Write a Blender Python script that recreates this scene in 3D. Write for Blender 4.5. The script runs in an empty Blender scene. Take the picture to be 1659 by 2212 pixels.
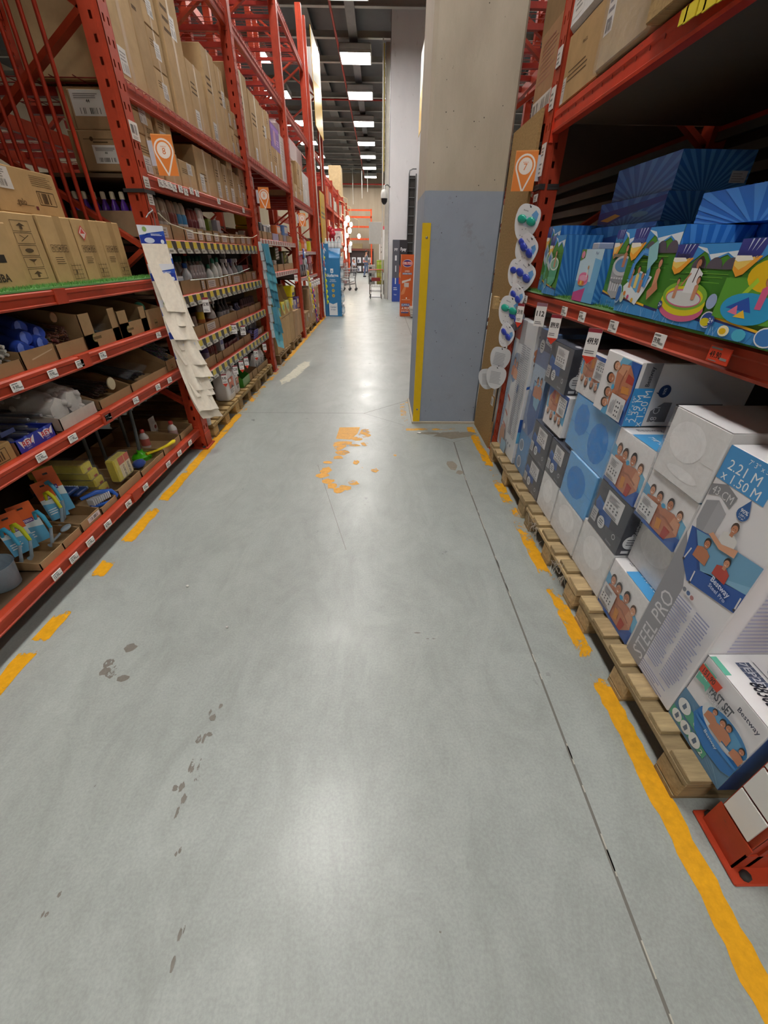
import bpy, math, random
from mathutils import Vector, Matrix
R = random.Random(11)
S = bpy.context.scene
COL = S.collection
PI = math.pi
V3 = Vector

def lin(c):
    if isinstance(c, str):
        c = [int(c[i:i+2], 16) for i in (0, 2, 4)]
    r = []
    for x in c[:3]:
        x = x/255.0
        r.append(x/12.92 if x <= 0.04045 else ((x+0.055)/1.055)**2.4)
    return (r[0], r[1], r[2], 1.0)

# ------------------------------------------------------------ materials
MATS = {}
def nodes(name):
    m = bpy.data.materials.new(name); m.use_nodes = True
    nt = m.node_tree
    b = nt.nodes['Principled BSDF']
    MATS[name] = m
    return m, nt, b
def N(nt, kind, **kw):
    n = nt.nodes.new(kind)
    for k, v in kw.items():
        if k in n.inputs.keys() if hasattr(n.inputs, 'keys') else False:
            n.inputs[k].default_value = v
        else:
            setattr(n, k, v)
    return n
def noise(nt, scale, detail=4, rough=.55, vec=None, dist=0):
    n = nt.nodes.new('ShaderNodeTexNoise')
    n.inputs['Scale'].default_value = scale; n.inputs['Detail'].default_value = detail
    n.inputs['Roughness'].default_value = rough; n.inputs['Distortion'].default_value = dist
    if vec is not None: nt.links.new(vec, n.inputs['Vector'])
    return n.outputs['Fac']
def ramp(nt, fac, stops):
    n = nt.nodes.new('ShaderNodeValToRGB')
    e = n.color_ramp.elements
    while len(e) < len(stops): e.new(.5)
    for i, (p, c) in enumerate(stops):
        e[i].position = p
        e[i].color = c if isinstance(c, tuple) else (c, c, c, 1)
    nt.links.new(fac, n.inputs['Fac'])
    return n.outputs['Color']
def mix(nt, fac, a, b, mode='MIX'):
    n = nt.nodes.new('ShaderNodeMix'); n.data_type = 'RGBA'; n.blend_type = mode
    for sock, v in ((n.inputs[0], fac), (n.inputs[6], a), (n.inputs[7], b)):
        if hasattr(v, 'links') or isinstance(v, bpy.types.NodeSocket): nt.links.new(v, sock)
        else: sock.default_value = v
    return n.outputs[2]
def vec(nt, kind='Object', scale=None):
    t = nt.nodes.new('ShaderNodeTexCoord').outputs[kind]
    if scale:
        m = nt.nodes.new('ShaderNodeMapping'); m.inputs['Scale'].default_value = scale
        nt.links.new(t, m.inputs['Vector']); t = m.outputs['Vector']
    return t
def colattr(nt):
    n = nt.nodes.new('ShaderNodeAttribute'); n.attribute_name = 'Col'
    return n.outputs['Color']
def bump(nt, b, h, dist=.002, st=.5):
    n = nt.nodes.new('ShaderNodeBump'); n.inputs['Strength'].default_value = st
    n.inputs['Distance'].default_value = dist
    nt.links.new(h, n.inputs['Height']); nt.links.new(n.outputs['Normal'], b.inputs['Normal'])
def attmat(name, rough=.5, metal=0, var=.0, vs=15, vscale=None, spec=.5, bmp=0, bs=80, coat=0, sheen=0):
    m, nt, b = nodes(name)
    c = colattr(nt)
    if var:
        f = ramp(nt, noise(nt, vs, 5, .6, vec(nt, 'Object', vscale)), [(.25, 1-var), (.75, 1+var*.6)])
        c = mix(nt, 1.0, c, f, 'MULTIPLY')
    nt.links.new(c, b.inputs['Base Color'])
    b.inputs['Roughness'].default_value = rough; b.inputs['Metallic'].default_value = metal
    b.inputs['Specular IOR Level'].default_value = spec
    b.inputs['Coat Weight'].default_value = coat; b.inputs['Sheen Weight'].default_value = sheen
    if bmp: bump(nt, b, noise(nt, bs, 4, .6, vec(nt, 'Object', vscale)), bmp)
    return m
attmat('card', .82, var=.16, vs=9, spec=.25, bmp=.0008, bs=60)
attmat('print', .33, var=.03, vs=6)
attmat('matte', .7, var=.06, vs=12)
attmat('plastic', .32, var=.03, vs=8)
attmat('fabric', .95, var=.10, vs=40, sheen=.3, bmp=.0015, bs=300, spec=.2)
attmat('wood', .78, var=.34, vs=7, vscale=(1, 9, 12), spec=.25, bmp=.0012, bs=30)
attmat('metal', .38, metal=.85, var=.1)
attmat('rubber', .75, var=.1)
attmat('galv', .5, metal=.3, var=.14, vs=4)
# red rack paint with scuffs and dull wear
m, nt, b = nodes('paint')
c = colattr(nt)
f = ramp(nt, noise(nt, 5, 6, .65, vec(nt)), [(.3, .72), (.7, 1.12)])
c = mix(nt, 1.0, c, f, 'MULTIPLY')
sc = ramp(nt, noise(nt, 22, 8, .75, vec(nt, 'Object', (1, .5, 1))), [(.66, 0.0), (.72, 1.0)])
c = mix(nt, sc, c, lin('4a3a36'))
nt.links.new(c, b.inputs['Base Color']); b.inputs['Roughness'].default_value = .45; b.inputs['Specular IOR Level'].default_value = .3
bump(nt, b, noise(nt, 14, 3, .5, vec(nt)), .001)
# clear film and clear rigid plastic
def clear(name, alpha, rough, tint, crinkle=.6):
    m, nt, b = nodes(name)
    b.inputs['Base Color'].default_value = tint; b.inputs['Roughness'].default_value = rough
    b.inputs['Specular IOR Level'].default_value = .8
    tr = nt.nodes.new('ShaderNodeBsdfTransparent'); mx = nt.nodes.new('ShaderNodeMixShader')
    lw = nt.nodes.new('ShaderNodeLayerWeight'); lw.inputs['Blend'].default_value = .3
    mr = nt.nodes.new('ShaderNodeMapRange'); mr.inputs['To Min'].default_value = alpha; mr.inputs['To Max'].default_value = min(1, alpha*2+.16)
    nz = noise(nt, 14, 5, .7, vec(nt), 1.5)
    bump(nt, b, nz, .01, crinkle)
    ad = nt.nodes.new('ShaderNodeMath'); ad.operation = 'MULTIPLY'
    r2 = ramp(nt, nz, [(.35, .25), (.7, 1.5)] if crinkle > .3 else [(.3, .9), (.7, 1.1)])
    nt.links.new(lw.outputs['Facing'], mr.inputs['Value'])
    nt.links.new(mr.outputs['Result'], ad.inputs[0]); nt.links.new(r2, ad.inputs[1])
    nt.links.new(ad.outputs[0], mx.inputs[0]); nt.links.new(tr.outputs[0], mx.inputs[1]); nt.links.new(b.outputs[0], mx.inputs[2])
    nt.links.new(mx.outputs[0], nt.nodes['Material Output'].inputs['Surface'])
clear('film', .035, .15, lin('e8ecf0'))
clear('tubplastic', .55, .3, lin('a9c0d0'), .05)
# polished concrete floor
m, nt, b = nodes('floor_concrete')
p = vec(nt)
big = ramp(nt, noise(nt, .7, 5, .6, p), [(.3, lin('9aa09d')), (.7, lin('a6aca8'))])
fine = ramp(nt, noise(nt, 7, 8, .72, p), [(.3, .9), (.7, 1.06)])
c = mix(nt, 1.0, big, fine, 'MULTIPLY')
speck = ramp(nt, noise(nt, 120, 3, .6, p), [(.35, .9), (.65, 1.05)])
c = mix(nt, 1.0, c, speck, 'MULTIPLY')
smear = ramp(nt, noise(nt, 2.6, 9, .75, vec(nt, 'Object', (1.6, .7, 1)), 1.2), [(.42, 0.0), (.66, .3)])
c = mix(nt, smear, c, lin('6d706c'))
spot = ramp(nt, noise(nt, 9, 2, .5, vec(nt, 'Object', (1, .55, 1)), .6), [(.78, 0.0), (.9, .3)])
c = mix(nt, spot, c, lin('54514b'))
nt.links.new(c, b.inputs['Base Color'])
rr = ramp(nt, noise(nt, 3.5, 6, .65, p), [(.3, .27), (.75, .42)])
nt.links.new(rr, b.inputs['Roughness']); b.inputs['Specular IOR Level'].default_value = .55
bump(nt, b, noise(nt, 40, 4, .6, p), .0006, .4)
# board-marked raw concrete
def concrete(name, a, d, vs=(1, 1, .35), pit=True):
    m, nt, b = nodes(name)
    p = vec(nt, 'Object', vs)
    c = ramp(nt, noise(nt, 2.2, 8, .68, p), [(.25, lin(a)), (.75, lin(d))])
    st = ramp(nt, noise(nt, 6, 6, .7, p), [(.62, 0.0), (.78, .45)])
    c = mix(nt, st, c, lin('6e6657'))
    if pit:
        v = nt.nodes.new('ShaderNodeTexVoronoi'); v.inputs['Scale'].default_value = 26
        nt.links.new(vec(nt), v.inputs['Vector'])
        q = ramp(nt, v.outputs['Distance'], [(.07, 1.0), (.12, 0.0)])
        q2 = ramp(nt, noise(nt, 11, 2, .5, vec(nt)), [(.55, 0.0), (.6, 1.0)])
        q = mix(nt, 1.0, q, q2, 'MULTIPLY')
        c = mix(nt, q, c, lin('3e3b38'))
    nt.links.new(c, b.inputs['Base Color']); b.inputs['Roughness'].default_value = .85
    bump(nt, b, noise(nt, 30, 6, .7, vec(nt)), .003, .5)
concrete('raw_concrete', 'a59c8b', 'c1b8a7')
concrete('wall_concrete', '9a8b78', 'b0a18c', (1.2, 1, .12))
concrete('blue_paint', '8f9aaa', '9ba6b6', (1, 1, 1))
concrete('white_paint', 'e4e2e6', 'eeecef', (1, 1, .4), False)
# worn floor paint: the line shows only where paint is left
m, nt, b = nodes('line_paint')
c = colattr(nt)
f = ramp(nt, noise(nt, 30, 6, .7, vec(nt)), [(.3, .8), (.7, 1.1)])
c = mix(nt, 1.0, c, f, 'MULTIPLY')
nt.links.new(c, b.inputs['Base Color']); b.inputs['Roughness'].default_value = .5
at = nt.nodes.new('ShaderNodeAttribute'); at.attribute_name = 'wear'
ad = nt.nodes.new('ShaderNodeMath'); ad.operation = 'ADD'
n1 = noise(nt, 9, 9, .78, vec(nt), .5)
nt.links.new(n1, ad.inputs[0]); nt.links.new(at.outputs['Fac'], ad.inputs[1])
k = ramp(nt, ad.outputs[0], [(.985, 1.0), (1.02, 0.0)])
tr = nt.nodes.new('ShaderNodeBsdfTransparent'); mx = nt.nodes.new('ShaderNodeMixShader')
nt.links.new(k, mx.inputs[0]); nt.links.new(tr.outputs[0], mx.inputs[1]); nt.links.new(b.outputs[0], mx.inputs[2])
nt.links.new(mx.outputs[0], nt.nodes['Material Output'].inputs['Surface'])
# lamps
def emit(name, col, st):
    m, nt, b = nodes(name)
    b.inputs['Emission Color'].default_value = col; b.inputs['Emission Strength'].default_value = st
    b.inputs['Base Color'].default_value = (.8, .8, .8, 1)
emit('lamp_glow', (1, .965, .91, 1), 50)
emit('bulb_glow', (1, .86, .62, 1), 14)

# ------------------------------------------------------------ mesh builder
class MB:
    def __init__(s, mat='matte', col='cccccc'):
        s.v = []; s.f = []; s.c = []; s.mi = []; s.sm = []; s.mats = []; s.wear = None
        s.use(mat, col)
    def use(s, mat=None, col=None):
        if mat:
            if mat not in s.mats: s.mats.append(mat)
            s.m = s.mats.index(mat)
        if col is not None: s.col = lin(col)
        return s
    def add(s, vs, fs, smooth=False, col=None):
        b = len(s.v); s.v += [tuple(p) for p in vs]
        cc = lin(col) if col is not None else s.col
        for f in fs:
            s.f.append([b+i for i in f]); s.c.append(cc); s.mi.append(s.m); s.sm.append(smooth)
    def poly(s, pts, col=None):
        s.add(pts, [list(range(len(pts)))], col=col)
    def box(s, x0, y0, z0, x1, y1, z1, bev=0, col=None):
        if x1 < x0: x0, x1 = x1, x0
        if y1 < y0: y0, y1 = y1, y0
        if z1 < z0: z0, z1 = z1, z0
        if not bev:
            vs = [(x0,y0,z0),(x1,y0,z0),(x1,y1,z0),(x0,y1,z0),(x0,y0,z1),(x1,y0,z1),(x1,y1,z1),(x0,y1,z1)]
            s.add(vs, [(0,3,2,1),(4,5,6,7),(0,1,5,4),(1,2,6,5),(2,3,7,6),(3,0,4,7)], col=col); return
        b = bev; X = (x0, x1); Y = (y0, y1); Z = (z0, z1); sg = (1, -1)
        vs = []; ix = {}
        for i in (0,1):
            for j in (0,1):
                for k in (0,1):
                    ix[i,j,k,0] = len(vs); vs.append((X[i], Y[j]+sg[j]*b, Z[k]+sg[k]*b))
                    ix[i,j,k,1] = len(vs); vs.append((X[i]+sg[i]*b, Y[j], Z[k]+sg[k]*b))
                    ix[i,j,k,2] = len(vs); vs.append((X[i]+sg[i]*b, Y[j]+sg[j]*b, Z[k]))
        fs = []
        for i in (0,1):
            q = [ix[i,0,0,0], ix[i,1,0,0], ix[i,1,1,0], ix[i,0,1,0]]; fs.append(q if i else q[::-1])
            q = [ix[0,i,0,1], ix[1,i,0,1], ix[1,i,1,1], ix[0,i,1,1]]; fs.append(q[::-1] if i else q)
            q = [ix[0,0,i,2], ix[1,0,i,2], ix[1,1,i,2], ix[0,1,i,2]]; fs.append(q if i else q[::-1])
        for i in (0,1):
            for j in (0,1):
                fs.append([ix[i,j,0,0], ix[i,j,1,0], ix[i,j,1,1], ix[i,j,0,1]])
                fs.append([ix[i,0,j,0], ix[i,1,j,0], ix[i,1,j,2], ix[i,0,j,2]])
                fs.append([ix[0,i,j,1], ix[1,i,j,1], ix[1,i,j,2], ix[0,i,j,2]])
                for k in (0,1): fs.append([ix[i,j,k,0], ix[i,j,k,1], ix[i,j,k,2]])
        s.add(vs, fs, col=col)
    def prism(s, prof, axis, a0, a1, col=None, smooth=False):
        def P(u, v, a):
            return (a,u,v) if axis == 'x' else (u,a,v) if axis == 'y' else (u,v,a)
        n = len(prof)
        vs = [P(u,v,a0) for u,v in prof]+[P(u,v,a1) for u,v in prof]
        s.add(vs, [[i,(i+1)%n,n+(i+1)%n,n+i] for i in range(n)], smooth, col)
        s.add(vs[:n], [list(range(n))[::-1]], col=col); s.add(vs[n:], [list(range(n))], col=col)
    def tube(s, pts, r, n=8, col=None, caps=True):
        pts = [V3(p) for p in pts]; rs = r if isinstance(r, (list, tuple)) else [r]*len(pts)
        vs = []; up = V3((0,0,1)); prev = None
        for i, p in enumerate(pts):
            d = (pts[min(i+1,len(pts)-1)]-pts[max(i-1,0)]).normalized()
            if prev is None:
                a = d.cross(up); a = a.normalized() if a.length > 1e-3 else V3((1,0,0))
            else:
                a = (prev-d*prev.dot(d)).normalized()
            prev = a; b = d.cross(a)
            for k in range(n):
                t = 2*PI*k/n; vs.append(p+(a*math.cos(t)+b*math.sin(t))*rs[i])
        fs = [[i*n+k, i*n+(k+1)%n, (i+1)*n+(k+1)%n, (i+1)*n+k] for i in range(len(pts)-1) for k in range(n)]
        s.add(vs, fs, True, col)
        if caps:
            s.add(vs[:n], [list(range(n))[::-1]], col=col); s.add(vs[-n:], [list(range(n))], col=col)
    def bar(s, p, q, w, h, up=(0,0,1), col=None):
        p = V3(p); q = V3(q); d = (q-p).normalized(); a = d.cross(V3(up)).normalized()*w/2; b = a.cross(d).normalized()*h/2
        vs = [e+x*a+y*b for e in (p,q) for x,y in ((-1,-1),(1,-1),(1,1),(-1,1))]
        s.add(vs, [(0,1,2,3),(7,6,5,4),(0,4,5,1),(1,5,6,2),(2,6,7,3),(3,7,4,0)], col=col)
    def lathe(s, prof, c=(0,0,0), n=14, sx=1, sy=1, col=None, axis='z', cols=None):
        def P(r, h, t):
            x = r*sx*math.cos(t); y = r*sy*math.sin(t)
            q = (x,y,h) if axis == 'z' else (h,x,y) if axis == 'x' else (x,h,y)
            return (c[0]+q[0], c[1]+q[1], c[2]+q[2])
        for i in range(len(prof)-1):
            (r0,h0),(r1,h1) = prof[i],prof[i+1]
            vs = [P(r0,h0,2*PI*k/n) for k in range(n)]+[P(r1,h1,2*PI*k/n) for k in range(n)]
            s.add(vs, [[k,(k+1)%n,n+(k+1)%n,n+k] for k in range(n)], True, cols[i] if cols else col)
        for (r,h),ci in ((prof[0],0),(prof[-1],-1)):
            if r > 1e-4: s.add([P(r,h,2*PI*k/n) for k in range(n)], [list(range(n))], col=cols[ci] if cols else col)
    def grid(s, rows, col=None, smooth=True):
        n = len(rows[0]); vs = [p for r in rows for p in r]
        s.add(vs, [[i*n+j, i*n+j+1, (i+1)*n+j+1, (i+1)*n+j] for i in range(len(rows)-1) for j in range(n-1)], smooth, col)
    def blob(s, c, r, n=10, m=7, jit=0, col=None, rnd=R):
        rows = []
        for i in range(m+1):
            th = PI*i/m; row = []
            for k in range(n):
                t = 2*PI*k/n; j = 1+jit*(rnd.random()-.5)
                row.append((c[0]+r[0]*math.sin(th)*math.cos(t)*j, c[1]+r[1]*math.sin(th)*math.sin(t)*j, c[2]+r[2]*math.cos(th)*j))
            row.append(row[0]); rows.append(row)
        s.grid(rows, col)
    def xf(s, M, i0=0):
        for i in range(i0, len(s.v)): s.v[i] = tuple(M @ V3(s.v[i]))
    def mesh(s, name):
        me = bpy.data.meshes.new(name)
        me.from_pydata(s.v, [], s.f)
        for mt in s.mats: me.materials.append(MATS[mt])
        me.polygons.foreach_set('material_index', s.mi)
        me.polygons.foreach_set('use_smooth', s.sm)
        at = me.color_attributes.new('Col', 'FLOAT_COLOR', 'CORNER')
        buf = []
        for f, c in zip(s.f, s.c): buf += list(c)*len(f)
        at.data.foreach_set('color', buf)
        if s.wear is not None:
            w = me.attributes.new('wear', 'FLOAT', 'POINT'); w.data.foreach_set('value', s.wear)
        if any(s.sm):
            import bmesh
            bm = bmesh.new(); bm.from_mesh(me)
            bmesh.ops.remove_doubles(bm, verts=[v for v in bm.verts if any(f.smooth for f in v.link_faces)], dist=1e-5)
            bm.to_mesh(me); bm.free()
        me.update()
        return me
    def build(s, name, parent=None, loc=(0,0,0), rz=0):
        o = bpy.data.objects.new(name, s.mesh(name)); COL.objects.link(o)
        o.location = loc; o.rotation_euler = (0,0,rz)
        if parent: o.parent = parent
        return o
def tag(o, label, cat, group=None):
    o['label'] = label; o['category'] = cat
    if group: o['group'] = group
    return o
def struct(o, label=None):
    o['kind'] = 'structure'
    if label: o['label'] = label
    return o
def thing(name, label, cat, loc=(0,0,0), rz=0, group=None):
    o = bpy.data.objects.new(name, None); COL.objects.link(o)
    o.empty_display_size = .05; o.location = loc; o.rotation_euler = (0,0,rz)
    return tag(o, label, cat, group)
def dup(root, loc, rz=None, label=None, group=None, par=None):
    r = root.copy(); COL.objects.link(r)
    if par: r.parent = par
    else:
        r.location = loc
        if rz is not None: r.rotation_euler = (0,0,rz)
        if label: r['label'] = label
        if group: r['group'] = group
    for ch in list(root.children): dup(ch, None, par=r)
    return r
ORD = 'first second third fourth fifth sixth seventh eighth ninth tenth eleventh twelfth thirteenth fourteenth fifteenth sixteenth seventeenth eighteenth nineteenth twentieth'.split()
def nth(i): return ORD[i] if i < 20 else 'twenty-'+ORD[i-20]

# ------------------------------------------------------------ flat print: text and shapes on a face
TXT = {}
def text_mesh(t, bold=0.0):
    if 'M' in t or 'W' in t: bold = 0
    key = (t, bold)
    if key not in TXT:
        cu = bpy.data.curves.new('lettering', 'FONT'); cu.body = t; cu.size = 1; cu.offset = bold
        cu.resolution_u = 2; cu.fill_mode = 'FRONT'
        ob = bpy.data.objects.new('lettering', cu)
        me = ob.to_mesh()
        vs = [(v.co.x, v.co.y) for v in me.vertices]; fs = [list(p.vertices) for p in me.polygons]
        ob.to_mesh_clear(); bpy.data.objects.remove(ob); bpy.data.curves.remove(cu)
        if vs:
            x0 = min(v[0] for v in vs); x1 = max(v[0] for v in vs); y0 = min(v[1] for v in vs); y1 = max(v[1] for v in vs)
            vs = [((x-x0)/(y1-y0), (y-y0)/(y1-y0)) for x, y in vs]; TXT[key] = (vs, fs, (x1-x0)/(y1-y0))
        else: TXT[key] = ([], [], 1)
    return TXT[key]
class Art:
    """Print on a rectangle: O lower corner, U across, Vv up (full-length vectors); positions are 0..1, kept inside the face."""
    def __init__(s, mb, O, U, Vv, mat='print', k=.0006):
        s.mb = mb; s.O = V3(O); s.U = V3(U); s.V = V3(Vv); s.n = s.U.cross(s.V).normalized(); s.k = k; s.mat = mat
        s.w = s.U.length; s.h = s.V.length
    def P(s, p): return s.O+s.U*p[0]+s.V*p[1]+s.n*s.k
    def poly(s, pts, col):
        for ax, lim, sg in ((0,0,1),(0,1,-1),(1,0,1),(1,1,-1)):
            out = []
            for i in range(len(pts)):
                a = pts[i]; b = pts[(i+1)%len(pts)]; da = (a[ax]-lim)*sg; db = (b[ax]-lim)*sg
                if da >= 0: out.append(a)
                if (da >= 0) != (db >= 0):
                    t = da/(da-db); out.append((a[0]+(b[0]-a[0])*t, a[1]+(b[1]-a[1])*t))
            pts = out
            if len(pts) < 3: return
        s.mb.use(s.mat); s.mb.poly([s.P(p) for p in pts], col); s.k += .00012
    def rect(s, a, b, c, d, col): s.poly([(a,b),(c,b),(c,d),(a,d)], col)
    def ell(s, u, v, ru, rv, col, n=18, rot=0, a0=0, a1=2*PI):
        full = a1-a0 > 6.2; m = n if full else n+1; pts = []
        for i in range(m):
            t = a0+(a1-a0)*i/n; x = ru*math.cos(t)*s.w; y = rv*math.sin(t)*s.h
            pts.append((u+(x*math.cos(rot)-y*math.sin(rot))/s.w, v+(x*math.sin(rot)+y*math.cos(rot))/s.h))
        s.poly(pts, col)
    def circ(s, u, v, r, col, n=18): s.ell(u, v, r/s.w, r/s.h, col, n)
    def line(s, pts, w, col):
        for (x0,y0),(x1,y1) in zip(pts, pts[1:]):
            dx = (x1-x0)*s.w; dy = (y1-y0)*s.h; l = math.hypot(dx,dy) or 1; a = -dy/l*w/2/s.w; b = dx/l*w/2/s.h
            s.poly([(x0+a,y0+b),(x0-a,y0-b),(x1-a,y1-b),(x1+a,y1+b)], col)
    def text(s, t, u, v, h, col, rot=0, fit=None, bold=.015, shear=0):
        """t centred at (u,v), h metres tall; fit = largest width in metres; rot in degrees."""
        vs, fs, asp = text_mesh(t, bold)
        w = h*asp; sx = 1
        if fit and w > fit: sx = fit/w; w = fit
        c = math.cos(math.radians(rot)); d = math.sin(math.radians(rot)); out = []
        for x, y in vs:
            X = (x*h+y*h*shear)*sx-w/2; Y = y*h-h/2
            out.append(s.P((u+(X*c-Y*d)/s.w, v+(X*d+Y*c)/s.h)))
        s.mb.use(s.mat); s.mb.add(out, fs, col=col); s.k += .00012
    def lines(s, u0, v0, u1, v1, n, col, rag=.3, frac=.45):
        dv = (v1-v0)/n
        for i in range(n):
            s.rect(u0, v0+dv*i, u1-(u1-u0)*rag*R.random(), v0+dv*(i+frac), col)
    def barcode(s, u0, v0, u1, v1, col='222222', n=16):
        du = (u1-u0)/n
        for i in range(n):
            if R.random() < .7: s.rect(u0+du*i, v0, u0+du*(i+.25+.5*R.random()), v1, col)
def face_art(mb, x0, y0, z0, x1, y1, z1, side, mat='print', k=.0006):
    if side == '-x': return Art(mb, (x0,y1,z0), (0,y0-y1,0), (0,0,z1-z0), mat, k)
    if side == '+x': return Art(mb, (x1,y0,z0), (0,y1-y0,0), (0,0,z1-z0), mat, k)
    if side == '-y': return Art(mb, (x0,y0,z0), (x1-x0,0,0), (0,0,z1-z0), mat, k)
    if side == '+z': return Art(mb, (x0,y1,z1), (0,y0-y1,0), (x1-x0,0,0), mat, k)    # read from the aisle on the low-x side
    if side == 'tz': return Art(mb, (x0,y0,z1), (x1-x0,0,0), (0,y1-y0,0), mat, k)
# ------------------------------------------------------------ camera
cam = bpy.data.cameras.new('camera'); camo = bpy.data.objects.new('camera', cam); COL.objects.link(camo)
S.camera = camo
cam.sensor_fit = 'HORIZONTAL'; cam.sensor_width = 36; cam.lens = 36*862/1659; cam.clip_start = .02; cam.clip_end = 200
Rx = V3((0.99992404, -0.00828189, 0.00912793)); Ry = V3((0.00317229, -0.54270735, -0.83991587)); Rz = V3((0.01190989, 0.83988103, -0.54263985))
camo.matrix_world = Matrix((( Rx.x, -Ry.x, -Rz.x, 0), (Rx.y, -Ry.y, -Rz.y, 0), (Rx.z, -Ry.z, -Rz.z, 1.5), (0,0,0,1)))
# rows above are the world x/y/z parts of the picture's right, up and backward directions
right = V3((Rx.x, Ry.x, Rz.x)); 
M3 = Matrix(((0.99992404, 0.00317229, 0.01190989), (-0.00828189, -0.54270735, 0.83988103), (0.00912793, -0.83991587, -0.54263985)))
camo.matrix_world = Matrix(((M3[0][0], -M3[0][1], -M3[0][2], 0), (M3[1][0], -M3[1][1], -M3[1][2], 0), (M3[2][0], -M3[2][1], -M3[2][2], 1.5), (0,0,0,1)))
S.view_settings.view_transform = 'Standard'; S.view_settings.look = 'None'; S.view_settings.gamma = 1
S.view_settings.use_curve_mapping = False; S.view_settings.exposure = 0.12
cy = S.cycles
cy.max_bounces = 6; cy.diffuse_bounces = 3; cy.glossy_bounces = 3; cy.transmission_bounces = 4; cy.transparent_max_bounces = 12
cy.use_denoising = True; cy.adaptive_threshold = .02; cy.sample_clamp_indirect = 6; cy.caustics_reflective = False; cy.caustics_refractive = False
w = bpy.data.worlds.new('hall_air'); S.world = w; w.use_nodes = True
w.node_tree.nodes['Background'].inputs[0].default_value = (.02, .02, .02, 1)

# ------------------------------------------------------------ the hall
XL, XR, Y0, Y1, H = -15., 15., -9., 45., 7.7
b = MB('floor_concrete'); b.box(XL, Y0, -.1, XR, Y1, 0); struct(b.build('floor'), 'grey polished concrete floor of the aisle')
b = MB('galv', '47484c'); b.box(XL, Y0, H, XR, Y1, H+.15)
struct(b.build('ceiling'), 'dark grey ribbed ceiling deck')
for nm, q in (('wall_far', (XL, Y1, 0, XR, Y1+.2, H)), ('wall_left', (XL-.2, Y0, 0, XL, Y1, H)), ('wall_right', (XR, Y0, 0, XR+.2, Y1, H)), ('wall_back', (XL, Y0-.2, 0, XR, Y0, H))):
    b = MB('wall_concrete'); b.box(*q); struct(b.build(nm))
nt_ = 0
def trim(b, label=None):
    global nt_
    nt_ += 1
    return struct(b.build('trim_%d' % nt_), label)
for i, y in enumerate([1.5+1.9*k for k in range(23)]):          # purlins under the deck
    b = MB('galv', 'a5a49f'); b.box(XL, y-.03, 7.2, XR, y+.03, 7.34); b.box(XL, y-.07, 7.18, XR, y+.07, 7.2); trim(b)
for x in (-10.5, -2.3, 6.0):
    b = MB('galv', '6b6a68'); b.box(x-.11, Y0, 7.36, x+.11, Y1, 7.68); b.box(x-.2, Y0, 7.34, x+.2, Y1, 7.37); trim(b, 'long grey ceiling girder')
b = MB('galv', '77767a'); b.box(-.98, Y0, 7.1, -.72, Y1, 7.16); trim(b, 'grey cable tray above the aisle lamps')
b = MB('paint', 'a82a22'); b.tube([(-1.32, Y0, 6.9), (-1.32, Y1, 6.9)], .035, 8); b.tube([(XL, 22.9, 6.8), (XR, 22.9, 6.8)], .03, 8)
b.tube([(XL, 44.2, 6.55), (XR, 44.2, 6.55)], .05, 8); b.tube([(.22, 18.4, 6.9), (.22, 18.4, .8)], .03, 8); b.tube([(-4.9, Y0, 6.7), (-4.9, Y1, 6.7)], .03, 8)
trim(b, 'red sprinkler pipes under the ceiling')
for x, y, z0 in ((-3.1, 41, 5.2), (-2.2, 41, 4.9), (-1.4, 39, 5.1), (-1.0, 40, 5.6), (.3, 30, 6.0)):
    b = MB('galv', 'cfccc4'); b.tube([(x, y, z0), (x, y, 7.2)], .02, 6); trim(b)
# lamps
def lamp(x, y, lab, g):
    t = thing('ceiling_light', lab, 'ceiling light', (x, y, 6.78), 0, g)
    b = MB('galv', 'b9bab8'); b.box(-.5, -.5, .05, .5, .5, .2, .02); b.box(-.5, -.5, -.01, -.47, .5, .05); b.box(.47, -.5, -.01, .5, .5, .05); b.box(-.5, -.5, -.01, .5, -.47, .05); b.box(-.5, .47, -.01, .5, .5, .05); b.box(-.05, -.05, .2, .05, .05, .32); b.build('housing', t)
    b = MB('lamp_glow'); b.box(-.46, -.46, 0, .46, .46, .048, .01); b.build('diffuser', t)
    b = MB('galv', '9a9b99')
    for k in range(6): b.box(-.44, -.3+k*.12, .2, .44, -.29+k*.12, .26)
    b.build('cooling_fin', t)
    return t
ys = [-5.3, -1.3, 2.7, 6.7, 10.7, 14.7, 18.7, 22.3, 26.4, 30.5, 34.2, 38.2, 42.2]
far = [y for y in ys if y > 16]
base = None
for x, ylist, where in ((-.8, ys, 'over the aisle'), (-4.1, far, 'over the aisle behind the shampoo racks'), (3.4, ys[::2], 'beyond the pool carton rack'), (-9, ys[::3], 'over the distant aisle'), (9, ys[::3], 'beyond the concrete pillar')):
    for i, y in enumerate(ylist):
        n = len([q for q in ylist if q > y])
        lab = 'white ceiling light %s, %s from the far wall' % (where.replace('shampoo', 'bottle'), nth(n))
        if base is None: base = lamp(x, y, lab, 'square ceiling lights')
        else: dup(base, (x, y, 6.78), 0, lab)

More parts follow.
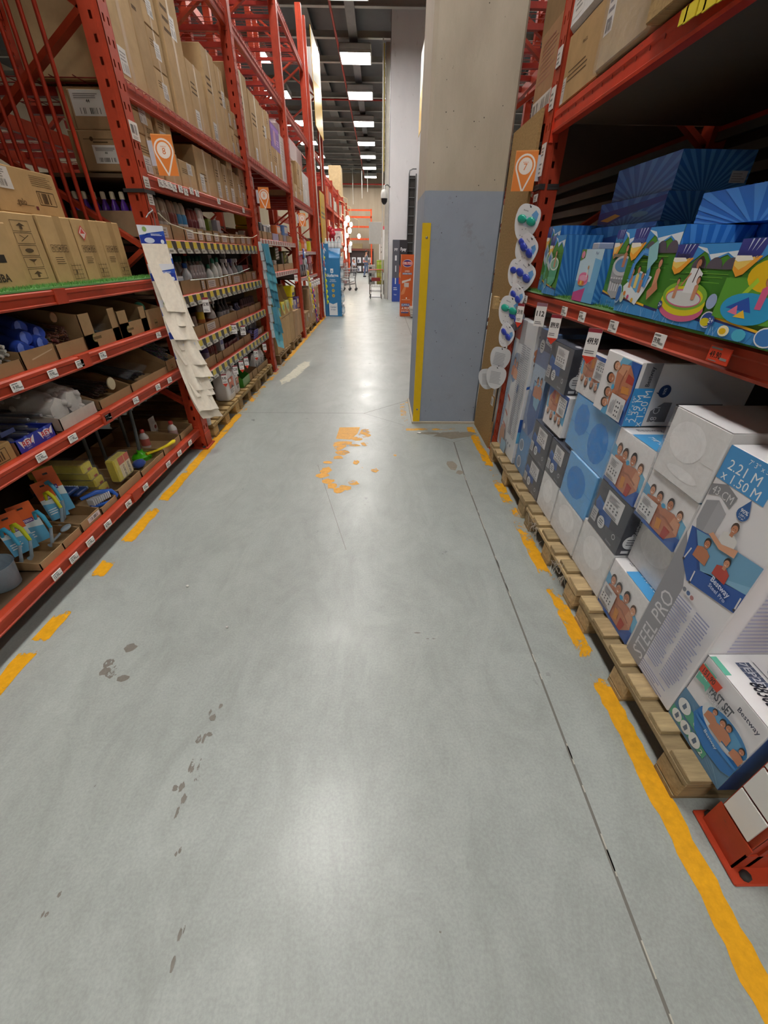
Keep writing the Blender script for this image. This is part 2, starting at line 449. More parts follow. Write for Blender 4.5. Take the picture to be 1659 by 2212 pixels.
# floor joints and lines
def joint(pts, w=.007, col='6c6a64'):
    b = MB('matte', col)
    for (x0,y0),(x1,y1) in zip(pts, pts[1:]):
        d = V3((x1-x0, y1-y0, 0)).normalized()*w/2; n = V3((-d.y, d.x, 0)); z = V3((0,0,.0006))
        p = V3((x0,y0,0)); q = V3((x1,y1,0))
        b.poly([p+n+z, p-n+z, q-n+z, q+n+z])
    trim(b, 'saw-cut joint in the concrete floor')
joint([(.688, -8), (.685, 2.75), (.71, 3.55)], .009)
b = MB('matte', 'b5b2a6')
for k in range(26):
    y = R.uniform(.1, 3.3); b.box(.6865, y, .0004, .6905, y+R.uniform(.02,.12), .0012)
trim(b, 'pale filler left in the floor joint')
joint([(-1.9, 4.362), (-.176, 4.356), (.37, 4.86)]); joint([(-.176, 4.356), (.25, 4.0)], .004)
joint([(.71, 3.55), (.42, 3.78)], .004, '85837c'); joint([(.71, 3.55), (1.0, 3.75)], .004, '85837c')
joint([(-3.5, 8.72), (1.3, 8.72)], .012, 'c4c5c2'); joint([(-3.5, 13.1), (3, 13.1)]); joint([(-3.5, 17.4), (3, 17.4)]); joint([(.69, 5), (.72, 17)], .008)
joint([(-.52, 3.05), (-.2, 1.9)], .003, '7d7b74')
def stripe(x0, x1, y0, y1, wearf, col='dc9f10', n=60):
    b = MB('line_paint', col); b.wear = []
    rows = []
    for i in range(n+1):
        y = y0+(y1-y0)*i/n
        rows.append([(x0+R.uniform(-.006,.006), y, .001), ((x0+x1)/2, y, .001), (x1+R.uniform(-.006,.006), y, .001)])
        wv = wearf(y); b.wear += [wv+R.uniform(-.05,.08), wv, wv+R.uniform(-.05,.08)]
    b.grid(rows, smooth=False)
    return b
def hump(y, a, c, h): return h*max(0, 1-abs((y-a)/c))
b = stripe(-1.592, -1.515, -3, 13.5, lambda y: .37+hump(y, 1.53, .16, .9)+hump(y, 1.2, .06, .3)+hump(y, 1.88, .13, .6)+hump(y, 2.4, .1, .25)+(.0 if y < 4.3 else .14 if y < 7 else .06), n=330)
trim(b, 'worn yellow line along the red shelf rack')
b = stripe(.898, .968, -3, 3.95, lambda y: .3+hump(y, 1.1, .16, .25)+(.0 if y < .95 else .06 if y < 1.3 else .12)+hump(y, 1.62, .12, .24)+hump(y, 2.25, .3, .14)+hump(y, 2.9, .2, .2), n=220)
trim(b, 'worn yellow line along the pallets of pool cartons')
def patch(pts, wv, col='dc9f10'):
    b = MB('line_paint', col); b.wear = []
    x0 = min(p[0] for p in pts); x1 = max(p[0] for p in pts); y0 = min(p[1] for p in pts); y1 = max(p[1] for p in pts)
    b.add([(p[0], p[1], .0013) for p in pts], [list(range(len(pts)))]); b.wear = [wv]*len(pts)
    return b
b = stripe(.24, .30, 3.85, 4.75, lambda y: .5+hump(y, 4, .2, .12), 'd7a23e', 20); trim(b, 'worn yellow line at the pillar foot')
b = MB('line_paint', 'd7a23e'); b.wear = [.42, .42, .6, .6]; b.add([(.27,3.9,.0014), (.27,3.84,.0014), (.98,3.88,.0014), (.98,3.92,.0014)], [(0,1,2,3)]); trim(b, 'worn yellow line in front of the pillar')
b = MB('line_paint', 'd7a23e'); b.wear = [.5]*4; b.add([(.24,4.78,.0014), (.24,4.72,.0014), (.37,4.74,.0014), (.37,4.8,.0014)], [(0,1,2,3)]); trim(b)
# worn direction arrow on the floor, only flakes of it left
b = MB('line_paint', 'dfa02a'); b.wear = []
def flake(cx, cy, rx, ry, wv, n=11):
    i0 = len(b.v)
    pts = [(cx+rx*math.cos(2*PI*k/n)*R.uniform(.6,1.15), cy+ry*math.sin(2*PI*k/n)*R.uniform(.6,1.15), .0012+R.random()*.0004) for k in range(n)]
    b.poly(pts); b.wear += [wv]*n
b.poly([(-.41,3.92,.001), (-.42,3.62,.001), (-.28,3.6,.001), (-.22,3.75,.001), (-.2,3.93,.001)]); b.wear += [.3]*5
for q in ((-.33,3.52,.1,.05,.4), (-.22,3.62,.07,.05,.42), (-.37,3.44,.06,.1,.42), (-.34,3.3,.07,.06,.44), (-.24,3.46,.06,.03,.5), (-.36,3.2,.05,.04,.46), (-.44,3.1,.05,.03,.45),
          (-.44,2.95,.05,.07,.4), (-.46,2.86,.06,.05,.38), (-.4,2.76,.05,.05,.38), (-.36,2.68,.05,.05,.36), (-.31,2.62,.05,.05,.36), (-.26,2.66,.05,.05,.4), (-.2,2.74,.05,.04,.43), (-.2,3.1,.03,.05,.44), (-.04,2.95,.04,.04,.44), (-.14,3.0,.03,.02,.46), (.14,3.25,.015,.02,.44), (-.14,3.75,.07,.12,.5), (-.13,3.5,.05,.05,.48)): flake(*q)
trim(b, 'flaking yellow direction arrow painted on the floor')
b = MB('line_paint', 'c9c6b4'); b.wear = []
for q in ((-1.26,6.2,.1,.5,.38,14), (-1.2,6.6,.1,.3,.4,12), (-1.32,5.8,.08,.3,.42)): flake(*q)
trim(b, 'pale filler patch on the floor beside the yellow line')
b = MB('line_paint', '8a8273'); b.wear = []
for q in ((.72,3.72,.2,.1,.35), (.5,3.77,.12,.04,.4), (.88,3.78,.1,.05,.4), (.62,3.05,.06,.09,.3,9), (.66,2.92,.04,.04,.4)): flake(*q)
trim(b, 'dirty patched concrete at the pillar foot')
b = MB('line_paint', '76726a'); b.wear = []
for cx, cy, sx, sy, n_ in ((-.65,.82,.03,.06,6), (-.64,.7,.025,.06,5), (-.655,.6,.02,.04,4), (-.6,.44,.012,.03,2), (-.95,.62,.015,.03,2), (-1.15,1.12,.06,.08,6), (-.52,.26,.012,.05,3), (.16,.28,.008,.008,1), (.2,.1,.006,.012,1), (-.3,4.46,.03,.02,2), (.3,4.45,.02,.01,1), (.2,1.25,.05,.02,3), (-.9,.33,.02,.03,3)):
    for k in range(n_): flake(cx+R.gauss(0, sx*.6), cy+R.gauss(0, sy*.7), sx*R.uniform(.15,.5), sy*R.uniform(.15,.45), R.uniform(.42,.47), 13)
trim(b, 'dark scuffs and drip stains on the floor')

# concrete pillar: grey paint to 1.95 m, bare concrete above
t = MB('raw_concrete'); t.prism([(.39,4.06),(.985,4.06),(1.0,4.075),(1.0,4.85),(.36,4.85),(.36,4.09)], 'z', 1.93, 7.7)
t.use('blue_paint'); t.prism([(.389,4.059),(.986,4.059),(1.001,4.074),(1.001,4.851),(.359,4.851),(.359,4.089)], 'z', 0, 1.93)
t.use('raw_concrete'); t.box(.34, 4.04, 0, 1.01, 4.86, .022)
pil = struct(t.build('pillar'), 'square concrete pillar, blue-grey paint on its lower part')
e = MB('matte', 'e2bd06'); e.prism([(.352,4.052),(.42,4.052),(.42,4.057),(.357,4.057),(.357,4.1),(.352,4.1)], 'z', .02, 1.72)
e.use('galv', '8c8c88')
for z in (.15, 1.62): e.lathe([(.011,4.052),(.008,4.046),(0,4.045)], (.39,0,z), 8, axis='y')
tag(e.build('corner_guard'), 'yellow metal edge guard bolted to the grey pillar corner', 'corner guard')

# ------------------------------------------------------------ pallet racking
def perf_x(mb, x, y0, y1, z0, z1, cols, pitch=.09, hw=.017, hh=.034, t=.003, zmax=3.4):
    """thin perforated plate facing along x; slots at y in cols."""
    xs = sorted((x, x+t)); edges = [y0]
    for c in cols: edges += [c-hw/2, c+hw/2]
    edges.append(y1)
    for i in range(0, len(edges), 2): mb.box(xs[0], edges[i], z0, xs[1], edges[i+1], z1)
    for c in cols:
        z = z0
        while z < z1:
            top = min(z+pitch-hh, z1) if z < zmax else z1
            mb.box(xs[0], c-hw/2, z, xs[1], c+hw/2, top); z += pitch if z < zmax else 99
def perf_y(mb, y, x0, x1, z0, z1, cols, pitch=.09, hw=.017, hh=.034, t=.003, zmax=3.4):
    edges = [x0]
    for c in cols: edges += [c-hw/2, c+hw/2]
    edges.append(x1)
    for i in range(0, len(edges), 2): mb.box(edges[i], y, z0, edges[i+1], y+t, z1)
    for c in cols:
        z = z0
        while z < z1:
            top = min(z+pitch-hh, z1) if z < zmax else z1
            mb.box(c-hw/2, y, z, c+hw/2, y+t, top); z += pitch if z < zmax else 99
RED = 'ae3e25'
class Rack:
    def __init__(s, name, label, sg, xf, depth):
        s.sg = sg; s.xf = xf; s.xr = xf-sg*depth        # sg=+1: aisle on the high-x side
        s.o = thing(name, label, 'pallet rack', (0,0,0))
    def frame(s, y, w=.11, h=4.7, d=.115, ends=True):
        xf, sg = s.xf, s.sg; xb = xf-sg*d
        m = MB('paint', RED)
        perf_x(m, xf-sg*.003, y, y+w, .02, h, (y+.03, y+w-.03))
        perf_y(m, y, min(xf,xb), max(xf,xb), .02, h, ((xf+xb)/2,))
        m.box(min(xf,xb), y+w-.003, .02, max(xf,xb), y+w, h)
        m.box(xf-sg*.03, y-.006, .02, xf-sg*.045, y+.0, h)
        p = m.build('front_post', s.o)
        m = MB('paint', RED); m.box(xf-sg*(d+.03), y-.045, 0, xf+sg*.02, y+w+.03, .012, .004)
        m.use('rubber', '2a2624')
        for yy in (y-.025, y+w+.012): m.lathe([(.014,.012),(.014,.022),(.0,.024)], (xf-sg*.02, yy, 0), 8)
        m.use('paint', RED); m.box(xf-sg*d, y-.006, .012, xf+sg*.004, y-.001, .1); m.box(xf, y-.006, .012, xf+sg*.004, y+w+.006, .13)
        m.build('foot_plate', p)
        m = MB('paint', RED); xr = s.xr
        m.box(min(xr,xr+sg*.1), y, .0, max(xr,xr+sg*.1), y+w, h); m.build('rear_post', s.o)
        zs = [.39+.565*k for k in range(int((h-.5)/.565)+1)]; fl = 1
        for z0, z1 in zip(zs, zs[1:]):
            m = MB('paint', RED); a, c = (xb, xr+sg*.1) if fl else (xr+sg*.1, xb); fl = 1-fl
            m.bar((a, y+w/2, z0), (c, y+w/2, z1), .03, .06, (0,1,0)); m.build('brace', s.o)
    def beam(s, y0, y1, zt, h=.065, rear=True, xo=-.03, splice=None, conn=.14, col=RED):
        sg = s.sg; x = s.xf+sg*xo; m = MB('paint', col); d = .045
        prof = [(x-sg*d,zt),(x-sg*.008,zt),(x,zt-.007),(x,zt-.32*h),(x-sg*.007,zt-.4*h),(x-sg*.007,zt-.82*h),(x,zt-.88*h),(x-sg*.003,zt-h),(x-sg*d,zt-h)]
        m.prism(prof if sg > 0 else prof[::-1], 'y', y0, y1)
        for yy in (y0, y1-.012):
            m.box(x-sg*d, yy, zt-conn, x+sg*.004, yy+.012, zt+.012)
        if splice:
            m.box(x-sg*.03, splice, zt-h*.98, x+sg*.004, splice+.085, zt+.002)
        ob = m.build('shelf_beam', s.o)
        if rear:
            xr = s.xr+sg*.02; m = MB('paint', col); m.box(min(xr,xr+sg*.045), y0, zt-h, max(xr,xr+sg*.045), y1, zt); m.build('rear_beam', s.o)
        return ob
    def deck(s, y0, y1, z, kind='board', col='5d4a36'):
        sg = s.sg; x0 = s.xr+sg*.05; x1 = s.xf-sg*.06
        if kind == 'board':
            m = MB('matte', col); m.box(min(x0,x1), y0+.01, z-.03, max(x0,x1), y1-.01, z-.008); m.build('shelf_board', s.o)
        else:
            m = MB('paint', '9a3c34'); k = y0+.05; xe = s.xf-sg*.032
            while k < y1:
                m.tube([(x0, k, z+.004), (xe, k, z+.004), (xe+sg*.018, k, z-.01), (xe+sg*.016, k, z-.05)], .003, 4); k += .1
            for i in range(8):
                xx = x0+(xe-x0)*i/7; m.tube([(xx, y0+.02, z+.008), (xx, y1-.02, z+.008)], .003, 4)
            m.use('paint', 'a3352a')
            k = y0+.2
            while k < y1: m.box(min(x0,x1), k, z-.045, max(x0,x1), k+.05, z); k += .42
            m.build('wire_deck', s.o)
    def panel(s, y0, y1, z0, z1, col='2b2521'):  # added dark sheet, its colour stands in for the shade deep in the shelves
        xr = s.xr; m = MB('matte', col); m.box(xr, y0, z0, xr-s.sg*.012, y1, z1); m.build('shade_backing', s.o)
    def ticket(s, parent, y, z, text, x=None, w=.06, h=.036, col='e9e8e4', ink='333333', drop=0):
        x = s.xf-s.sg*.03 if x is None else x
        m = MB('print', col); e = .004*s.sg; m.box(x, y-w/2, z-h/2, x+e, y+w/2, z+h/2)
        a = Art(m, (x+e, y-w/2*s.sg, z-h/2), (0, w*s.sg, 0), (0,0,h))
        a.text(text, .36, .48, h*.42, ink, fit=w*.55, bold=.02); a.rect(.06, .82, .6, .93, '7a7a78'); a.rect(.62, .25, .94, .4, '8a8a88'); a.rect(.1, .08, .5, .14, '8a8a88')
        m.build('price_label', parent)

# rack on the brush side of the aisle
LR = Rack('pallet_rack', 'red perforated steel rack holding brushes, bottles and brown cartons', 1, -1.57, 1.1)
for y in (.5, 3.4, 6.22, 9.1, 11.9, 12.4, 14.5): LR.frame(y, h=5.6)
b2 = {}
bays = [(.61, 3.4), (3.51, 6.22), (6.33, 9.1), (9.21, 11.9)]
y0, y1 = bays[0]
for z in (1.34, 1.03, .712, .185):
    b2[z] = LR.beam(y0, y1, z, .066, splice=2.24); LR.deck(y0, y1, z)
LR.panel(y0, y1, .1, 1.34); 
LR.beam(y0, y1, 3.1, .1); LR.deck(y0, y1, 3.1, 'board')
for y, tx in ((1.79,'9.90'),(2.02,'19.90'),(2.23,'10.90'),(2.44,'10.90'),(3.13,'9.90')): LR.ticket(b2[1.03], y, .995, tx)
for y, tx in ((1.74,'15.90'),(1.97,'11.90'),(2.29,'8.90'),(2.61,'9.90'),(2.92,'3.90'),(3.11,'9.90')): LR.ticket(b2[.712], y, .68, tx)
for y, tx in ((1.51,'12.50'),(1.64,'15.90'),(1.78,'15.90'),(1.95,'8.90'),(2.18,'6.90'),(2.4,'9.90'),(2.75,'8.90'),(2.95,'9.90'),(3.16,'6.90')): LR.ticket(b2[.185], y, .148, tx)
def hazard(y0, y1, zt, h, ob, step=.165, xo=-.03, haz=True):
    x = LR.xf+xo; m = MB('print', 'd8d6cd' if haz else 'cfcbc2'); m.box(x+.001, y0, zt-h, x+.006, y1, zt-.006)
    a = Art(m, (x+.006, y0, zt-h), (0,y1-y0,0), (0,0,h-.006)); L = y1-y0; k = 0
    while k*step < L:
        u = k*step/L; d = step/L
        if haz:
            a.poly([(u,.42),(u+d*.5,.42),(u+d*.46,1),(u,1)], 'd6bd2c'); a.poly([(u+d*.46,1),(u+d*.96,1),(u+d*1.08,.36),(u+d*.62,.3)], '27241f'); a.poly([(u+d*.72,.32),(u+d*.98,.36),(u+d*1.1,0),(u+d*.86,0)], '27241f')
            a.rect(u+d*.1, .1, u+d*.5, .28, '8d8a82')
        else:
            a.rect(u+d*.5, .2, u+d, 1, 'a3453c')
        k += 1
    m.build('ticket_strip', ob)
y0, y1 = bays[1]
for z, hz in ((2.40,0),(1.95,0),(1.578,1),(1.20,1),(.85,1),(.56,1)):
    ob = LR.beam(y0, y1, z, .085 if z < 2.4 else .085, rear=z < 2)
    LR.deck(y0, y1, z, 'board' if z < 2.3 else 'wire')
    if hz: hazard(y0+.1, y1-.02, z, .088, ob)
    if z == 1.95:
        for y in (3.75, 3.82, 3.9, 3.98, 4.1, 4.2, 4.33, 4.45, 5.0, 5.85): LR.ticket(ob, y, 1.925+R.uniform(-.01,.01), '7.90', w=.07, h=.045)
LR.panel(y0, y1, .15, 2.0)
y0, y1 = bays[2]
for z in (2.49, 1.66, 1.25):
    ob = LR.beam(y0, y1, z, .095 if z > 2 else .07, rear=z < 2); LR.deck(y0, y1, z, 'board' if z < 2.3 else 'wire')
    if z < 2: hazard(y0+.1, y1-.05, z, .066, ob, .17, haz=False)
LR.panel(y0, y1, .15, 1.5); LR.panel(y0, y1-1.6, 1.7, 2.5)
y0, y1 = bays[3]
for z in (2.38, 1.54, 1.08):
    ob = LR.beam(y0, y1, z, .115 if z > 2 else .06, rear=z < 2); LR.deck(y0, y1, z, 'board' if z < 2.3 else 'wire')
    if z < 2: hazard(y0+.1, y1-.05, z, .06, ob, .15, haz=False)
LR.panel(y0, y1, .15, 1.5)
for y0, y1 in bays[1:]:
    LR.beam(y0, y1, 3.58, .11); LR.deck(y0, y1, 3.58, 'wire')
    LR.beam(y0, y1, 4.75, .1); LR.deck(y0, y1, 4.75, 'wire')
for z in (1.1, 2.3, 3.6, 4.9): LR.beam(12.51, 14.5, z, .1)
# its back-to-back neighbour, seen only through the open upper levels
BR = Rack('pallet_rack', 'red steel rack standing back to back behind the bottle rack', -1, -3.95, 1.05)
for y in (.5, 3.4, 6.22, 9.1, 11.9): BR.frame(y, h=5.6)
for y0, y1 in bays:
    for z in (2.4, 3.58, 4.75): BR.beam(y0, y1, z, .1); BR.deck(y0, y1, z, 'wire')
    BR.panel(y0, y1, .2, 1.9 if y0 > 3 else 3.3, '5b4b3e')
# rack on the pool side
RR = Rack('pallet_rack', 'red perforated steel rack holding the pool cartons', -1, 1.03, 1.1)
for y in (.41, 3.29, 6.15): RR.frame(y, h=5.2)
for z in (1.288, 2.225, 3.5): RR.beam(3.41, 6.15, z, .09); RR.deck(3.41, 6.15, z, 'board' if z < 3 else 'wire')
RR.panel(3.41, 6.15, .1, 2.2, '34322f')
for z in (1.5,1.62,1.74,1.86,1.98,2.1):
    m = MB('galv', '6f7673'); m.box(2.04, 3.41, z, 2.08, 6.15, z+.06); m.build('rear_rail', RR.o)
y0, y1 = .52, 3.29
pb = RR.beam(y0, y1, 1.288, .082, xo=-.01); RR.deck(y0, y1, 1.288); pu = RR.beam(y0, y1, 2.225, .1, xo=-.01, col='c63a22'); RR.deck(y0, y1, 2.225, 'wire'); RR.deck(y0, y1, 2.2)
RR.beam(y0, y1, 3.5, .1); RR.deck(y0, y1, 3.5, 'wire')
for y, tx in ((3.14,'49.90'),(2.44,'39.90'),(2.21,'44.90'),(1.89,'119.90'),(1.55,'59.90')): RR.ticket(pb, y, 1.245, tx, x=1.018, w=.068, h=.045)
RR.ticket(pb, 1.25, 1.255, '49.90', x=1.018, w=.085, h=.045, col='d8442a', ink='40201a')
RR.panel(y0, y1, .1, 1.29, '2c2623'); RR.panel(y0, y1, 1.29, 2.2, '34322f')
for z in (1.8,1.9,2.0,2.1):
    m = MB('galv', '6f7673'); m.box(2.06, y0, z, 2.09, y1, z+.045); m.build('rear_rail', RR.o)
# neighbour rack behind the pool rack and the rack past the pillar
NR = Rack('pallet_rack', 'red steel rack behind the pool rack, seen between its shelves', 1, 3.4, 1.05)
for y in (.5, 3.4, 6.2, 9.0): NR.frame(y, h=5.2)
for y0, y1 in ((.61,3.4),(3.51,6.2),(6.31,9.0)):
    for z in (1.9, 3.0, 3.7, 4.6): NR.beam(y0, y1, z, .1, col='a8402c'); NR.deck(y0, y1, z, 'wire')
FR = Rack('pallet_rack', 'red steel rack past the grey pillar with a yellow board', -1, 1.01, 1.05)
for y in (6.4, 9.2, 12.4): FR.frame(y, h=5.75)
for y0, y1 in ((6.51,9.2),(9.31,12.4)):
    for z in (1.3, 2.3, 3.5, 4.7): FR.beam(y0, y1, z, .1); FR.deck(y0, y1, z, 'wire' if z > 2 else 'board')
# second run of racks past the cross aisle
SR = Rack('pallet_rack', 'red steel rack run past the cross aisle, toward the far wall', 1, -2.0, 1.1)
for y in (18.5, 21.4, 24.3, 27.2, 30.1): SR.frame(y, h=4.05)
for y0, y1 in ((18.61,21.4),(21.51,24.3),(24.41,27.2),(27.31,30.1)):
    for z in (1.2, 2.0, 3.1, 3.95): SR.beam(y0, y1, z, .12, col='d0431f'); SR.deck(y0, y1, z, 'board' if z < 2.5 else 'wire')
OR = Rack('pallet_rack', 'orange beam rack against the far concrete wall', -1, -2.9, .1)
OR.o['label'] = 'bright orange rack standing across the end of the aisle'
m = MB('paint', 'e0552a')
for z, h in ((4.45,.5),(3.45,.14),(2.55,.14)):
    if h > .3:
        m.box(-2.9, 43.5, z-.3, -.75, 43.6, z-.16); m.box(-2.9, 43.5, z+.2, -.75, 43.6, z+.32)
    else: m.box(-2.9, 43.5, z, -.75, 43.6, z+h)
m.build('shelf_beam', OR.o)
for x in (-2.9, -.85):
    m = MB('paint', 'e0552a'); m.box(x, 43.5, 0, x+.12, 43.62, 4.8); m.build('front_post', OR.o)
# ------------------------------------------------------------ helpers for goods
def fin(m, name, label, cat, group=None, parent=None):
    """link a mesh thing with its origin at the middle of its base."""
    xs = [v[0] for v in m.v]; ys = [v[1] for v in m.v]; zs = [v[2] for v in m.v]
    c = ((min(xs)+max(xs))/2, (min(ys)+max(ys))/2, min(zs))
    m.v = [(v[0]-c[0], v[1]-c[1], v[2]-c[2]) for v in m.v]
    o = m.build(name, None, c)
    return tag(o, label, cat, group)
def child(m, name, par):
    """a part built in world coordinates under an unrotated thing."""
    l = par.location if par.parent is None else par.location+par.parent.location
    m.v = [(v[0]-l[0], v[1]-l[1], v[2]-l[2]) for v in m.v]
    return m.build(name, par)
def sub(a, u0, v0, u1, v1, rot=0):
    U = a.U*(u1-u0); W = a.V*(v1-v0)
    if rot == 0: O, U2, V2 = a.O+a.U*u0+a.V*v0, U, W
    elif rot == 180: O, U2, V2 = a.O+a.U*u1+a.V*v1, -U, -W
    elif rot == 90: O, U2, V2 = a.O+a.U*u1+a.V*v0, W, -U
    else: O, U2, V2 = a.O+a.U*u0+a.V*v1, -W, U
    s = Art(a.mb, O, U2, V2, a.mat, a.k); return s
SK = ('cb9070', 'c08262', 'd6a080', 'b97856')
def person_print(a, u, v, s, skin, hair, shirt=None, w=1.0):
    """head and shoulders printed at (u,v) = chin; s = head height as a part of the face height."""
    r = a.h/a.w
    a.poly([(u-.95*s*r*w, v-1.7*s), (u-.9*s*r*w, v-.45*s), (u-.3*s*r, v-.12*s), (u+.3*s*r, v-.12*s), (u+.9*s*r*w, v-.45*s), (u+.95*s*r*w, v-1.7*s)], shirt or skin)
    if shirt: a.rect(u-.2*s*r, v-.4*s, u+.2*s*r, v+.1*s, skin)
    a.ell(u, v+.55*s, .42*s*r, .56*s, hair, 14); a.ell(u+.02*s*r, v+.38*s, .34*s*r, .46*s, skin, 14)
    for d in (-.13, .13): a.ell(u+d*s*r, v+.45*s, .045*s*r, .04*s, '3a2a24', 6)
    a.rect(u-.13*s*r, v+.14*s, u+.13*s*r, v+.19*s, 'f0e6e0')
def family(a):
    """four swimmers hugging in a framed pool."""
    a.rect(0, 0, 1, .5, '4586bf'); a.poly([(0,.42),(0,.8),(.16,.74),(.2,.5)], '5aa5d2'); a.poly([(.84,.5),(.88,.66),(1,.6),(1,.3)], '6fb4d8')
    a.poly([(0,.0),(0,.24),(.4,.14),(1,.3),(1,0)], '2458a8')
    r = a.h/a.w
    a.poly([(.1,.34),(.12,.6),(.3,.66),(.52,.6),(.74,.64),(.9,.56),(.93,.3),(.74,.05),(.3,.06)], 'bd7a5c')
    a.poly([(.1,.3),(.12,.58),(.24,.6),(.3,.36)], 'c98a6c'); a.poly([(.72,.36),(.76,.6),(.88,.55),(.92,.3)], 'd09878')
    a.poly([(.36,.52),(.46,.5),(.62,.2),(.5,.16)], 'a96a4e'); a.line([(.2,.5),(.4,.4),(.62,.44),(.84,.36)], .008, 'a2644a')
    a.poly([(.26,.3),(.4,.34),(.42,.1),(.32,.05)], 'b03a32'); a.poly([(.66,.3),(.8,.28),(.76,.06),(.66,.05)], 'ae3d33'); a.poly([(.47,.34),(.58,.36),(.6,.14),(.5,.1)], 'cf8a3c'); a.ell(.5,.63,.045,.05,'3fa0cf',10)
    for u, v, s, k, h in ((.19,.66,.2,0,'4a3328'), (.84,.6,.19,2,'5a4030'), (.38,.63,.215,1,'33241e'), (.62,.66,.22,3,'241a18')):
        a.ell(u, v+.55*s, .43*s*r, .56*s, h, 14); a.ell(u+.02*s*r, v+.36*s, .35*s*r, .48*s, SK[k], 14)
        for d in (-.14, .13): a.ell(u+d*s*r, v+.46*s, .05*s*r, .04*s, '3a2a24', 6)
        a.poly([(u-.16*s*r,v+.2*s),(u+.18*s*r,v+.2*s),(u+.02*s*r,v+.08*s)], 'f2e8e2')
    a.poly([(.26,.1),(.55,.03),(.78,.06),(.96,.2),(1,0),(.22,0)], '2a5fb2')
def white_label(a, u0, v0, u1, v1):
    a.rect(u0, v0, u1, v1, 'd8d9dc'); du = u1-u0; dv = v1-v0
    for i in range(4):
        for j in range(2): a.rect(u0+du*(.12+.2*i), v0+dv*(.42-.14*j), u0+du*(.2+.2*i), v0+dv*(.5-.14*j), '5b5e66')
    a.lines(u0+du*.15, v0+dv*.6, u1-du*.15, v1-dv*.08, 5, '9c9ea4', .4); a.lines(u0+du*.1, v0+dv*.06, u1-du*.1, v0+dv*.22, 2, '8c8e94', .3)
def badge(a, u, v, r):
    a.circ(u, v, r, 'cfd2d6'); q = r/a.h
    for i in range(3): a.rect(u-.55*r/a.w, v+q*(.3-.35*i), u+.5*r/a.w, v+q*(.45-.35*i), '4a4e58')
def film(t, x0, y0, z0, x1, y1, z1, side=-1):
    """shrink film stretched over the front and corners of a carton."""
    m = MB('film'); e = .004; n = 7; xf = x0-e if side < 0 else x1+e; rows = []
    for i in range(n+1):
        z = z0+(z1-z0)*i/n; row = [(x0+(x1-x0)*.35 if side < 0 else x1-(x1-x0)*.35, y1+e, z)]
        for j in range(n+1):
            row.append((xf+side*R.uniform(0,.004), y1+.002-(y1-y0+.004)*j/n, z))
        row.append((row[0][0], y0-e, z)); rows.append(row)
    m.grid(rows); child(m, 'shrink_film', t)
def carton_base(x0, y0, z0, x1, y1, z1, col, mat='print', bev=.004):
    m = MB(mat, col); m.box(x0, y0, z0, x1, y1, z1, bev); return m

# ------------------------------------------------------------ pallets
def pallet(cx, cy, along, deep, label, group, col='b09a74', name='wooden_pallet'):
    t = thing(name, label, 'pallet', (cx, cy, 0), 0, group)
    hx, hy = deep/2, along/2; n = max(5, round(along/.135))
    def c(): return '%02x%02x%02x' % tuple(max(0, min(255, int(int(col[i:i+2], 16)*(k+.0)))) for i, k in zip((0,2,4), [R.uniform(.82,1.1)]*3))
    m = MB('wood', col); y = -hy
    for k in range(n):
        w = .096 if k in (0, n-1) else R.choice((.07,.095,.1)); yc = -hy+.048+(along-.096)*k/(n-1)
        m.box(-hx+R.uniform(0,.012), yc-w/2, .122, hx-R.uniform(0,.01), yc+w/2, .142, .002, c())
    m.build('deck_boards', t)
    m = MB('wood', col)
    for x in (-hx+.05, 0, hx-.05): m.box(x-.048, -hy, .1, x+.048, hy, .1215, .002, c())
    m.build('stringer_boards', t)
    for x in (-hx+.055, 0, hx-.055):
        for y in (-hy+.06, 0, hy-.06):
            m = MB('wood', c()); m.box(x-.05, y-.055, .021, x+.05, y+.055, .0995, .006); m.build('block', t)
    m = MB('wood', col)
    for y in (-hy+.06, 0, hy-.06): m.box(-hx+.004, y-.05, .0, hx-.004, y+.05, .0205, .002, c())
    m.build('bottom_boards', t)
    return t
pallet(1.46, .975, .8, 1.0, 'worn wooden pallet under the tall grey pool carton', 'pallets under the pool cartons')
pallet(1.46, 1.805, .79, 1.0, 'splintered wooden pallet under the plain white pool cartons', 'pallets under the pool cartons')
pallet(1.46, 2.735, .99, 1.0, 'wooden pallet under the tall narrow pool carton by the plywood', 'pallets under the pool cartons')
m = MB('fabric', 'b3aa9a')
for k in range(40):
    x = .95+R.uniform(-.004,.02); y = R.choice((2.03, 1.6, 1.95))+R.uniform(-.08,.08); z = .11+R.uniform(-.02,.03)
    m.tube([(x,y,z), (x-R.uniform(0,.025), y+R.uniform(-.03,.03), z-R.uniform(.0,.02)), (x-R.uniform(.0,.03), y+R.uniform(-.04,.04), z-R.uniform(.02,.07))], .0012, 4)
o = m.build('torn_film_shreds'); tag(o, 'frayed shreds of torn wrapping hanging off the splintered pallet', 'packaging shreds'); o['kind'] = 'stuff'

# ------------------------------------------------------------ pool cartons standing on the pallets
PG = 'pool cartons stacked on the pallets'
XF, ZP = 1.03, .143
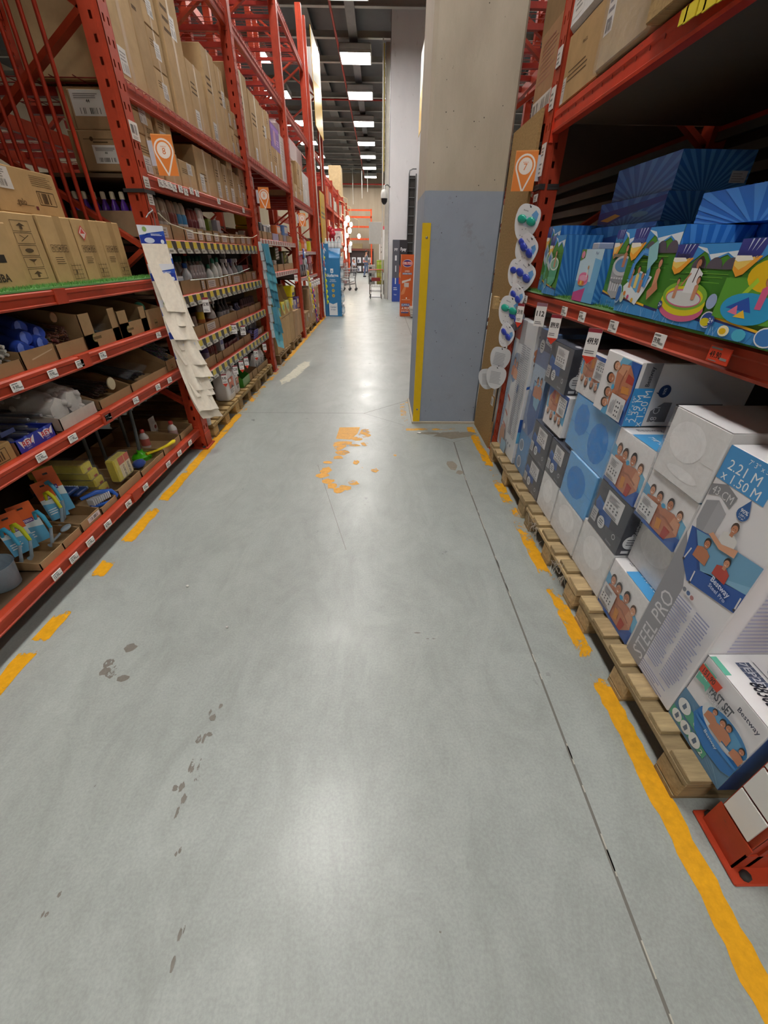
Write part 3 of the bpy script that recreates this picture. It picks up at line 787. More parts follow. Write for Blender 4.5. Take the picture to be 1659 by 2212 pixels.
# low carton with the round pool picture
q = (XF, .552, ZP, 1.5, .797, .458)
m = carton_base(*q, 'e0dfe3'); a = face_art(m, *q, '-x')
a.rect(0, 0, 1, .44, '5d87a9'); a.poly([(0,.43),(0,.47),(.31,.47),(.31,.4)], '5d87a9')
for i in range(9): a.line([(R.random(), R.random()*.4), (R.random(), R.random()*.42)], .0012, '7fa5c0')
a.poly([(0,.04),(0,.17),(.68,.16),(.68,.06)], '55a489'); a.rect(.19, .2, .47, .34, '55a489')
for u, v, r in ((.12,.105,.022), (.3,.11,.022), (.48,.115,.024), (.14,.29,.027)):
    a.circ(u, v, r, 'dfe2e2'); a.poly([(u-.03,v-.03),(u-.01,v+.05),(u+.035,v+.02),(u+.02,v-.04)], '5f6f86')
a.text('2', .62, .1, .02, 'dfe6e2'); a.ell(.38, .27, .03, .03, 'dfe6e2')
a.poly([(.3,.5),(.27,.36),(.4,.22),(.62,.17),(.9,.2),(1,.26),(1,.6),(.36,.6)], '2f78c0')
a.ell(.67, .55, .36, .17, 'd2d6da', 30); a.ell(.69, .57, .31, .13, '3f82ba', 30); a.ell(.7, .56, .26, .09, '5b9cc9', 24)
for u, v, s in ((.47,.58,.07), (.61,.57,.085), (.69,.6,.08), (.93,.56,.07)): person_print(a, u, v, s, SK[1], '2c2320')
a.ell(.67, .40, .36, .05, '3f88cc', 20, 0, PI, 2*PI); a.text('Bestway', .62, .34, .016, 'c7dcef', -6); a.text('FAST SET', .46, .77, .034, '4d525c', 0, .085, .03); a.text('POOL SET', .4, .69, .01, '9aa0aa'); a.text('Bestway', .79, .885, .022, '3b3f55', 0, .075)
a.poly([(.05,.7),(.05,.92),(.26,.92),(.25,.68),(.2,.72)], '63b79f'); a.text('2 m', .14, .8, .012, 'cfe8e0')
a.poly([(.03,.8),(.36,.8),(.38,.9),(.03,.9)], 'cf4529'); a.text('151.90', .18, .852, .022, '2a1a16', 0, .05)
b2a = face_art(m, *q, '+z'); b2a.rect(.0, .0, 1, 1, 'ebebed')
b2a.rect(.03, .0, .3, .04, '63b79f')
for i, ch in enumerate('7EP2B'):
    b2a.rect(.12+.07*i, .13, .185+.07*i, .22, '55607c'); b2a.text(ch, .152+.07*i, .175, .022, 'd4d8e0')
b2a.rect(.12, .245, .48, .25, '6a7080'); b2a.circ(.3, .31, .016, '7f8592'); b2a.circ(.3, .31, .0135, 'ebebed'); b2a.text('B', .3, .31, .014, '7f8592')
b2a.circ(.22, .46, .026, '3b3f4c'); b2a.circ(.22, .46, .023, 'ebebed'); b2a.text('M', .22, .46, .022, '3b3f4c', 90); b2a.ell(.6, .5, .2, .2, 'e2e2e2', 20)
b2a.text('8830509', .62, .14, .042, '1d1f2b', -3, .11, .01, .35); b2a.rect(.6, .42, .64, .425, '444a58'); b2a.rect(.66, .44, .69, .445, '444a58')
c2 = face_art(m, *q, '-y'); c2.rect(0, 0, 1, 1, '3d63a6'); c2.poly([(0,0),(0,.35),(1,.2),(1,0)], '355796')
fin(m, 'pool_carton', 'pool carton with orange price sticker and green icons, lowest near the rack foot', 'carton', PG)
# tall carton with the rectangular frame pool picture
q = (XF-.005, .80, ZP, 1.62, 1.074, 1.045)
m = carton_base(*q, 'e3e2e6'); a = face_art(m, *q, '-x')
a.poly([(0,0),(.33,.0),(.33,.47),(.13,.6),(0,.66)], '93949b')
a.text('STEEL PRO', .2, .22, .062, 'd5d5da', 90, .33, .0)
a.rect(.01, .885, .66, 1, '4a97d4'); a.text('2.21 M', .3, .944, .03, 'eef3f7', 0, .14, .012); a.text('x 1.50 M', .32, .906, .028, 'eef3f7', 0, .15, .012); a.text("7' 3\" x 59\"", .45, .98, .015, 'e6ecf2', 0, .1, .0)
a.poly([(.02,.86),(.2,.885),(.38,.865),(.36,.82),(.18,.84),(.03,.82)], '87888e'); a.poly([(.05,.8),(.2,.825),(.2,.69),(.12,.68),(.05,.72)], '9b9ca2'); a.poly([(.2,.825),(.35,.8),(.34,.72),(.2,.69)], 'a9aab0')
a.text('43 CM', .2, .848, .026, 'd4d4d8', 0, .08, .01)
a.ell(.52, .833, .075, .023, '2c5f9f'); a.poly([(.45,.84),(.53,.885),(.59,.84)], '2c5f9f'); a.text('90%', .525, .842, .012, 'e6ecf2', 0, .03); a.text('1,200 L', .525, .828, .007, 'e6ecf2'); a.text('317 gal.', .525, .819, .006, 'e6ecf2')
a.poly([(.04,.69),(.14,.56),(.33,.505),(1,.55),(1,.735),(.6,.72)], '2b57a4'); a.poly([(.12,.69),(.42,.575),(1,.63),(1,.735),(.6,.72)], '6fa3c6'); a.poly([(.42,.58),(.47,.58),(1,.66),(1,.63)], '84b6d4')
a.poly([(.12,.69),(.1,.69),(.38,.57),(.42,.578)], '24498c')
for (u, v), (p, r) in (((.18,.62),(.15,.565)), ((.37,.56),(.38,.51)), ((.98,.61),(.99,.56))): a.line([(u,v),(p,r)], .005, 'dfe0e4'); a.circ(p, r, .005, '3c3c44', 8)
person_print(a, .34, .66, .034, SK[3], '2a211e'); person_print(a, .66, .655, .031, SK[0], '2a211e', 'b8483e'); person_print(a, .54, .765, .034, SK[1], '4a3830', 'd8d6d4')
a.poly([(.3,.71),(.34,.725),(.5,.71),(.7,.73),(.7,.7),(.5,.69)], SK[2])
a.text('Bestway', .74, .585, .026, 'cfd8ea', -4, .075, .02); a.text('Steel Pro', .74, .563, .014, 'b8c6e2', -4)
for u, v, c in ((.38,.475,'7a7d88'), (.45,.475,'4f6a96'), (.52,.472,'b07a7a')): a.circ(u, v, .008, c)
a.lines(.36, .1, .63, .45, 26, '9b9fbe', .25); a.lines(.68, .1, .96, .46, 26, '9b9fbe', .3); a.lines(.36, .02, .96, .085, 5, '9b9fbe', .5)
t2 = face_art(m, *q, '+z'); t2.circ(.3, .2, .02, '55585f'); t2.circ(.3, .2, .017, 'e3e2e6'); t2.text('x', .3, .2, .014, '55585f'); t2.rect(.5, .2, .9, .6, 'b98b78')
s2 = face_art(m, *q, '-y'); s2.lines(.1, .2, .95, .8, 34, 'a9aac4', .1)
fin(m, 'pool_carton', 'tall grey-white carton picturing a rectangular frame pool', 'carton', PG)

def fam_carton(q, label, rot=0, side=True, withfilm=True, top=True):
    m = carton_base(*q, 'e6e5e7'); a = face_art(m, *q, '-x')
    p = sub(a, 0, 0, 1, 1, rot); pp = sub(p, .0, .0, .97, .88); family(pp); p.k = pp.k
    p.mb = m; white_label(p, .03, .08, .4, .5)
    t = face_art(m, *q, '+z')
    if top:
        t.rect(.35, .0, 1, .55, '4d9fd9'); t.text('2.39 M', .7, .32, .04, 'e6ecf2', 0, .12, .02); t.text("7'10\" x 59\"", .68, .12, .022, 'e6ecf2', 0, .12); t.text('Bestway', .2, .2, .03, '9a9aa2', 90); t.circ(.45, .75, .02, '8a8a90')
    if side:
        s = face_art(m, *q, '-y'); s.rect(.0, .0, .17, .62, '3f97d8'); s.rect(0, .62, .17, 1, '8a8a90'); s.rect(0, .62, .03, 1, 'e6e5e7')
        s.text("7' 10\" x 59\"", .03, .3, .016, 'e4ecf2', 90, .14, .0); s.text('2.39 M', .075, .29, .03, 'e4ecf2', 90, .14, .015); s.text('x 1.50 M', .128, .29, .03, 'e4ecf2', 90, .15, .015)
        s.text('Bestway', .1, .8, .022, '2f3038', 90, .08, .02); s.ell(.26, .58, .05, .1, '26406e'); s.poly([(.19,.56),(.26,.48),(.3,.55)], '26406e'); s.text('90%', .26, .58, .012, 'c8d0de', 90)
        s.poly([(.2,.08),(.2,.26),(.29,.4),(.36,.4),(.36,.08)], '77777d'); s.text('58 CM', .25, .22, .026, 'e6e5e7', 90, .09); s.poly([(.4,.08),(.4,.38),(.8,.38),(.8,.08)], '77777d')
    o = fin(m, 'pool_carton', label, 'carton', PG)
    if withfilm: film(o, *q)
    return o
def dark_carton(q, label):
    m = carton_base(*q, '454852'); a = face_art(m, *q, '-x')
    a.poly([(0,.0),(1,0),(1,.35),(0,.2)], '53565f'); a.poly([(.05,.5),(.1,.68),(.6,.52),(.62,.3),(.45,.28),(.1,.42)], '23549c'); a.poly([(.05,.52),(.1,.68),(.6,.52),(.5,.5),(.14,.6)], '2f6cb8')
    white_label(a, .3, .5, .8, .92); badge(a, .38, .26, .03); a.rect(.04, .14, .22, .42, 'b3b5ba'); a.lines(.07, .18, .19, .38, 4, '7c7f88')
    a.circ(.82, .26, .013, 'b9bcc2'); a.circ(.82, .26, .009, '4a4d57'); a.text('Bestway', .75, .08, .014, '8f929c')
    s = face_art(m, *q, '-y'); s.rect(0, 0, 1, 1, '2a2d3a'); s.text('Bestway', .12, .62, .034, 'c3c6ce', 90, .1); badge(s, .1, .28, .035); s.rect(.04, .04, .11, .1, 'c9cbd0'); s.rect(.13, .04, .2, .1, 'c9cbd0'); s.rect(.145, .06, .185, .085, '2a2d3a')
    t = face_art(m, *q, '+z'); t.rect(0, 0, 1, 1, '565a66'); t.text('Bestway', .5, .2, .03, 'c3c6ce', 0, .12); t.ell(.8, .12, .12, .06, 'c3c6ce')
    o = fin(m, 'pool_carton', label, 'carton', PG); film(o, *q); return o
def plain_carton(q, label, col, spot, blobs, topcol=None):
    m = carton_base(*q, col); a = face_art(m, *q, '-x')
    for u, v, ru, rv, n in blobs: a.ell(u, v, ru, rv, spot, n)
    a.rect(0, .49, 1, .497, spot)
    if topcol: t = face_art(m, *q, '+z'); t.rect(0, 0, 1, 1, topcol)
    o = fin(m, 'pool_carton', label, 'carton', PG); film(o, *q); return o
XD = 1.5
plain = ('dededf', 'eeeeef'); blue = ('66aae4', '2585d8', 'b4dcf6')
# column beside the tall carton
fam_carton((XF, 1.08, ZP, XD, 1.347, .398), 'family-picture carton lying on the pallet boards, beside the tall grey-white carton', side=False)
plain_carton((XF+.05, 1.08, .40, XD, 1.345, .63), 'plain white carton directly above the lowest family-picture carton', plain[0], plain[1], [(.45,.62,.35,.3,24)])
fam_carton((XF, 1.08, .632, XD, 1.345, .835), 'family-picture carton under the big torn-window white carton', side=False)
plain_carton((XF-.01, 1.08, .837, XD, 1.335, 1.075), 'white carton topmost beside the tall grey-white carton, oval window in its film', plain[0], 'ebebed', [(.42,.62,.33,.28,15), (.55,.2,.3,.08,12)], 'e2e2e4')
# next column
plain_carton((XF, 1.354, ZP, XD, 1.654, .402), 'plain white carton on the pallet boards under the large dark carton', plain[0], plain[1], [(.5,.6,.3,.3,22)], 'eeeef0')
dark_carton((XF, 1.354, .404, XD, 1.624, .645), 'large dark navy carton beside the light blue one, on a plain white carton')
fam_carton((XF, 1.352, .647, XD, 1.62, .893), 'upright family-picture carton standing on the large dark navy carton', side=False)
# next column
plain_carton((XF, 1.664, ZP, XD, 1.98, .372), 'plain white carton on the pallet boards under the smaller light blue carton', plain[0], plain[1], [(.5,.62,.3,.3,22)], 'eeeef0')
plain_carton((XF, 1.66, .374, XD, 1.975, .622), 'smaller light blue carton with one dark oval, above a plain white carton', blue[0], blue[1], [(.45,.52,.33,.34,13)], 'a9d4f4')
plain_carton((XF+.01, 1.63, .624, XD, 2.09, .898), 'wide light blue carton with two dark windows, under the family-picture cartons', blue[0], blue[1], [(.26,.62,.17,.3,9), (.7,.45,.2,.36,14)], '45a2e6')
fam_carton((XF-.01, 1.6, .9, XD, 1.875, 1.155), 'family carton on its side with big size lettering, on the wide light blue carton', 90, True, False, False)
fam_carton((XF+.01, 1.88, .9, XD, 2.13, 1.105), 'upside-down family-picture carton on the wide light blue carton', 180, False, True, False)
# next column
plain_carton((XF, 1.995, ZP, XD, 2.225, .382), 'narrow plain white carton on the pallet boards beside a dark carton', plain[0], plain[1], [(.5,.62,.3,.3,22)])
dark_carton((XF, 1.985, .384, XD, 2.22, .6), 'dark navy carton on the narrow plain white carton')
# small dark cartons toward the plywood
dark_carton((XF, 2.235, ZP, XD, 2.53, .36), 'dark navy carton resting on the pallet boards, lowest of its stack')
dark_carton((XF, 2.235, .362, XD, 2.53, .6), 'dark navy carton second up its stack, under the small upside-down family carton')
fam_carton((XF+.005, 2.15, .618, XD, 2.44, .85), 'small upside-down family-picture carton under the topmost dark carton', 180, False, True, False)
dark_carton((XF-.01, 2.2, .852, XD, 2.51, 1.09), 'dark navy carton topmost of its stack under a red-tipped price tag')
# tall blue carton and the tall narrow text-covered carton
q = (XF+.015, 2.545, ZP, XD, 2.79, 1.11)
m = carton_base(*q, '5f7fb0'); a = face_art(m, *q, '-x')
a.rect(0, 0, 1, .3, '5a8fc4'); a.rect(0, .3, 1, .6, '7b8fb4'); a.rect(0, .6, 1, .78, 'a8bdd4'); a.rect(0, .78, 1, .88, '6a7ca6'); a.rect(0, .88, 1, 1, '565c72')
a.poly([(.2,.42),(.25,.68),(.95,.66),(1,.4),(.6,.3)], '44639c'); a.poly([(.25,.67),(.95,.66),(.8,.5),(.5,.52)], '7fb0d0'); person_print(a, .5, .66, .05, SK[1], '2a211e'); person_print(a, .75, .67, .05, SK[1], '2a211e')
badge(a, .3, .9, .04); a.text('Bestway', .75, .93, .035, 'd0d4de', -8); a.circ(.3, .2, .045, 'd0d4da'); a.circ(.3, .2, .036, '7c8ea4'); a.circ(.35, .07, .045, 'd0d4da'); a.circ(.35, .07, .036, '7c8ea4'); a.circ(.2, .34, .02, 'd5d9df')
o = fin(m, 'pool_carton', 'tall blue carton behind the small dark cartons, picturing a pool', 'carton', PG); film(o, *q)
q = (XF-.005, 2.8, ZP, 1.42, 3.25, 1.12)
m = carton_base(*q, 'dbdfe3'); a = face_art(m, *q, '-x')
a.rect(.0, .86, .28, 1, 'c4553f'); a.rect(.28, .84, .5, 1, 'a5a6aa'); a.poly([(.0,.0),(.0,.84),(.12,.84),(.2,.5),(.1,.0)], 'a9b6c8'); a.ell(.28, .66, .16, .11, '7f93b4'); person_print(a, .24, .68, .05, SK[1], '4a3830'); person_print(a, .36, .67, .05, SK[2], '4a3830')
a.text('STEEL PRO MAX', .08, .3, .036, '6f8cb4', 90, .52, .0); a.lines(.5, .18, .72, .86, 46, '9ea2b0', .15); a.lines(.76, .18, .95, .86, 46, '9ea2b0', .2)
for v in (.46, .34, .24): a.poly([(.26,v),(.42,v-.03),(.42,v-.05),(.26,v-.02)], 'c06a5a')
a.ell(.3, .12, .14, .09, 'b98d78'); a.rect(.32, .0, .6, .1, '8fb4d0'); a.ell(.68, .55, .035, .035, '4d5f86'); a.rect(.4, .72, .52, .78, '8a92a4')
for u in (.6, .72, .84): a.circ(u, .12, .012, '7c8698')
t = face_art(m, *q, '-y'); t.rect(0,0,1,1,'d2d4d8'); t.rect(.0, .0, .22, .05, 'b6bcc6'); t.rect(0, .05, .22, .17, 'd2d4d8'); t.rect(.0, .17, .22, .26, '5aa3cc'); t.rect(.0, .26, .22, .36, '2c57a4'); t.poly([(0,.6),(.0,.58),(.2,.6),(.22,.63)], '2c57a4'); t.ell(.1, .83, .09, .03, SK[1]); t.ell(.1, .79, .08, .03, SK[3]); t.ell(.11, .75, .07, .02, '33261f'); t.ell(.08, .93, .035, .014, '50545e'); t.ell(.08, .93, .025, .009, 'd2d4d8'); t.ell(.09, .89, .03, .01, '30343c')
fin(m, 'pool_carton', 'tall narrow grey carton covered in small print, beside the plywood board', 'carton', PG)
# ------------------------------------------------------------ pool shelf: turf, picture cartons, blue sunburst cartons
def turf(name, label, x0, y0, x1, y1, z, fringe_x, sg):
    m = MB('fabric', '4d8a36'); m.box(x0, y0, z, x1, y1, z+.008)
    for i in range(int(9000*(y1-y0)/3)):
        x = fringe_x-sg*abs(R.gauss(0, .09)); y = R.uniform(y0, y1); 
        if x < min(x0,x1) or x > max(x0,x1): continue
        h = R.uniform(.012, .026); a = R.uniform(0, 6.28); d = .0016; dx = R.uniform(-.012,.012); dy = R.uniform(-.012,.012)
        c = R.choice(('4f8a3a','639c47','3f7a30','77ad56'))
        m.poly([(x-d*math.cos(a), y-d*math.sin(a), z+.006), (x+d*math.cos(a), y+d*math.sin(a), z+.006), (x+dx, y+dy, z+h)], c)
    o = fin(m, name, label, 'artificial turf'); o['kind'] = 'stuff'; return o
turf('turf_mat', 'green artificial turf strip under the pool picture cartons', 1.04, .56, 1.4, 3.27, 1.29, 1.045, -1)
ZS = 1.302
SG = 'pool picture cartons on the turf shelf'
def sky_head(a, txt='Bestway', tc='2f2a66', hills=True):
    """the shared head of these cartons: blue sky, orange sun bowl, lawn and a blue water foot."""
    a.rect(0, 0, 1, 1, '4f8f34'); a.rect(0, .3, 1, .72, '3f7d2c')
    for i in range(7): a.rect(R.random()*.5, .56+.02*i, .5+R.random()*.5, .57+.02*i, R.choice(('2f6324','5a9a3a','6aa83e')))
    a.poly([(0,.78),(.3,.78),(.48,.93),(.6,.8),(.8,.88),(1,.76),(1,1),(0,1)], '3f8fd4'); a.poly([(.3,.98),(.55,.88),(1,.93),(1,.8),(.8,.9),(.6,.82),(.48,.95)], 'dfeaf2')
    a.poly([(0,.8),(0,1),(.34,1),(.3,.82)], '39408c')
    if hills:
        for u in (.45, .68, .9): a.ell(u, .72, .11, .13, '5b5560', 14, 0, 0, PI)
    for u in (.12, .17, .22): a.poly([(u,.88),(u+.05*(u-.1)*8,1),(u+.02+.05*(u-.1)*8,1)], 'c9d6ec')
    a.poly([(0,.78),(.02,.7),(.1,.63),(.18,.66),(.34,.84),(.3,.84),(.2,.78)], 'f0a63a'); a.poly([(0,.8),(.02,.74),(.1,.7),(.17,.74),(.28,.84),(.1,.8)], 'f3d06a'); a.poly([(0,.8),(.05,.78),(.24,.8),(.2,.84),(0,.84)], 'f2efe4')
    a.text(txt, .15, .865, .085*a.h, tc, 0, a.w*.3, .02)
    a.poly([(0,0),(0,.16),(1,.1),(1,0)], '3f8fd0'); a.poly([(0,.16),(0,.19),(1,.12),(1,.09)], '2b2f6a'); a.poly([(0,.19),(0,.215),(.7,.145),(.7,.12)], 'e8b72c')
    for i in range(14): u = R.random(); a.line([(u, 0), (u+R.uniform(-.06,.06), .1)], .002, R.choice(('7fb8e6','a9d2f0','2a6fb4')))
def ringpool(a, u, v, ru, cols, water='cdd6dc', inner=.78):
    rv = ru*a.w/a.h*.36; h = rv*.42
    for i, c in enumerate(cols[::-1]): a.ell(u, v-h*(len(cols)-1-i), ru*(1-.015*i), rv, c, 30)
    for i, c in enumerate(cols): a.ell(u, v+rv*(.06-.12*i), ru*(inner+.14-.05*i), rv*(inner+.08-.09*i), c, 28)
    a.ell(u, v-rv*.18, ru*inner, rv*(inner-.2), water, 26)
def kid(a, u, v, s, shirt=None, hair='33241e'):
    r = a.h/a.w
    a.poly([(u-.3*s*r, v-1.7*s), (u-.34*s*r, v-.3*s), (u, v-.1*s), (u+.34*s*r, v-.3*s), (u+.3*s*r, v-1.7*s)], shirt or SK[1])
    a.ell(u, v+.3*s, .34*s*r, .42*s, hair, 12); a.ell(u, v+.22*s, .26*s*r, .34*s, SK[0], 12)
def burst(a, n=18, cu=.5, cv=-.1, c0='2f74c0', c1='4f94d6'):
    a.rect(0, 0, 1, 1, c0)
    for i in range(n):
        t0 = PI*(i+.15)/n; t1 = PI*(i+.6)/n
        a.poly([(cu,cv), (cu+2*math.cos(t0), cv+2.4*math.sin(t0)), (cu+2*math.cos(t1), cv+2.4*math.sin(t1))], c1)
def shelf_carton(q, label, draw, side=True, group=SG):
    m = carton_base(*q, '3c7cc4'); a = face_art(m, *q, '-x'); draw(a)
    s = face_art(m, *q, '-y'); burst(s)
    t = face_art(m, *q, '+z'); burst(t)
    return fin(m, 'pool_picture_carton', label, 'carton', group)
def d_green(a):
    sky_head(a, 'Bestway', '39408c', False); a.poly([(.05,.62),(.2,.75),(.38,.66),(.3,.4),(.08,.5)], 'b9c6d2'); a.poly([(.08,.6),(.2,.7),(.32,.63),(.26,.52)], '5b86b8')
    a.poly([(.3,.52),(.36,.22),(.6,.14),(.82,.24),(.9,.52)], '4fa27c'); a.ell(.6, .53, .3, .11, 'd7e6dc', 20); a.ell(.6, .53, .25, .085, '7fb69c', 20); kid(a, .62, .68, .12, SK[0])
    a.poly([(.3,.3),(.36,.18),(.86,.28),(.84,.32)], '63b38e'); a.ell(.2, .18, .1, .09, '8fb8c4', 14); a.ell(.2, .19, .08, .07, '4d8fa0', 14)
def d_pink(a):
    a.rect(0,0,1,1,'b9d6e6'); a.rect(0,.0,1,.4,'63a9d8'); a.poly([(.7,.2),(1,.2),(1,.8),(.7,.84)],'6fb0dc'); a.poly([(0,.0),(0,.16),(.55,.28),(.5,0)],'c2478c'); a.poly([(0,.78),(.22,.84),(.22,1),(0,1)],'4f7d3a'); a.ell(.11,.9,.08,.07,'d98aa4',12)
    ringpool(a, .36, .48, .24, ('e07aa6','d8689a','ea94b8'), 'e6a6c2'); kid(a, .5, .64, .09, 'e3e0da', 'c9a05a'); a.ell(.3,.36,.16,.05,'c99a4a',14); a.text('Pool', .75, .93, .012, '5f6f9a')
    for u in (.2,.3,.4): a.ell(u,.37,.04,.04,R.choice(('d9603a','e2c24a','5f8a4a')),10)
def d_grey(a):
    sky_head(a, 'Bestway', '3f9ad0', False); a.rect(.1,.66,.7,.7,'8f8068')
    a.poly([(.2,.52),(.24,.2),(.5,.12),(.85,.16),(.95,.5)],'a3a7ae')
    for i in range(6): a.poly([(.25+.11*i,.4),(.31+.11*i,.4),(.32+.1*i,.22),(.27+.1*i,.22)],'cfd3d8')
    a.ell(.58,.55,.38,.13,'c3c7cc',22); a.ell(.6,.56,.31,.09,'5b90c0',22); kid(a,.62,.74,.12)
    a.ell(.58,.38,.36,.05,'8a8e96',20,0,PI,2*PI)
def d_slide(a):
    sky_head(a, 'Bestway', '5a6fb0'); a.poly([(.1,.32),(.16,.2),(.5,.12),(.62,.3),(.7,.46),(.4,.52)],'dce6ec'); a.poly([(.14,.4),(.4,.5),(.66,.45),(.45,.26)],'5fa8d8')
    for (u,v,s,c) in ((.25,.48,.1,SK[0]),(.38,.5,.11,'e8d27a'),(.5,.44,.1,SK[1])): kid(a,u,v,s,c)
    pts = [(.2,.42),(.22,.6),(.36,.74),(.52,.72),(.6,.5),(.58,.34)]; a.line(pts, .022, '3b86d0'); a.line([(u+.02,v) for u,v in pts], .012, '5b9fe0')
    a.poly([(.46,.78),(.62,.86),(.7,.66),(.56,.52)],'8fc6cc'); kid(a,.8,.58,.13,SK[0]); a.poly([(.7,.3),(.84,.42),(.9,.34),(.74,.2)],SK[1])
    a.ell(.04,.22,.08,.12,'9fc0d8',16); a.ell(.04,.22,.065,.1,'3b6fb4',16); a.ell(.16,.19,.05,.07,'b9c8b4',14)
    for u,v,c in ((.2,.24,'e08a3a'),(.3,.2,'c8507a'),(.42,.17,'e0b23a')): a.ell(u,v,.03,.03,c,8)
def d_ring(a):
    sky_head(a, 'Bestway', '3b3a55'); ringpool(a, .4, .38, .38, ('7fb53e','dccf2a','d0668c'), 'd3d6d6', .74)
    a.poly([(.38,.72),(.36,.42),(.55,.42),(.58,.66),(.5,.72)],'e4e6e8'); a.ell(.48,.79,.05,.075,'3a2a26',12); a.ell(.47,.77,.035,.055,SK[1],12); a.line([(.49,.75),(.47,.55)],.004,'3a2a26'); a.line([(.4,.66),(.3,.5)],.006,SK[1])
    kid(a,.24,.52,.11,SK[0]); kid(a,.56,.55,.12,SK[0])
    a.ell(.86,.36,.07,.09,'9fb4d8',16); a.ell(.9,.15,.1,.1,'d9dde4',18); a.ell(.9,.15,.085,.085,'2f4f9a',18); a.ell(.88,.12,.07,.05,'dccf2a',14); a.ell(.05,.23,.04,.05,'25407e',12)
    a.text('2+', .05, .23, .012, 'e6eaf0')
def d_yel(a):
    sky_head(a, 'Bestway', '39408c', False); a.rect(.0,.2,1,.62,'5da03a'); a.ell(.55,.66,.28,.16,'e6bd1e',20); a.line([(.2,.3),(.42,.62)],.014,'a9cf3a'); a.line([(.78,.3),(.7,.6)],.012,'a9cf3a')
    a.ell(.42,.33,.34,.16,'2f9ed2',24); a.poly([(.15,.32),(.4,.45),(.5,.3)],'2b57b4'); a.poly([(.2,.28),(.3,.36),(.34,.26)],'e07a9a'); a.poly([(.3,.24),(.4,.32),(.46,.24)],'f0c23a'); kid(a,.56,.58,.14,'d9608c','a0603a')
    a.ell(.26,.08,.08,.06,'f0e9c2',14); a.ell(.25,.075,.05,.035,'e6bd1e',12); a.ell(.48,.07,.09,.065,'4fb8d8',14); a.ell(.8,.1,.13,.1,'e6eaf0',18); a.ell(.8,.1,.115,.085,'3f7fc8',18); a.ell(.03,.16,.05,.055,'2f4f9a',14); a.text('2+', .03, .16, .014, 'e6eaf0')
shelf_carton((1.09, 2.93, ZS, 1.3, 3.14, 1.655), 'pool carton half hidden behind the green round pool carton, by the red post', d_green)
shelf_carton((1.035, 2.68, ZS, 1.24, 2.9, 1.6), 'pool carton picturing a green round pool, by the red post', d_green)
shelf_carton((1.04, 2.2, ZS, 1.22, 2.44, 1.53), 'small light blue carton picturing a pink paddling pool', d_pink)
shelf_carton((1.075, 1.975, ZS, 1.27, 2.185, 1.6), 'pool carton picturing a grey whirlpool tub', d_grey)
shelf_carton((1.035, 1.65, ZS, 1.28, 1.96, 1.595), 'pool carton picturing a blue-hooded baby pool', d_slide)
shelf_carton((1.03, 1.335, ZS, 1.28, 1.642, 1.537), 'pool carton picturing a green, yellow and pink ring pool', d_ring)
shelf_carton((1.005, 1.05, ZS, 1.26, 1.325, 1.545), 'pool carton picturing a round mat pool with a yellow parasol', d_yel)
def sun_carton(q, label, sticker=None, pic=False):
    m = carton_base(*q, '2f74c0'); a = face_art(m, *q, '-x'); burst(a, 16, .5, -.2)
    s = face_art(m, *q, '-y'); burst(s, 22, .45, -.15, '2d6cb6', '5597d4')
    if sticker: s.rect(*sticker, 'b7bcc6'); s.lines(sticker[0]+.02, sticker[1]+.03, sticker[2]-.02, sticker[3]-.03, 4, '8e949e')
    if pic: a.poly([(0,.2),(.2,.1),(.5,.4),(1,.7),(1,.9),(.4,.7),(0,.6)], '2f4f9a'); a.poly([(.05,.3),(.2,.2),(.4,.4),(.3,.5)], 'eab63c'); a.ell(.7,.35,.12,.1,'5fa0c8',14)
    t = face_art(m, *q, '+z'); burst(t)
    return fin(m, 'sunburst_carton', label, 'carton', 'blue sunburst cartons on the pool shelf')
sun_carton((1.3, 2.27, ZS, 1.66, 2.95, 1.47), 'wide blue sunburst carton at the foot of the tall blue stack')
sun_carton((1.27, 2.25, 1.472, 1.63, 3.0, 1.64), 'blue sunburst carton with grey sticker, second down the tall blue stack', (.05,.1,.25,.4), True)
sun_carton((1.31, 2.3, 1.642, 1.64, 2.95, 1.755), 'thin blue sunburst carton just under the top of the tall blue stack', None, True)
sun_carton((1.33, 2.32, 1.757, 1.66, 2.88, 1.9), 'topmost blue sunburst carton of the tall stack, grey sticker on its end', (.75,.2,.97,.5))
sun_carton((1.29, 1.3, ZS, 1.62, 1.94, 1.535), 'blue sunburst carton directly behind the ring pool carton')
sun_carton((1.2, 1.25, 1.6, 1.55, 1.87, 1.7), 'blue sunburst carton lying highest behind the ring pool carton')
sun_carton((1.29, 1.28, 1.537, 1.62, 1.93, 1.598), 'flat blue sunburst carton between two others behind the ring pool carton')
# small grey bottle box and back-of-shelf goods
m = MB('print', 'aab0bc'); m.box(1.12, 2.45, ZS, 1.2, 2.52, 1.56, .004); a = face_art(m, 1.12, 2.45, ZS, 1.2, 2.52, 1.56, '-y'); a.rect(.1,.1,.9,.9,'8d95a4'); a.lines(.2,.2,.8,.7,6,'6c7482')
fin(m, 'small_box', 'slim grey upright box standing behind the pink pool carton', 'box')
for (x0,y0,x1,y1,z1,lb) in ((1.75,2.5,2.05,3.0,1.6,'brown carton deep in the shelf behind the tall blue stack'), (1.7,1.0,2.05,1.5,1.55,'brown carton deep in the shelf behind the yellow parasol carton')):
    m = MB('card', '8f7350'); m.box(x0,y0,1.29,x1,y1,z1,.004); fin(m, 'cardboard_carton', lb, 'carton')
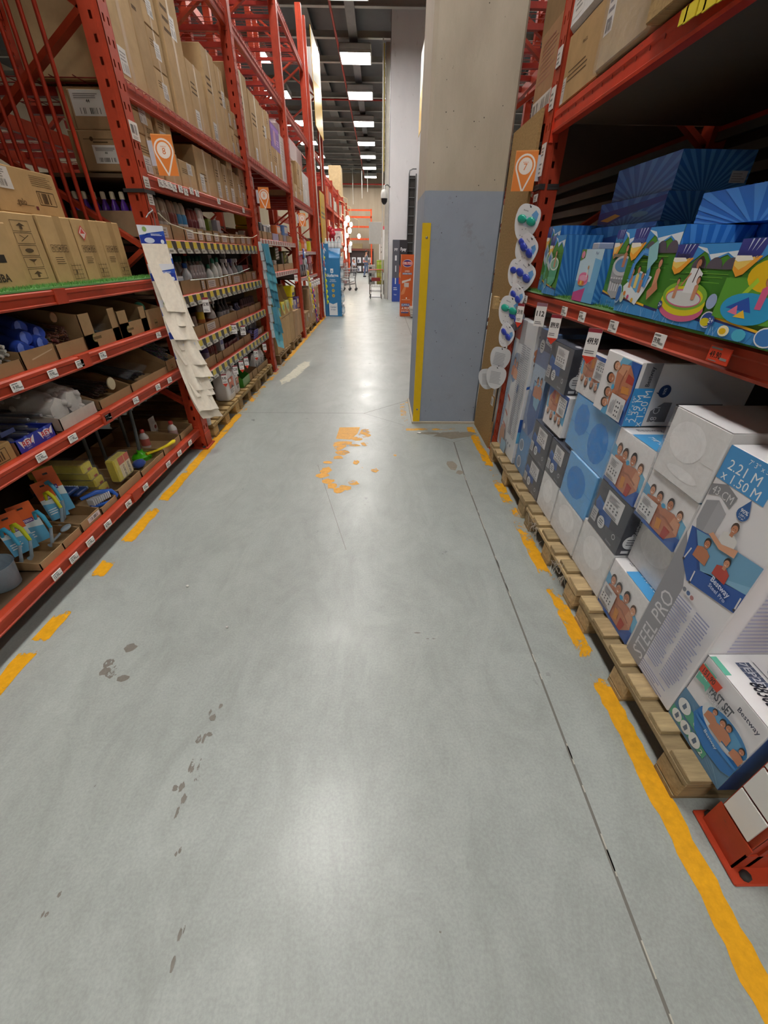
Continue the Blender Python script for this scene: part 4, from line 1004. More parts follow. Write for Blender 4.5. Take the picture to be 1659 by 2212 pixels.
# ------------------------------------------------------------ upper beam cartons
UG = 'brown cartons on the upper beam'
def marks(a, kind=0, ink='5e4a33'):
    if kind in (0,2):
        a.lines(.1,.55,.6,.75,3,ink,.5,.35)
    if kind in (1,2):
        for i in range(4): a.line([(.55+.09*i,.12),(.62+.09*i,.12),(.62+.09*i,.24),(.55+.09*i,.24),(.55+.09*i,.12)], .003, ink)
    if kind == 3:
        a.text('FRAGIL', .5, .7, .05*a.h, ink, 0, a.w*.5); a.lines(.15,.3,.7,.5,3,ink,.4,.3)
def brown(q, label, cat='carton', side='-x', col='b39468', sticker=None, kind=0, tape=False, group=None, name='cardboard_carton', bev=.005):
    m = MB('card', col); m.box(*q, bev); a = face_art(m, *q, side, 'card'); marks(a, kind)
    if tape: a.mat = 'print'; a.rect(.46,.0,.54,1,'b99f78')
    a.mat = 'print'
    for s in (sticker or []):
        a.rect(*s, 'cfccc6'); w, h = s[2]-s[0], s[3]-s[1]; a.lines(s[0]+w*.1, s[1]+h*.5, s[2]-w*.1, s[3]-h*.08, 4, '85827d', .4); a.barcode(s[0]+w*.15, s[1]+h*.1, s[2]-w*.15, s[1]+h*.4, '4a4846', 12)
    return fin(m, name, label, cat, group)
ZU = 2.235
q = (1.05, 2.78, ZU, 1.6, 3.27, 2.52)
brown(q, 'wide brown carton on the upper beam beside the red post, sticker low on its end', sticker=[(.03,.02,.12,.4)], kind=3, group=UG)
m = MB('fabric', 'c9c7c4'); m.box(1.04, 2.86, 2.53, 1.6, 3.29, 2.95, .02); a = face_art(m, 1.04, 2.86, 2.53, 1.6, 3.29, 2.95, '-x', 'print', .001); a.rect(.1,.1,.4,.3,'e0dfdc'); a.lines(.15,.15,.35,.28,3,'8a8a88'); fin(m, 'wrapped_bale', 'white wrapped bale on top of the wide brown carton', 'bale')
q = (1.03, 2.3, ZU, 1.65, 2.76, 2.62)
m = carton_base(*q, 'b09a78', 'card', .012); a = face_art(m, *q, '-x'); a.rect(.05,.3,.22,.85,'d8d6d2'); a.lines(.07,.4,.2,.8,5,'6a6a72'); a.barcode(.07,.32,.2,.4)
o = fin(m, 'cardboard_carton', 'film-wrapped brown carton on the upper beam with a tall white label', 'carton', UG); film(o, *q)
q = (.97, 1.72, ZU+.12, 1.7, 2.28, 2.95)
m = carton_base(*q, 'b7a78c', 'card', .02); a = face_art(m, *q, '-x'); a.rect(.6,.05,.97,.28,'dad8d4'); a.lines(.62,.1,.95,.26,4,'5d5d68')
o = fin(m, 'cardboard_carton', 'film-wrapped carton overhanging the yellow-marked upper beam', 'carton', UG); film(o, *q)
m = MB('wood', 'a68a5c'); m.box(1.0, 1.75, ZU, 1.7, 2.26, ZU+.115, .004); fin(m, 'wooden_skid', 'low wooden skid under the overhanging wrapped carton', 'skid')
q = (1.06, 3.47, 2.3, 1.5, 3.87, 2.7)
m = carton_base(*q, 'a47f5e', 'card'); a = face_art(m, *q, '-x'); a.lines(.15,.4,.85,.9,9,'9a5a44',.3,.3); a.rect(.02,.0,.98,.2,'cfccc6')
for i in range(4): a.barcode(.05+.23*i,.03,.22+.23*i,.16,'3c3a38',10)
fin(m, 'cardboard_carton', 'brown carton with a row of labels above the plywood board', 'carton', UG)
m = MB('card', '8a7050'); m.box(1.09, 3.5, 2.71, 1.55, 4.0, 3.05, .005); fin(m, 'cardboard_carton', 'plain brown carton topmost above the plywood board', 'carton', UG)
m = MB('paint', RED); m.box(1.03, 3.43, 2.2, 2.1, 4.0, 2.29)
m.build('shelf_board', RR.o)
# plywood filler, signs, hanging goggles
m = MB('wood', 'a98a5c'); m.box(1.0, 3.42, 0.0, 1.018, 4.045, 2.27)
fin(m, 'plywood_board', 'tall bare plywood board between the red post and the pillar', 'board')
def aisle_sign(x, y, z, num, label, sg, yaw=0, w=.24, h=.18*1.25):
    """orange plate standing out from the rack, square to the aisle."""
    t = thing('aisle_sign', label, 'sign', (x, y, z), yaw)
    m = MB('print', 'e5853a'); m.box(-w/2, -.002, 0, w/2, .002, h); a = Art(m, (-w/2,-.002,0), (w,0,0), (0,0,h), 'print', .0004)
    def pin(r, col, v0=.62):
        a.ell(.5, v0, r/w, r/h, col, 24); a.poly([(.5-r*.93/w, v0-.36*r/h), (.5+r*.93/w, v0-.36*r/h), (.5, v0-2.3*r/h)], col)
    a.rect(0,0,.02,1,'efa25c'); a.rect(0,.97,1,1,'efa25c')
    pin(.062, 'f0e6dc'); pin(.052, 'e5853a'); a.circ(.5, .62, .043, 'f0e6dc'); a.text(num, .5, .6, .034, 'e07f3c', 0, .05, .005); a.text('PASILLO', .5, .71, .007, 'e07f3c')
    m.build('plate', t)
    m = MB('plastic', 'b9bac4'); m.box(*((w/2, -.004, .05, w/2+.03, .004, .18) if sg < 0 else (-w/2-.03, -.004, .05, -w/2, .004, .18))); m.build('clip', t)
    return t
aisle_sign(.94, 3.38, 1.86, '7', 'orange pin sign numbered 7 on the plywood board', -1, math.radians(-12), .14, .205)
def goggle_pack(x, y, z, col, label, yaw, roll, back=False, s=1.0, tone='e3e4e8'):
    t = thing('goggle_pack', label, 'swim goggles', (x, y, z-.1), 0, 'swim goggles hanging on the plywood board')
    t.rotation_euler = (math.radians(6), math.radians(roll), math.radians(yaw)); t.scale = (s,s,s)
    m = MB('print', tone if not back else 'cdcfd2'); pts = []
    for i in range(28):
        a_ = 2*PI*i/28; u = math.cos(a_); v = math.sin(a_); wd = .085 if v < 0 else .085-.012*v
        pts.append((math.copysign(abs(u)**(.55 if v > 0 else .9), u)*.088*(1-.12*v if v > 0 else 1-.12*v*v), .13+(.07*abs(v)**.6 if v > 0 else -.13*abs(v))))
    m.add([(p[0], -.002, p[1]) for p in pts]+[(p[0], .002, p[1]) for p in pts], [list(range(28)), list(range(28,56))[::-1]]+[[i, 28+i, 28+(i+1)%28, (i+1)%28] for i in range(28)])
    a = Art(m, (-.085,-.002,0), (.17,0,0), (0,0,.2), 'print', .0004)
    if back: a.lines(.2,.25,.8,.8,9,'9a9da4',.2)
    else:
        a.ell(.5,.55,.42,.14,'c9d3e6' if col[0] < '3' else 'bfe0dc',20); a.poly([(.62,.75),(.9,.62),(.9,.82),(.75,.9)],'6fa8e0'); a.text('Bestway', .35,.82,.01,'5d6270')
        for u,v in ((.42,.32),(.56,.36),(.4,.15),(.5,.13),(.6,.17)): a.ell(u,v,.022,.018,'9a9eaa',10)
    a.rect(.47,.92,.53,.95,'33343a')
    m.build('card', t)
    if not back:
        m = MB('plastic', col)
        for d in (-.034, .034): m.blob((d,-.01,.118), (.034,.012,.024), 14, 8)
        m.tube([(-.008,-.012,.12),(0,-.018,.124),(.008,-.012,.12)], .004, 6); m.build('goggles', t)
    m = MB('metal', '2a2a2c'); m.tube([(0,.03,.2),(0,-.012,.19),(0,-.02,.2)], .0022, 5); m.build('hook', t)
    return t
GK = (('1fa08a',.95,3.25,1.682,'green-lensed swim goggles on a white card, topmost of the column'), ('2b3fa8',.955,3.27,1.575,'blue goggles card half hidden just below the green topmost card'), ('2b3fa8',.965,3.25,1.533,'blue swim goggles card tilted under the topmost green one'),
      ('2b3fa8',.955,3.28,1.41,'blue goggles card tucked between two tilted blue cards'), ('2b3fa8',.968,3.25,1.385,'lower tilted card of blue swim goggles, beside the red post'), ('2b3fa8',.955,3.27,1.268,'blue goggles card just above the wooden peg'),
      ('1fa08a',.935,3.27,1.157,'green-lensed goggles card below the wooden peg'), ('2b3fa8',.965,3.25,1.13,'dark goggles card behind the lower green one'), ('2b3fa8',.93,3.27,1.02,'lowest blue swim goggles card facing the aisle'))
for i, (c, x, y, z, lb) in enumerate(GK):
    goggle_pack(x, y, z, c, lb, -44-(i%3)*8, (14, 30, 32)[i%3], False, 1.0 if i in (0,2,4,6) else .86, 'e3e4e8' if i != 7 else '8a8d98')
goggle_pack(.93, 3.27, .83, 'x', 'upper of two white goggles cards hanging back to front', -30, 8, True, .9)
goggle_pack(.925, 3.26, .69, 'x', 'lower of two white goggles cards hanging back to front', -30, 4, True, .9)
goggle_pack(.9, 3.35, .66, 'x', 'grey goggles card half hidden at the bottom of the column', -20, -6, True, .85, '8f9296')
m = MB('plastic', '26262a'); m.tube([(.985,3.3,1.72),(.975,3.3,1.1),(.972,3.3,.3)], .005, 6); fin(m, 'clip_strip', 'black hanging strip the goggles cards are hooked on', 'strip')
m = MB('wood', 'c9ab78'); m.box(.93, 3.5, 1.13, 1.0, 3.56, 1.2, .004); m.box(.9, 3.49, 1.14, .93, 3.58, 1.23, .003); fin(m, 'wooden_peg', 'small square wooden peg fixed to the plywood board', 'peg')
for i, z in enumerate((.56, .47, .38)):
    m = MB('print', 'd9d7d0'); m.box(.994, 3.4+.03*i, z, .9995, 3.46+.03*i, z+.07); a = face_art(m, .994, 3.4+.03*i, z, .9995, 3.46+.03*i, z+.07, '-x'); a.lines(.15,.2,.85,.85,4,'4a4844',.3)
    fin(m, 'notice_sticker', ('upper', 'middle', 'lower')[i]+' black-printed white sticker near the foot of the plywood', 'sticker')
def price_flag(x, y, z, txt, label, yaw=-30, red=True, w=.062, h=.12, sg=-1, dark=False):
    t = thing('price_tag', label, 'price tag', (x, y, z), math.radians(yaw), 'hanging price tags')
    m = MB('print', 'e6e4e2'); tip = .035
    m.prism([(-w/2,-h),(w/2,-h),(w/2,0),(-w/2,0)], 'y', -.0015, .0015)
    a = Art(m, (-w/2,-.0015,-h), (w,0,0), (0,0,h), 'print', .0004); a.rect(0,.86,1,1,'8a2f3c' if not dark else '8f6a78'); a.text(txt, .5, .55, .03, '2c2a2c', 0, w*.8, .03); a.lines(.1,.1,.8,.25,2,'77757a')
    m.build('card', t)
    if red:
        m = MB('print', 'cf3f2a'); m.prism([(-w/2,-h),(0,-h-tip),(w/2,-h)], 'y', -.002, .002); m.build('red_tip', t)
    return t
price_flag(.99, 3.12, 1.22, '59.90', 'slim red-tipped price tag twisted beside the goggles column', -62)
price_flag(.99, 2.72, 1.26, '112', 'grey-violet price tag without a red tip on the pool shelf beam', -50, False, .07, .13, dark=True)
price_flag(.99, 2.46, 1.225, '899.90', 'red-tipped price tag above the tall blue pool carton', -48)
price_flag(.985, 1.97, 1.225, '499.90', 'red-tipped price tag above the upside-down family carton', -46)
for z in (.14, .255, .37):
    m = MB('print', 'dedddb'); m.box(1.024, .425, z, 1.0285, .515, z+.105); m.build('white_label', RR.o)
m = MB('print', 'd8d6d2')
for z, h in ((2.02,.07),(1.93,.09),(1.8,.04),(2.24,.1),(2.42,.08)):
    m = MB('print', 'd8d6d2'); m.box(1.024, 3.3, z, 1.0285, 3.37, z+h); a = face_art(m, 1.024, 3.3, z, 1.0285, 3.37, z+h, '-x'); a.lines(.15,.15,.85,.85,3,'6a6866',.4); m.build('white_label', RR.o)
m = MB('rubber', '2b2524')
for z in (1.86, 1.875): m.box(1.02, 3.285, z, 1.15, 3.405, z+.014)
tag(m.build('black_strap'), 'black strap wound round the red post above the pool shelf', 'strap')
m = MB('matte', 'd8c51e')
for k in range(9): m.box(1.017-.002, 1.6+.05*k, 2.13+.004*k, 1.0195, 1.64+.05*k+.02*(k%2), 2.2, 0)
m.build('yellow_mark', pu)
# ------------------------------------------------------------ brush bay: turf shelf with brown cartons
turf('turf_mat', 'green artificial turf under the row of brown cartons', -2.6, .62, -1.605, 3.39, 1.341, -1.61, 1)
INK = '54422d'
def lcart(q, label, group, draw=None, col='b8986a', sticker=None, name='cardboard_carton'):
    m = MB('card', col); m.box(*q, .005); a = face_art(m, *q, '+x', 'card')
    if draw: draw(a)
    a.mat = 'print'
    for s in (sticker or []):
        a.rect(*s, 'd2cfca'); w, h = s[2]-s[0], s[3]-s[1]; a.lines(s[0]+w*.1, s[1]+h*.5, s[2]-w*.15, s[3]-h*.08, 4, '85827d', .4); a.barcode(s[0]+w*.12, s[1]+h*.1, s[2]-w*.3, s[1]+h*.42, '55534f', 12)
    return fin(m, name, label, 'carton', group), m
def icons(a, u0, v0, u1, v1, n=4, vertical=True):
    for i in range(n):
        if vertical: p = (u0, v0+(v1-v0)*i/n, u1, v0+(v1-v0)*(i+.86)/n)
        else: p = (u0+(u1-u0)*i/n, v0, u0+(u1-u0)*(i+.8)/n, v1)
        a.line([(p[0],p[1]),(p[2],p[1]),(p[2],p[3]),(p[0],p[3]),(p[0],p[1])], .0022, INK); uc = (p[0]+p[2])/2; vc = (p[1]+p[3])/2; du = (p[2]-p[0])*.25; dv = (p[3]-p[1])*.3
        k = i % 4
        if k == 0: a.poly([(uc-du,vc),(uc,vc+dv),(uc+du,vc),(uc+du*.3,vc),(uc+du*.3,vc-dv),(uc-du*.3,vc-dv),(uc-du*.3,vc)], INK)
        elif k == 1: a.poly([(uc-du,vc+dv),(uc+du,vc+dv),(uc,vc)], INK); a.line([(uc,vc),(uc,vc-dv)], .002, INK)
        elif k == 2: a.ell(uc, vc, du, dv*.7, INK, 10)
        else: a.line([(uc-du,vc-dv),(uc+du,vc+dv)], .003, INK); a.line([(uc-du,vc+dv),(uc,vc)], .003, INK)
def d_A(a):
    a.rect(0,.6,.78,.72,'2e2823'); a.rect(0,.4,.82,.52,'2e2823'); a.text('ARRIBA', .62, .17, .032, '3a3128', 0, .16, .03); a.circ(.55,.86,.018,INK); a.circ(.55,.86,.014,'b8986a'); a.circ(.55,.86,.008,INK)
def d_B(a): icons(a, .25, .1, .75, .92, 5)
def d_C(a):
    a.rect(.45,.0,.68,1,'a8895d'); icons(a, .1,.48,.62,.58, 5, False); a.lines(.1,.3,.4,.42,4,INK,.2,.3)
    for i in range(4):
        a.line([(.52+.1*i,.06),(.52+.1*i,.3)], .002, INK); a.line([(.52,.06+.07*i),(.86,.06+.07*i)], .002, INK)
    a.rect(.62,.14,.66,.2,INK)
def d_D(a):
    d_C(a); a.mat = 'print'; a.poly([(.1,.78),(.26,.9),(.42,.78),(.26,.66)],'c9453c'); a.poly([(.13,.78),(.26,.875),(.39,.78),(.26,.685)],'d9c9c0'); a.poly([(.17,.77),(.26,.855),(.35,.77)],'c9453c'); a.mat = 'card'
TG = 'brown cartons on the turf shelf'
ZT = 1.35
lcart((-2.1, 1.78, ZT, -1.695, 2.235, 1.605), 'brown carton with two black bars and bold printing, on the turf', TG, d_A)
lcart((-2.1, 2.245, ZT, -1.725, 2.475, 1.65), 'brown carton with a column of boxed icons, second on the turf', TG, d_B)
lcart((-2.1, 2.485, ZT, -1.715, 2.735, 1.652), 'brown carton with tape and icon row, between the icon column and red diamond cartons', TG, d_C)
lcart((-2.1, 2.745, ZT, -1.715, 2.985, 1.653), 'brown carton with a red diamond mark on the turf', TG, d_D)
lcart((-2.1, 2.995, ZT, -1.72, 3.235, 1.655), 'brown carton standing last in the turf row, beside the red post', TG, d_C)
def d_top(a):
    a.line([(.62,.25),(.9,.25),(.9,.55),(.62,.55),(.62,.25)], .004, INK); a.barcode(.64,.28,.88,.52,INK,14); a.text('gelo', .33, .25, .035, '6b5438', 0, .1); a.line([(.24,.2),(.5,.2)], .003, '6b5438'); a.lines(.58,.66,.94,.92,6,'6b5438',.4,.25); a.rect(.52,.12,.56,.2,'6a3038')
lcart((-2.3, 2.46, 1.66, -1.85, 2.93, 1.855), 'brown carton lying on top of the turf row, white sticker at its corner', TG, d_top, sticker=[(.02,.5,.28,.95)])
m = MB('fabric', '4f9a2a'); m.tube([(-2.0,2.68,1.66),(-2.0,2.66,2.1)], .06, 14); fin(m, 'turf_roll', 'upright green turf roll behind the top brown carton', 'turf roll')
m = MB('plastic', 'a6d414'); m.tube([(-1.93,2.36,1.665),(-1.94,2.35,1.83)], .035, 14); fin(m, 'lime_roll', 'short lime green roll beside the top brown carton', 'roll')
for y in (3.545, 3.39, 3.275, 3.17, 3.045, 2.945, 2.86):
    x = -2.0*3.33/y; m = MB('paint', 'b5371f'); m.tube([(x, 3.33, 1.67), (x, 3.33, 4.4)], .0125, 8); m.build('guard_rod', LR.o)
# cartons seen past the perforated post, their ends toward the camera
def endcart(q, label, sticker, logo):
    m = MB('card', 'a98c69'); m.box(*q, .005); a = face_art(m, *q, '-y', 'print'); a.rect(*sticker, 'd9d7d3'); w, h = sticker[2]-sticker[0], sticker[3]-sticker[1]
    a.barcode(sticker[0]+w*.15, sticker[1]+h*.08, sticker[2]-w*.15, sticker[1]+h*.32, '55534f', 14); a.text('44', sticker[0]+w*.5, sticker[1]+h*.58, h*.14*a.h, '4a4845'); a.lines(sticker[0]+w*.1, sticker[1]+h*.68, sticker[2]-w*.1, sticker[3]-h*.1, 3, '8a8784', .2); a.mat = 'card'
    if logo: a.rect(.1,.78,.9,.795,INK); a.circ(.28,.79,.012,INK); a.lines(.3,.7,.7,.76,1,INK)
    fin(m, 'cardboard_carton', label, 'carton', 'cartons with white stickers behind the post')
endcart((-2.0, 3.6, 2.17, -1.7, 3.95, 2.365), 'upper brown carton with white sticker behind the perforated post', (.05,.35,.75,.98), False)
endcart((-2.0, 3.58, 1.958, -1.7, 3.95, 2.168), 'lower brown carton with white sticker behind the perforated post', (.25,.2,.8,.65), True)
# purple bottles in a tray, seen past the post
m = MB('card', 'a58a6c')
def tray(m, x0, y0, z0, x1, y1, h, front=None, t=.004, backh=None, cut=None, aisle=1):
    """open carton tray; front = height of the lip on the aisle side."""
    f = front or h; bh = backh or h
    m.box(x0, y0, z0, x1, y1, z0+t)
    xa, xb = (x1, x0) if aisle > 0 else (x0, x1)
    s = -1 if aisle > 0 else 1
    if cut:
        w = y1-y0; c0 = y0+w*cut[0]; c1 = y0+w*cut[1]
        m.box(xa, y0, z0, xa+s*t, y1, z0+f*cut[2]); m.box(xa, y0, z0, xa+s*t, c0, z0+f); m.box(xa, c1, z0, xa+s*t, y1, z0+f)
    else: m.box(xa, y0, z0, xa+s*t, y1, z0+f)
    m.box(xb, y0, z0, xb-s*t, y1, z0+bh)
    for yy in (y0, y1-t):
        pr = [(xb, z0), (xa, z0), (xa, z0+f), (xa+s*(abs(xa-xb)*.35), z0+max(f,h)), (xb, z0+bh)]
        m.prism(pr, 'y', yy, yy+t)
tray(m, -2.2, 3.55, 1.587, -1.72, 3.7, .155); fin(m, 'cardboard_tray', 'brown tray of purple bottles behind the perforated post', 'tray')
def bottle_mesh(kind, c1, c2, c3='e0ded8', h=.25, r=.03):
    m = MB('plastic', c1)
    if kind == 'can':
        m.lathe([(r*.94,0),(r,.006),(r,h*.62),(r*.98,h*.66),(r*.8,h*.71),(r*.72,h*.72)], (0,0,0), 14, col=c1)
        m.lathe([(r*1.01,h*.12),(r*1.015,h*.13),(r*1.015,h*.44),(r*1.01,h*.45)], (0,0,0), 14, col=c3)
        m.lathe([(r*.86,h*.7),(r*.86,h*.76),(r*.8,h*.9),(r*.45,h*.99),(0,h)], (0,0,0), 14, col=c2)
    elif kind == 'bottle':
        m.lathe([(r*.9,0),(r,.008),(r,h*.58),(r*.85,h*.68),(r*.4,h*.8),(r*.36,h*.84)], (0,0,0), 14, 1, .75, col=c1)
        m.lathe([(r*1.01,h*.14),(r*1.015,h*.15),(r*1.015,h*.5),(r*1.01,h*.51)], (0,0,0), 14, 1, .75, col=c3)
        m.lathe([(r*.46,h*.83),(r*.48,h*.85),(r*.46,h*.98),(r*.3,h)], (0,0,0), 12, col=c2)
    elif kind == 'trigger':
        m.lathe([(r*.9,0),(r,.01),(r*1.02,h*.3),(r*.8,h*.52),(r*.45,h*.66),(r*.3,h*.8),(r*.3,h*.84)], (0,0,0), 14, 1, .7, col=c1)
        m.lathe([(r*1.03,h*.12),(r*1.04,h*.13),(r*1.03,h*.32),(r*1.0,h*.33)], (0,0,0), 14, 1, .7, col=c3)
        m.box(-r*.3, -r*.35, h*.83, r*1.0, r*.35, h*.97, .004, c2); m.box(r*.7, -r*.15, h*.7, r*.85, r*.15, h*.84, .002, c2)
    elif kind == 'jerry':
        w = r; rows = []
        for f, zz in ((.9,0),(1,.03),(1,.3),(.98,.6),(.9,.7),(.7,.79),(.5,.85),(.38,.88),(.36,.9)):
            e = .45 if zz < .7 else .7; rows.append([(math.copysign(abs(math.cos(t))**e, math.cos(t))*w*.75*f, math.copysign(abs(math.sin(t))**e, math.sin(t))*w*f, h*zz) for t in [2*PI*k/24 for k in range(25)]])
        m.grid(rows, c1); m.poly(rows[0][:24][::-1], c1)
        m.lathe([(w*.36,h*.89),(w*.36,h*.98),(w*.3,h)], (0,0,0), 12, col=c2)
        m.tube([(0,-w*.1,h*.85),(0,-w*.55,h*.92),(0,-w*.85,h*.85),(0,-w*.88,h*.65)], w*.15, 8, c1)
        a = Art(m, (w*.75+.001,-w*.62,h*.15), (0,w*1.24,0), (0,0,h*.42), 'print', .001); a.rect(0,.35,1,1,c3); a.rect(.1,.75,.5,.92,'e9e2dc'); a.lines(.1,.05,.9,.3,3,'7a7674',.3); a.poly([(.2,.35),(.5,.55),(.9,.35)],'4a3a38')
    elif kind == 'tube':
        m.lathe([(r,0),(r,h*.1),(r*.95,h*.12),(r*.9,h*.8),(r*.8,h)], (0,0,0), 12, 1, .6, col=c1); m.lathe([(r*.96,h*.3),(r*.96,h*.6)], (0,0,0), 12, 1, .6, col=c3)
    elif kind == 'box':
        m.use('print'); m.box(-r, -r, 0, r, r, h, .003, c1); a = Art(m, (r,-r,0), (0,2*r,0), (0,0,h)); a.rect(.1,.55,.9,.9,c2); a.rect(.15,.15,.85,.45,c3)
    elif kind == 'pouch':
        rows = []
        for i in range(7):
            v = i/6; d = .35*r*math.sin(PI*min(1, v*.9+.08)); ww = r*(1-.12*math.sin(v*PI)); rows.append([(d*math.cos(t)+.0, ww*math.sin(t)*1.0, h*v) for t in [2*PI*k/12 for k in range(13)]])
        m.use('print'); m.grid(rows, c1); a = Art(m, (r*.36,-r*.6,h*.3), (0,r*1.2,0), (0,0,h*.4)); a.rect(0,0,1,1,c3); a.ell(.5,.55,.3,.25,c2)
    return m
BM = {}
def goods(kind, cols, h, r, x, y, z, label, cat, group, rz=0, name=None):
    """one bottle, can or packet; the mesh of each kind and colour is built once and shared."""
    key = (kind, cols, h, r)
    if key not in BM: BM[key] = bottle_mesh(kind, cols[0], cols[1], cols[2], h, r).mesh(name or kind)
    o = bpy.data.objects.new(name or {'can':'spray_can','bottle':'bottle','trigger':'trigger_bottle','jerry':'jerrycan','tube':'tube','box':'small_box','pouch':'pouch'}[kind], BM[key]); COL.objects.link(o)
    o.location = (x, y, z); o.rotation_euler = (0,0,rz); return tag(o, label, cat, group)
for i in range(7):
    goods('bottle', ('5a2f9a','ddd3b8','6f46b0'), .26, .034, -2.165+.066*i, 3.61, 1.594, 'pale-capped purple bottle in the tray behind the post, %s from the post' % nth(6-i), 'bottle', 'purple bottles behind the post', PI/2)

# ------------------------------------------------------------ shelf of rolls and open trays
ZB = 1.0235
TY = 'open cardboard trays on the brush shelves'
def traything(q, label, h, front, col='a98c66', backh=None, cut=None, logo=None, mat='card'):
    x0, y0, z0, x1, y1 = q; m = MB(mat, col); tray(m, x0, y0, z0, x1, y1, h, front, backh=backh, cut=cut)
    a = Art(m, (x1, y0, z0), (0,y1-y0,0), (0,0,front), mat)
    if logo == 'eco': a.circ(.5 if not cut else .25, .3, .022, '7f8a52'); a.circ(.5 if not cut else .25, .3, .018, col); a.rect(.2 if cut else .42, .25, .42 if cut else .58, .33, '6b5a3e')
    if logo == 'tape': a.mat = 'print'; a.poly([(.25,.45),(.9,.7),(.92,.76),(.25,.52)], 'c9b592')
    if logo == 'code': a.mat = 'print'; a.rect(.35,.3,.95,.85,'dad8d4'); a.barcode(.45,.42,.85,.75,'3c3a38')
    return fin(m, 'cardboard_tray', label, 'tray', TY)
xs_ = -2.25
traything((xs_, 1.6, ZB, -1.645, 1.925, ), 'low tray of white mops, second brush shelf', .085, .06)
traything((xs_, 1.935, ZB, -1.645, 2.16), 'taped tray holding the blue rolls', .1, .085, logo='tape')
traything((xs_, 2.17, ZB, -1.645, 2.4), 'plain tray holding the brown brush, beside the blue rolls', .1, .075)
traything((xs_, 2.41, ZB, -1.645, 2.76), 'tall notched tray of black sticks beside the brown brush tray', .21, .185, cut=(.28,.8,.42), logo='eco')
traything((xs_, 2.775, ZB, -1.645, 3.12), 'tall notched tray with green leaves of wire showing', .2, .16, cut=(.3,.78,.55), logo='eco')
traything((xs_, 3.13, ZB, -1.65, 3.36), 'notched tray holding the mint sponge ball, beside the post', .19, .13, logo='eco')
# white mop head
m = MB('fabric', 'cfcdc5')
for k in range(60): 
    y = R.uniform(1.68,1.93); z = 1.05+R.random()*.09; m.tube([(-1.86,1.85,1.1),(-1.78,y,z+.02),(-1.69+R.uniform(-.02,.01),y,z)], .008, 5)
fin(m, 'string_mop', 'bundle of white mop strands in the low tray', 'mop')
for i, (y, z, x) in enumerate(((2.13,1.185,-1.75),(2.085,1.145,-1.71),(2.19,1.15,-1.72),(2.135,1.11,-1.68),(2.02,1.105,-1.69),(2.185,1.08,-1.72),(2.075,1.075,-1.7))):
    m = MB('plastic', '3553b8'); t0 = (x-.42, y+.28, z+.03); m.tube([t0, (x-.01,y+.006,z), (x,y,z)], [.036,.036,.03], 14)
    m.lathe([(.03,0),(.018,.004),(0,.002)], (x,y,z), 12, axis='x', col='7490e6')  # end cap coloured paler to imitate light falling on the roll end
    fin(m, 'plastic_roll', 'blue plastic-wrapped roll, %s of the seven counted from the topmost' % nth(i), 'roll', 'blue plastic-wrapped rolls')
def strands(n, c0, c1, spread, col, r=.004, mat='fabric', seg=3):
    m = MB(mat, col)
    for k in range(n):
        a = V3(c0)+V3([R.uniform(-s,s) for s in spread[0]]); b = V3(c1)+V3([R.uniform(-s,s) for s in spread[1]]); pts = [a+(b-a)*i/seg+V3((R.uniform(-.006,.006),R.uniform(-.006,.006),R.uniform(-.006,.006))) for i in range(seg+1)]
        m.tube(pts, r, 4, R.choice((col, '%02x%02x%02x' % tuple(min(255,int(int(col[i:i+2],16)*R.uniform(.7,1.25))) for i in (0,2,4)))))
    return m
m = strands(150, (-1.95,2.29,1.1), (-1.73,2.3,1.09), ((.05,.04,.05),(.02,.07,.045)), '7d4a34', .004); m.blob((-1.86,2.29,1.1),(.12,.055,.05),10,8,.1,'6a3c2a'); fin(m, 'scrub_brush', 'bundle of reddish brown brush bristle in the plain tray', 'brush')
m = strands(60, (-1.95,2.38,1.17), (-1.72,2.365,1.12), ((.03,.01,.03),(.01,.012,.03)), '6b4030', .005)
for z in (1.2,1.13): m.lathe([(.022,0),(.026,.004),(.022,.008)], (-1.75,2.37,z), 12, axis='x', col='c9a07a')
fin(m, 'broom', 'dark brown broom head with pale rings behind the brown brush', 'broom head')
m = strands(90, (-2.1,2.6,1.15), (-1.69,2.62,1.06), ((.02,.1,.03),(.01,.07,.02)), '1f2422', .004, 'plastic'); fin(m, 'black_sticks', 'bundle of black sticks in the tall notched tray', 'sticks')
m = MB('film'); m.grid([[(-2.1+.4*i/6, 2.48+.27*j/6, 1.2-.1*i/6+.02*math.sin(j*1.3+i)) for j in range(7)] for i in range(7)]); fin(m, 'plastic_bag', 'clear plastic bag over the black sticks', 'bag')
m = strands(70, (-2.0,2.95,1.07), (-1.7,2.95,1.08), ((.02,.12,.03),(.01,.1,.02)), '3f6a4e', .0035, 'plastic'); fin(m, 'green_wire', 'bundle of dark green wire in the second notched tray', 'wire')
m = MB('fabric', '4fb89a'); m.blob((-1.74,3.24,1.16),(.035,.035,.035),12,8,.18); fin(m, 'sponge_ball', 'mint green mesh sponge ball in the tray by the post', 'sponge')
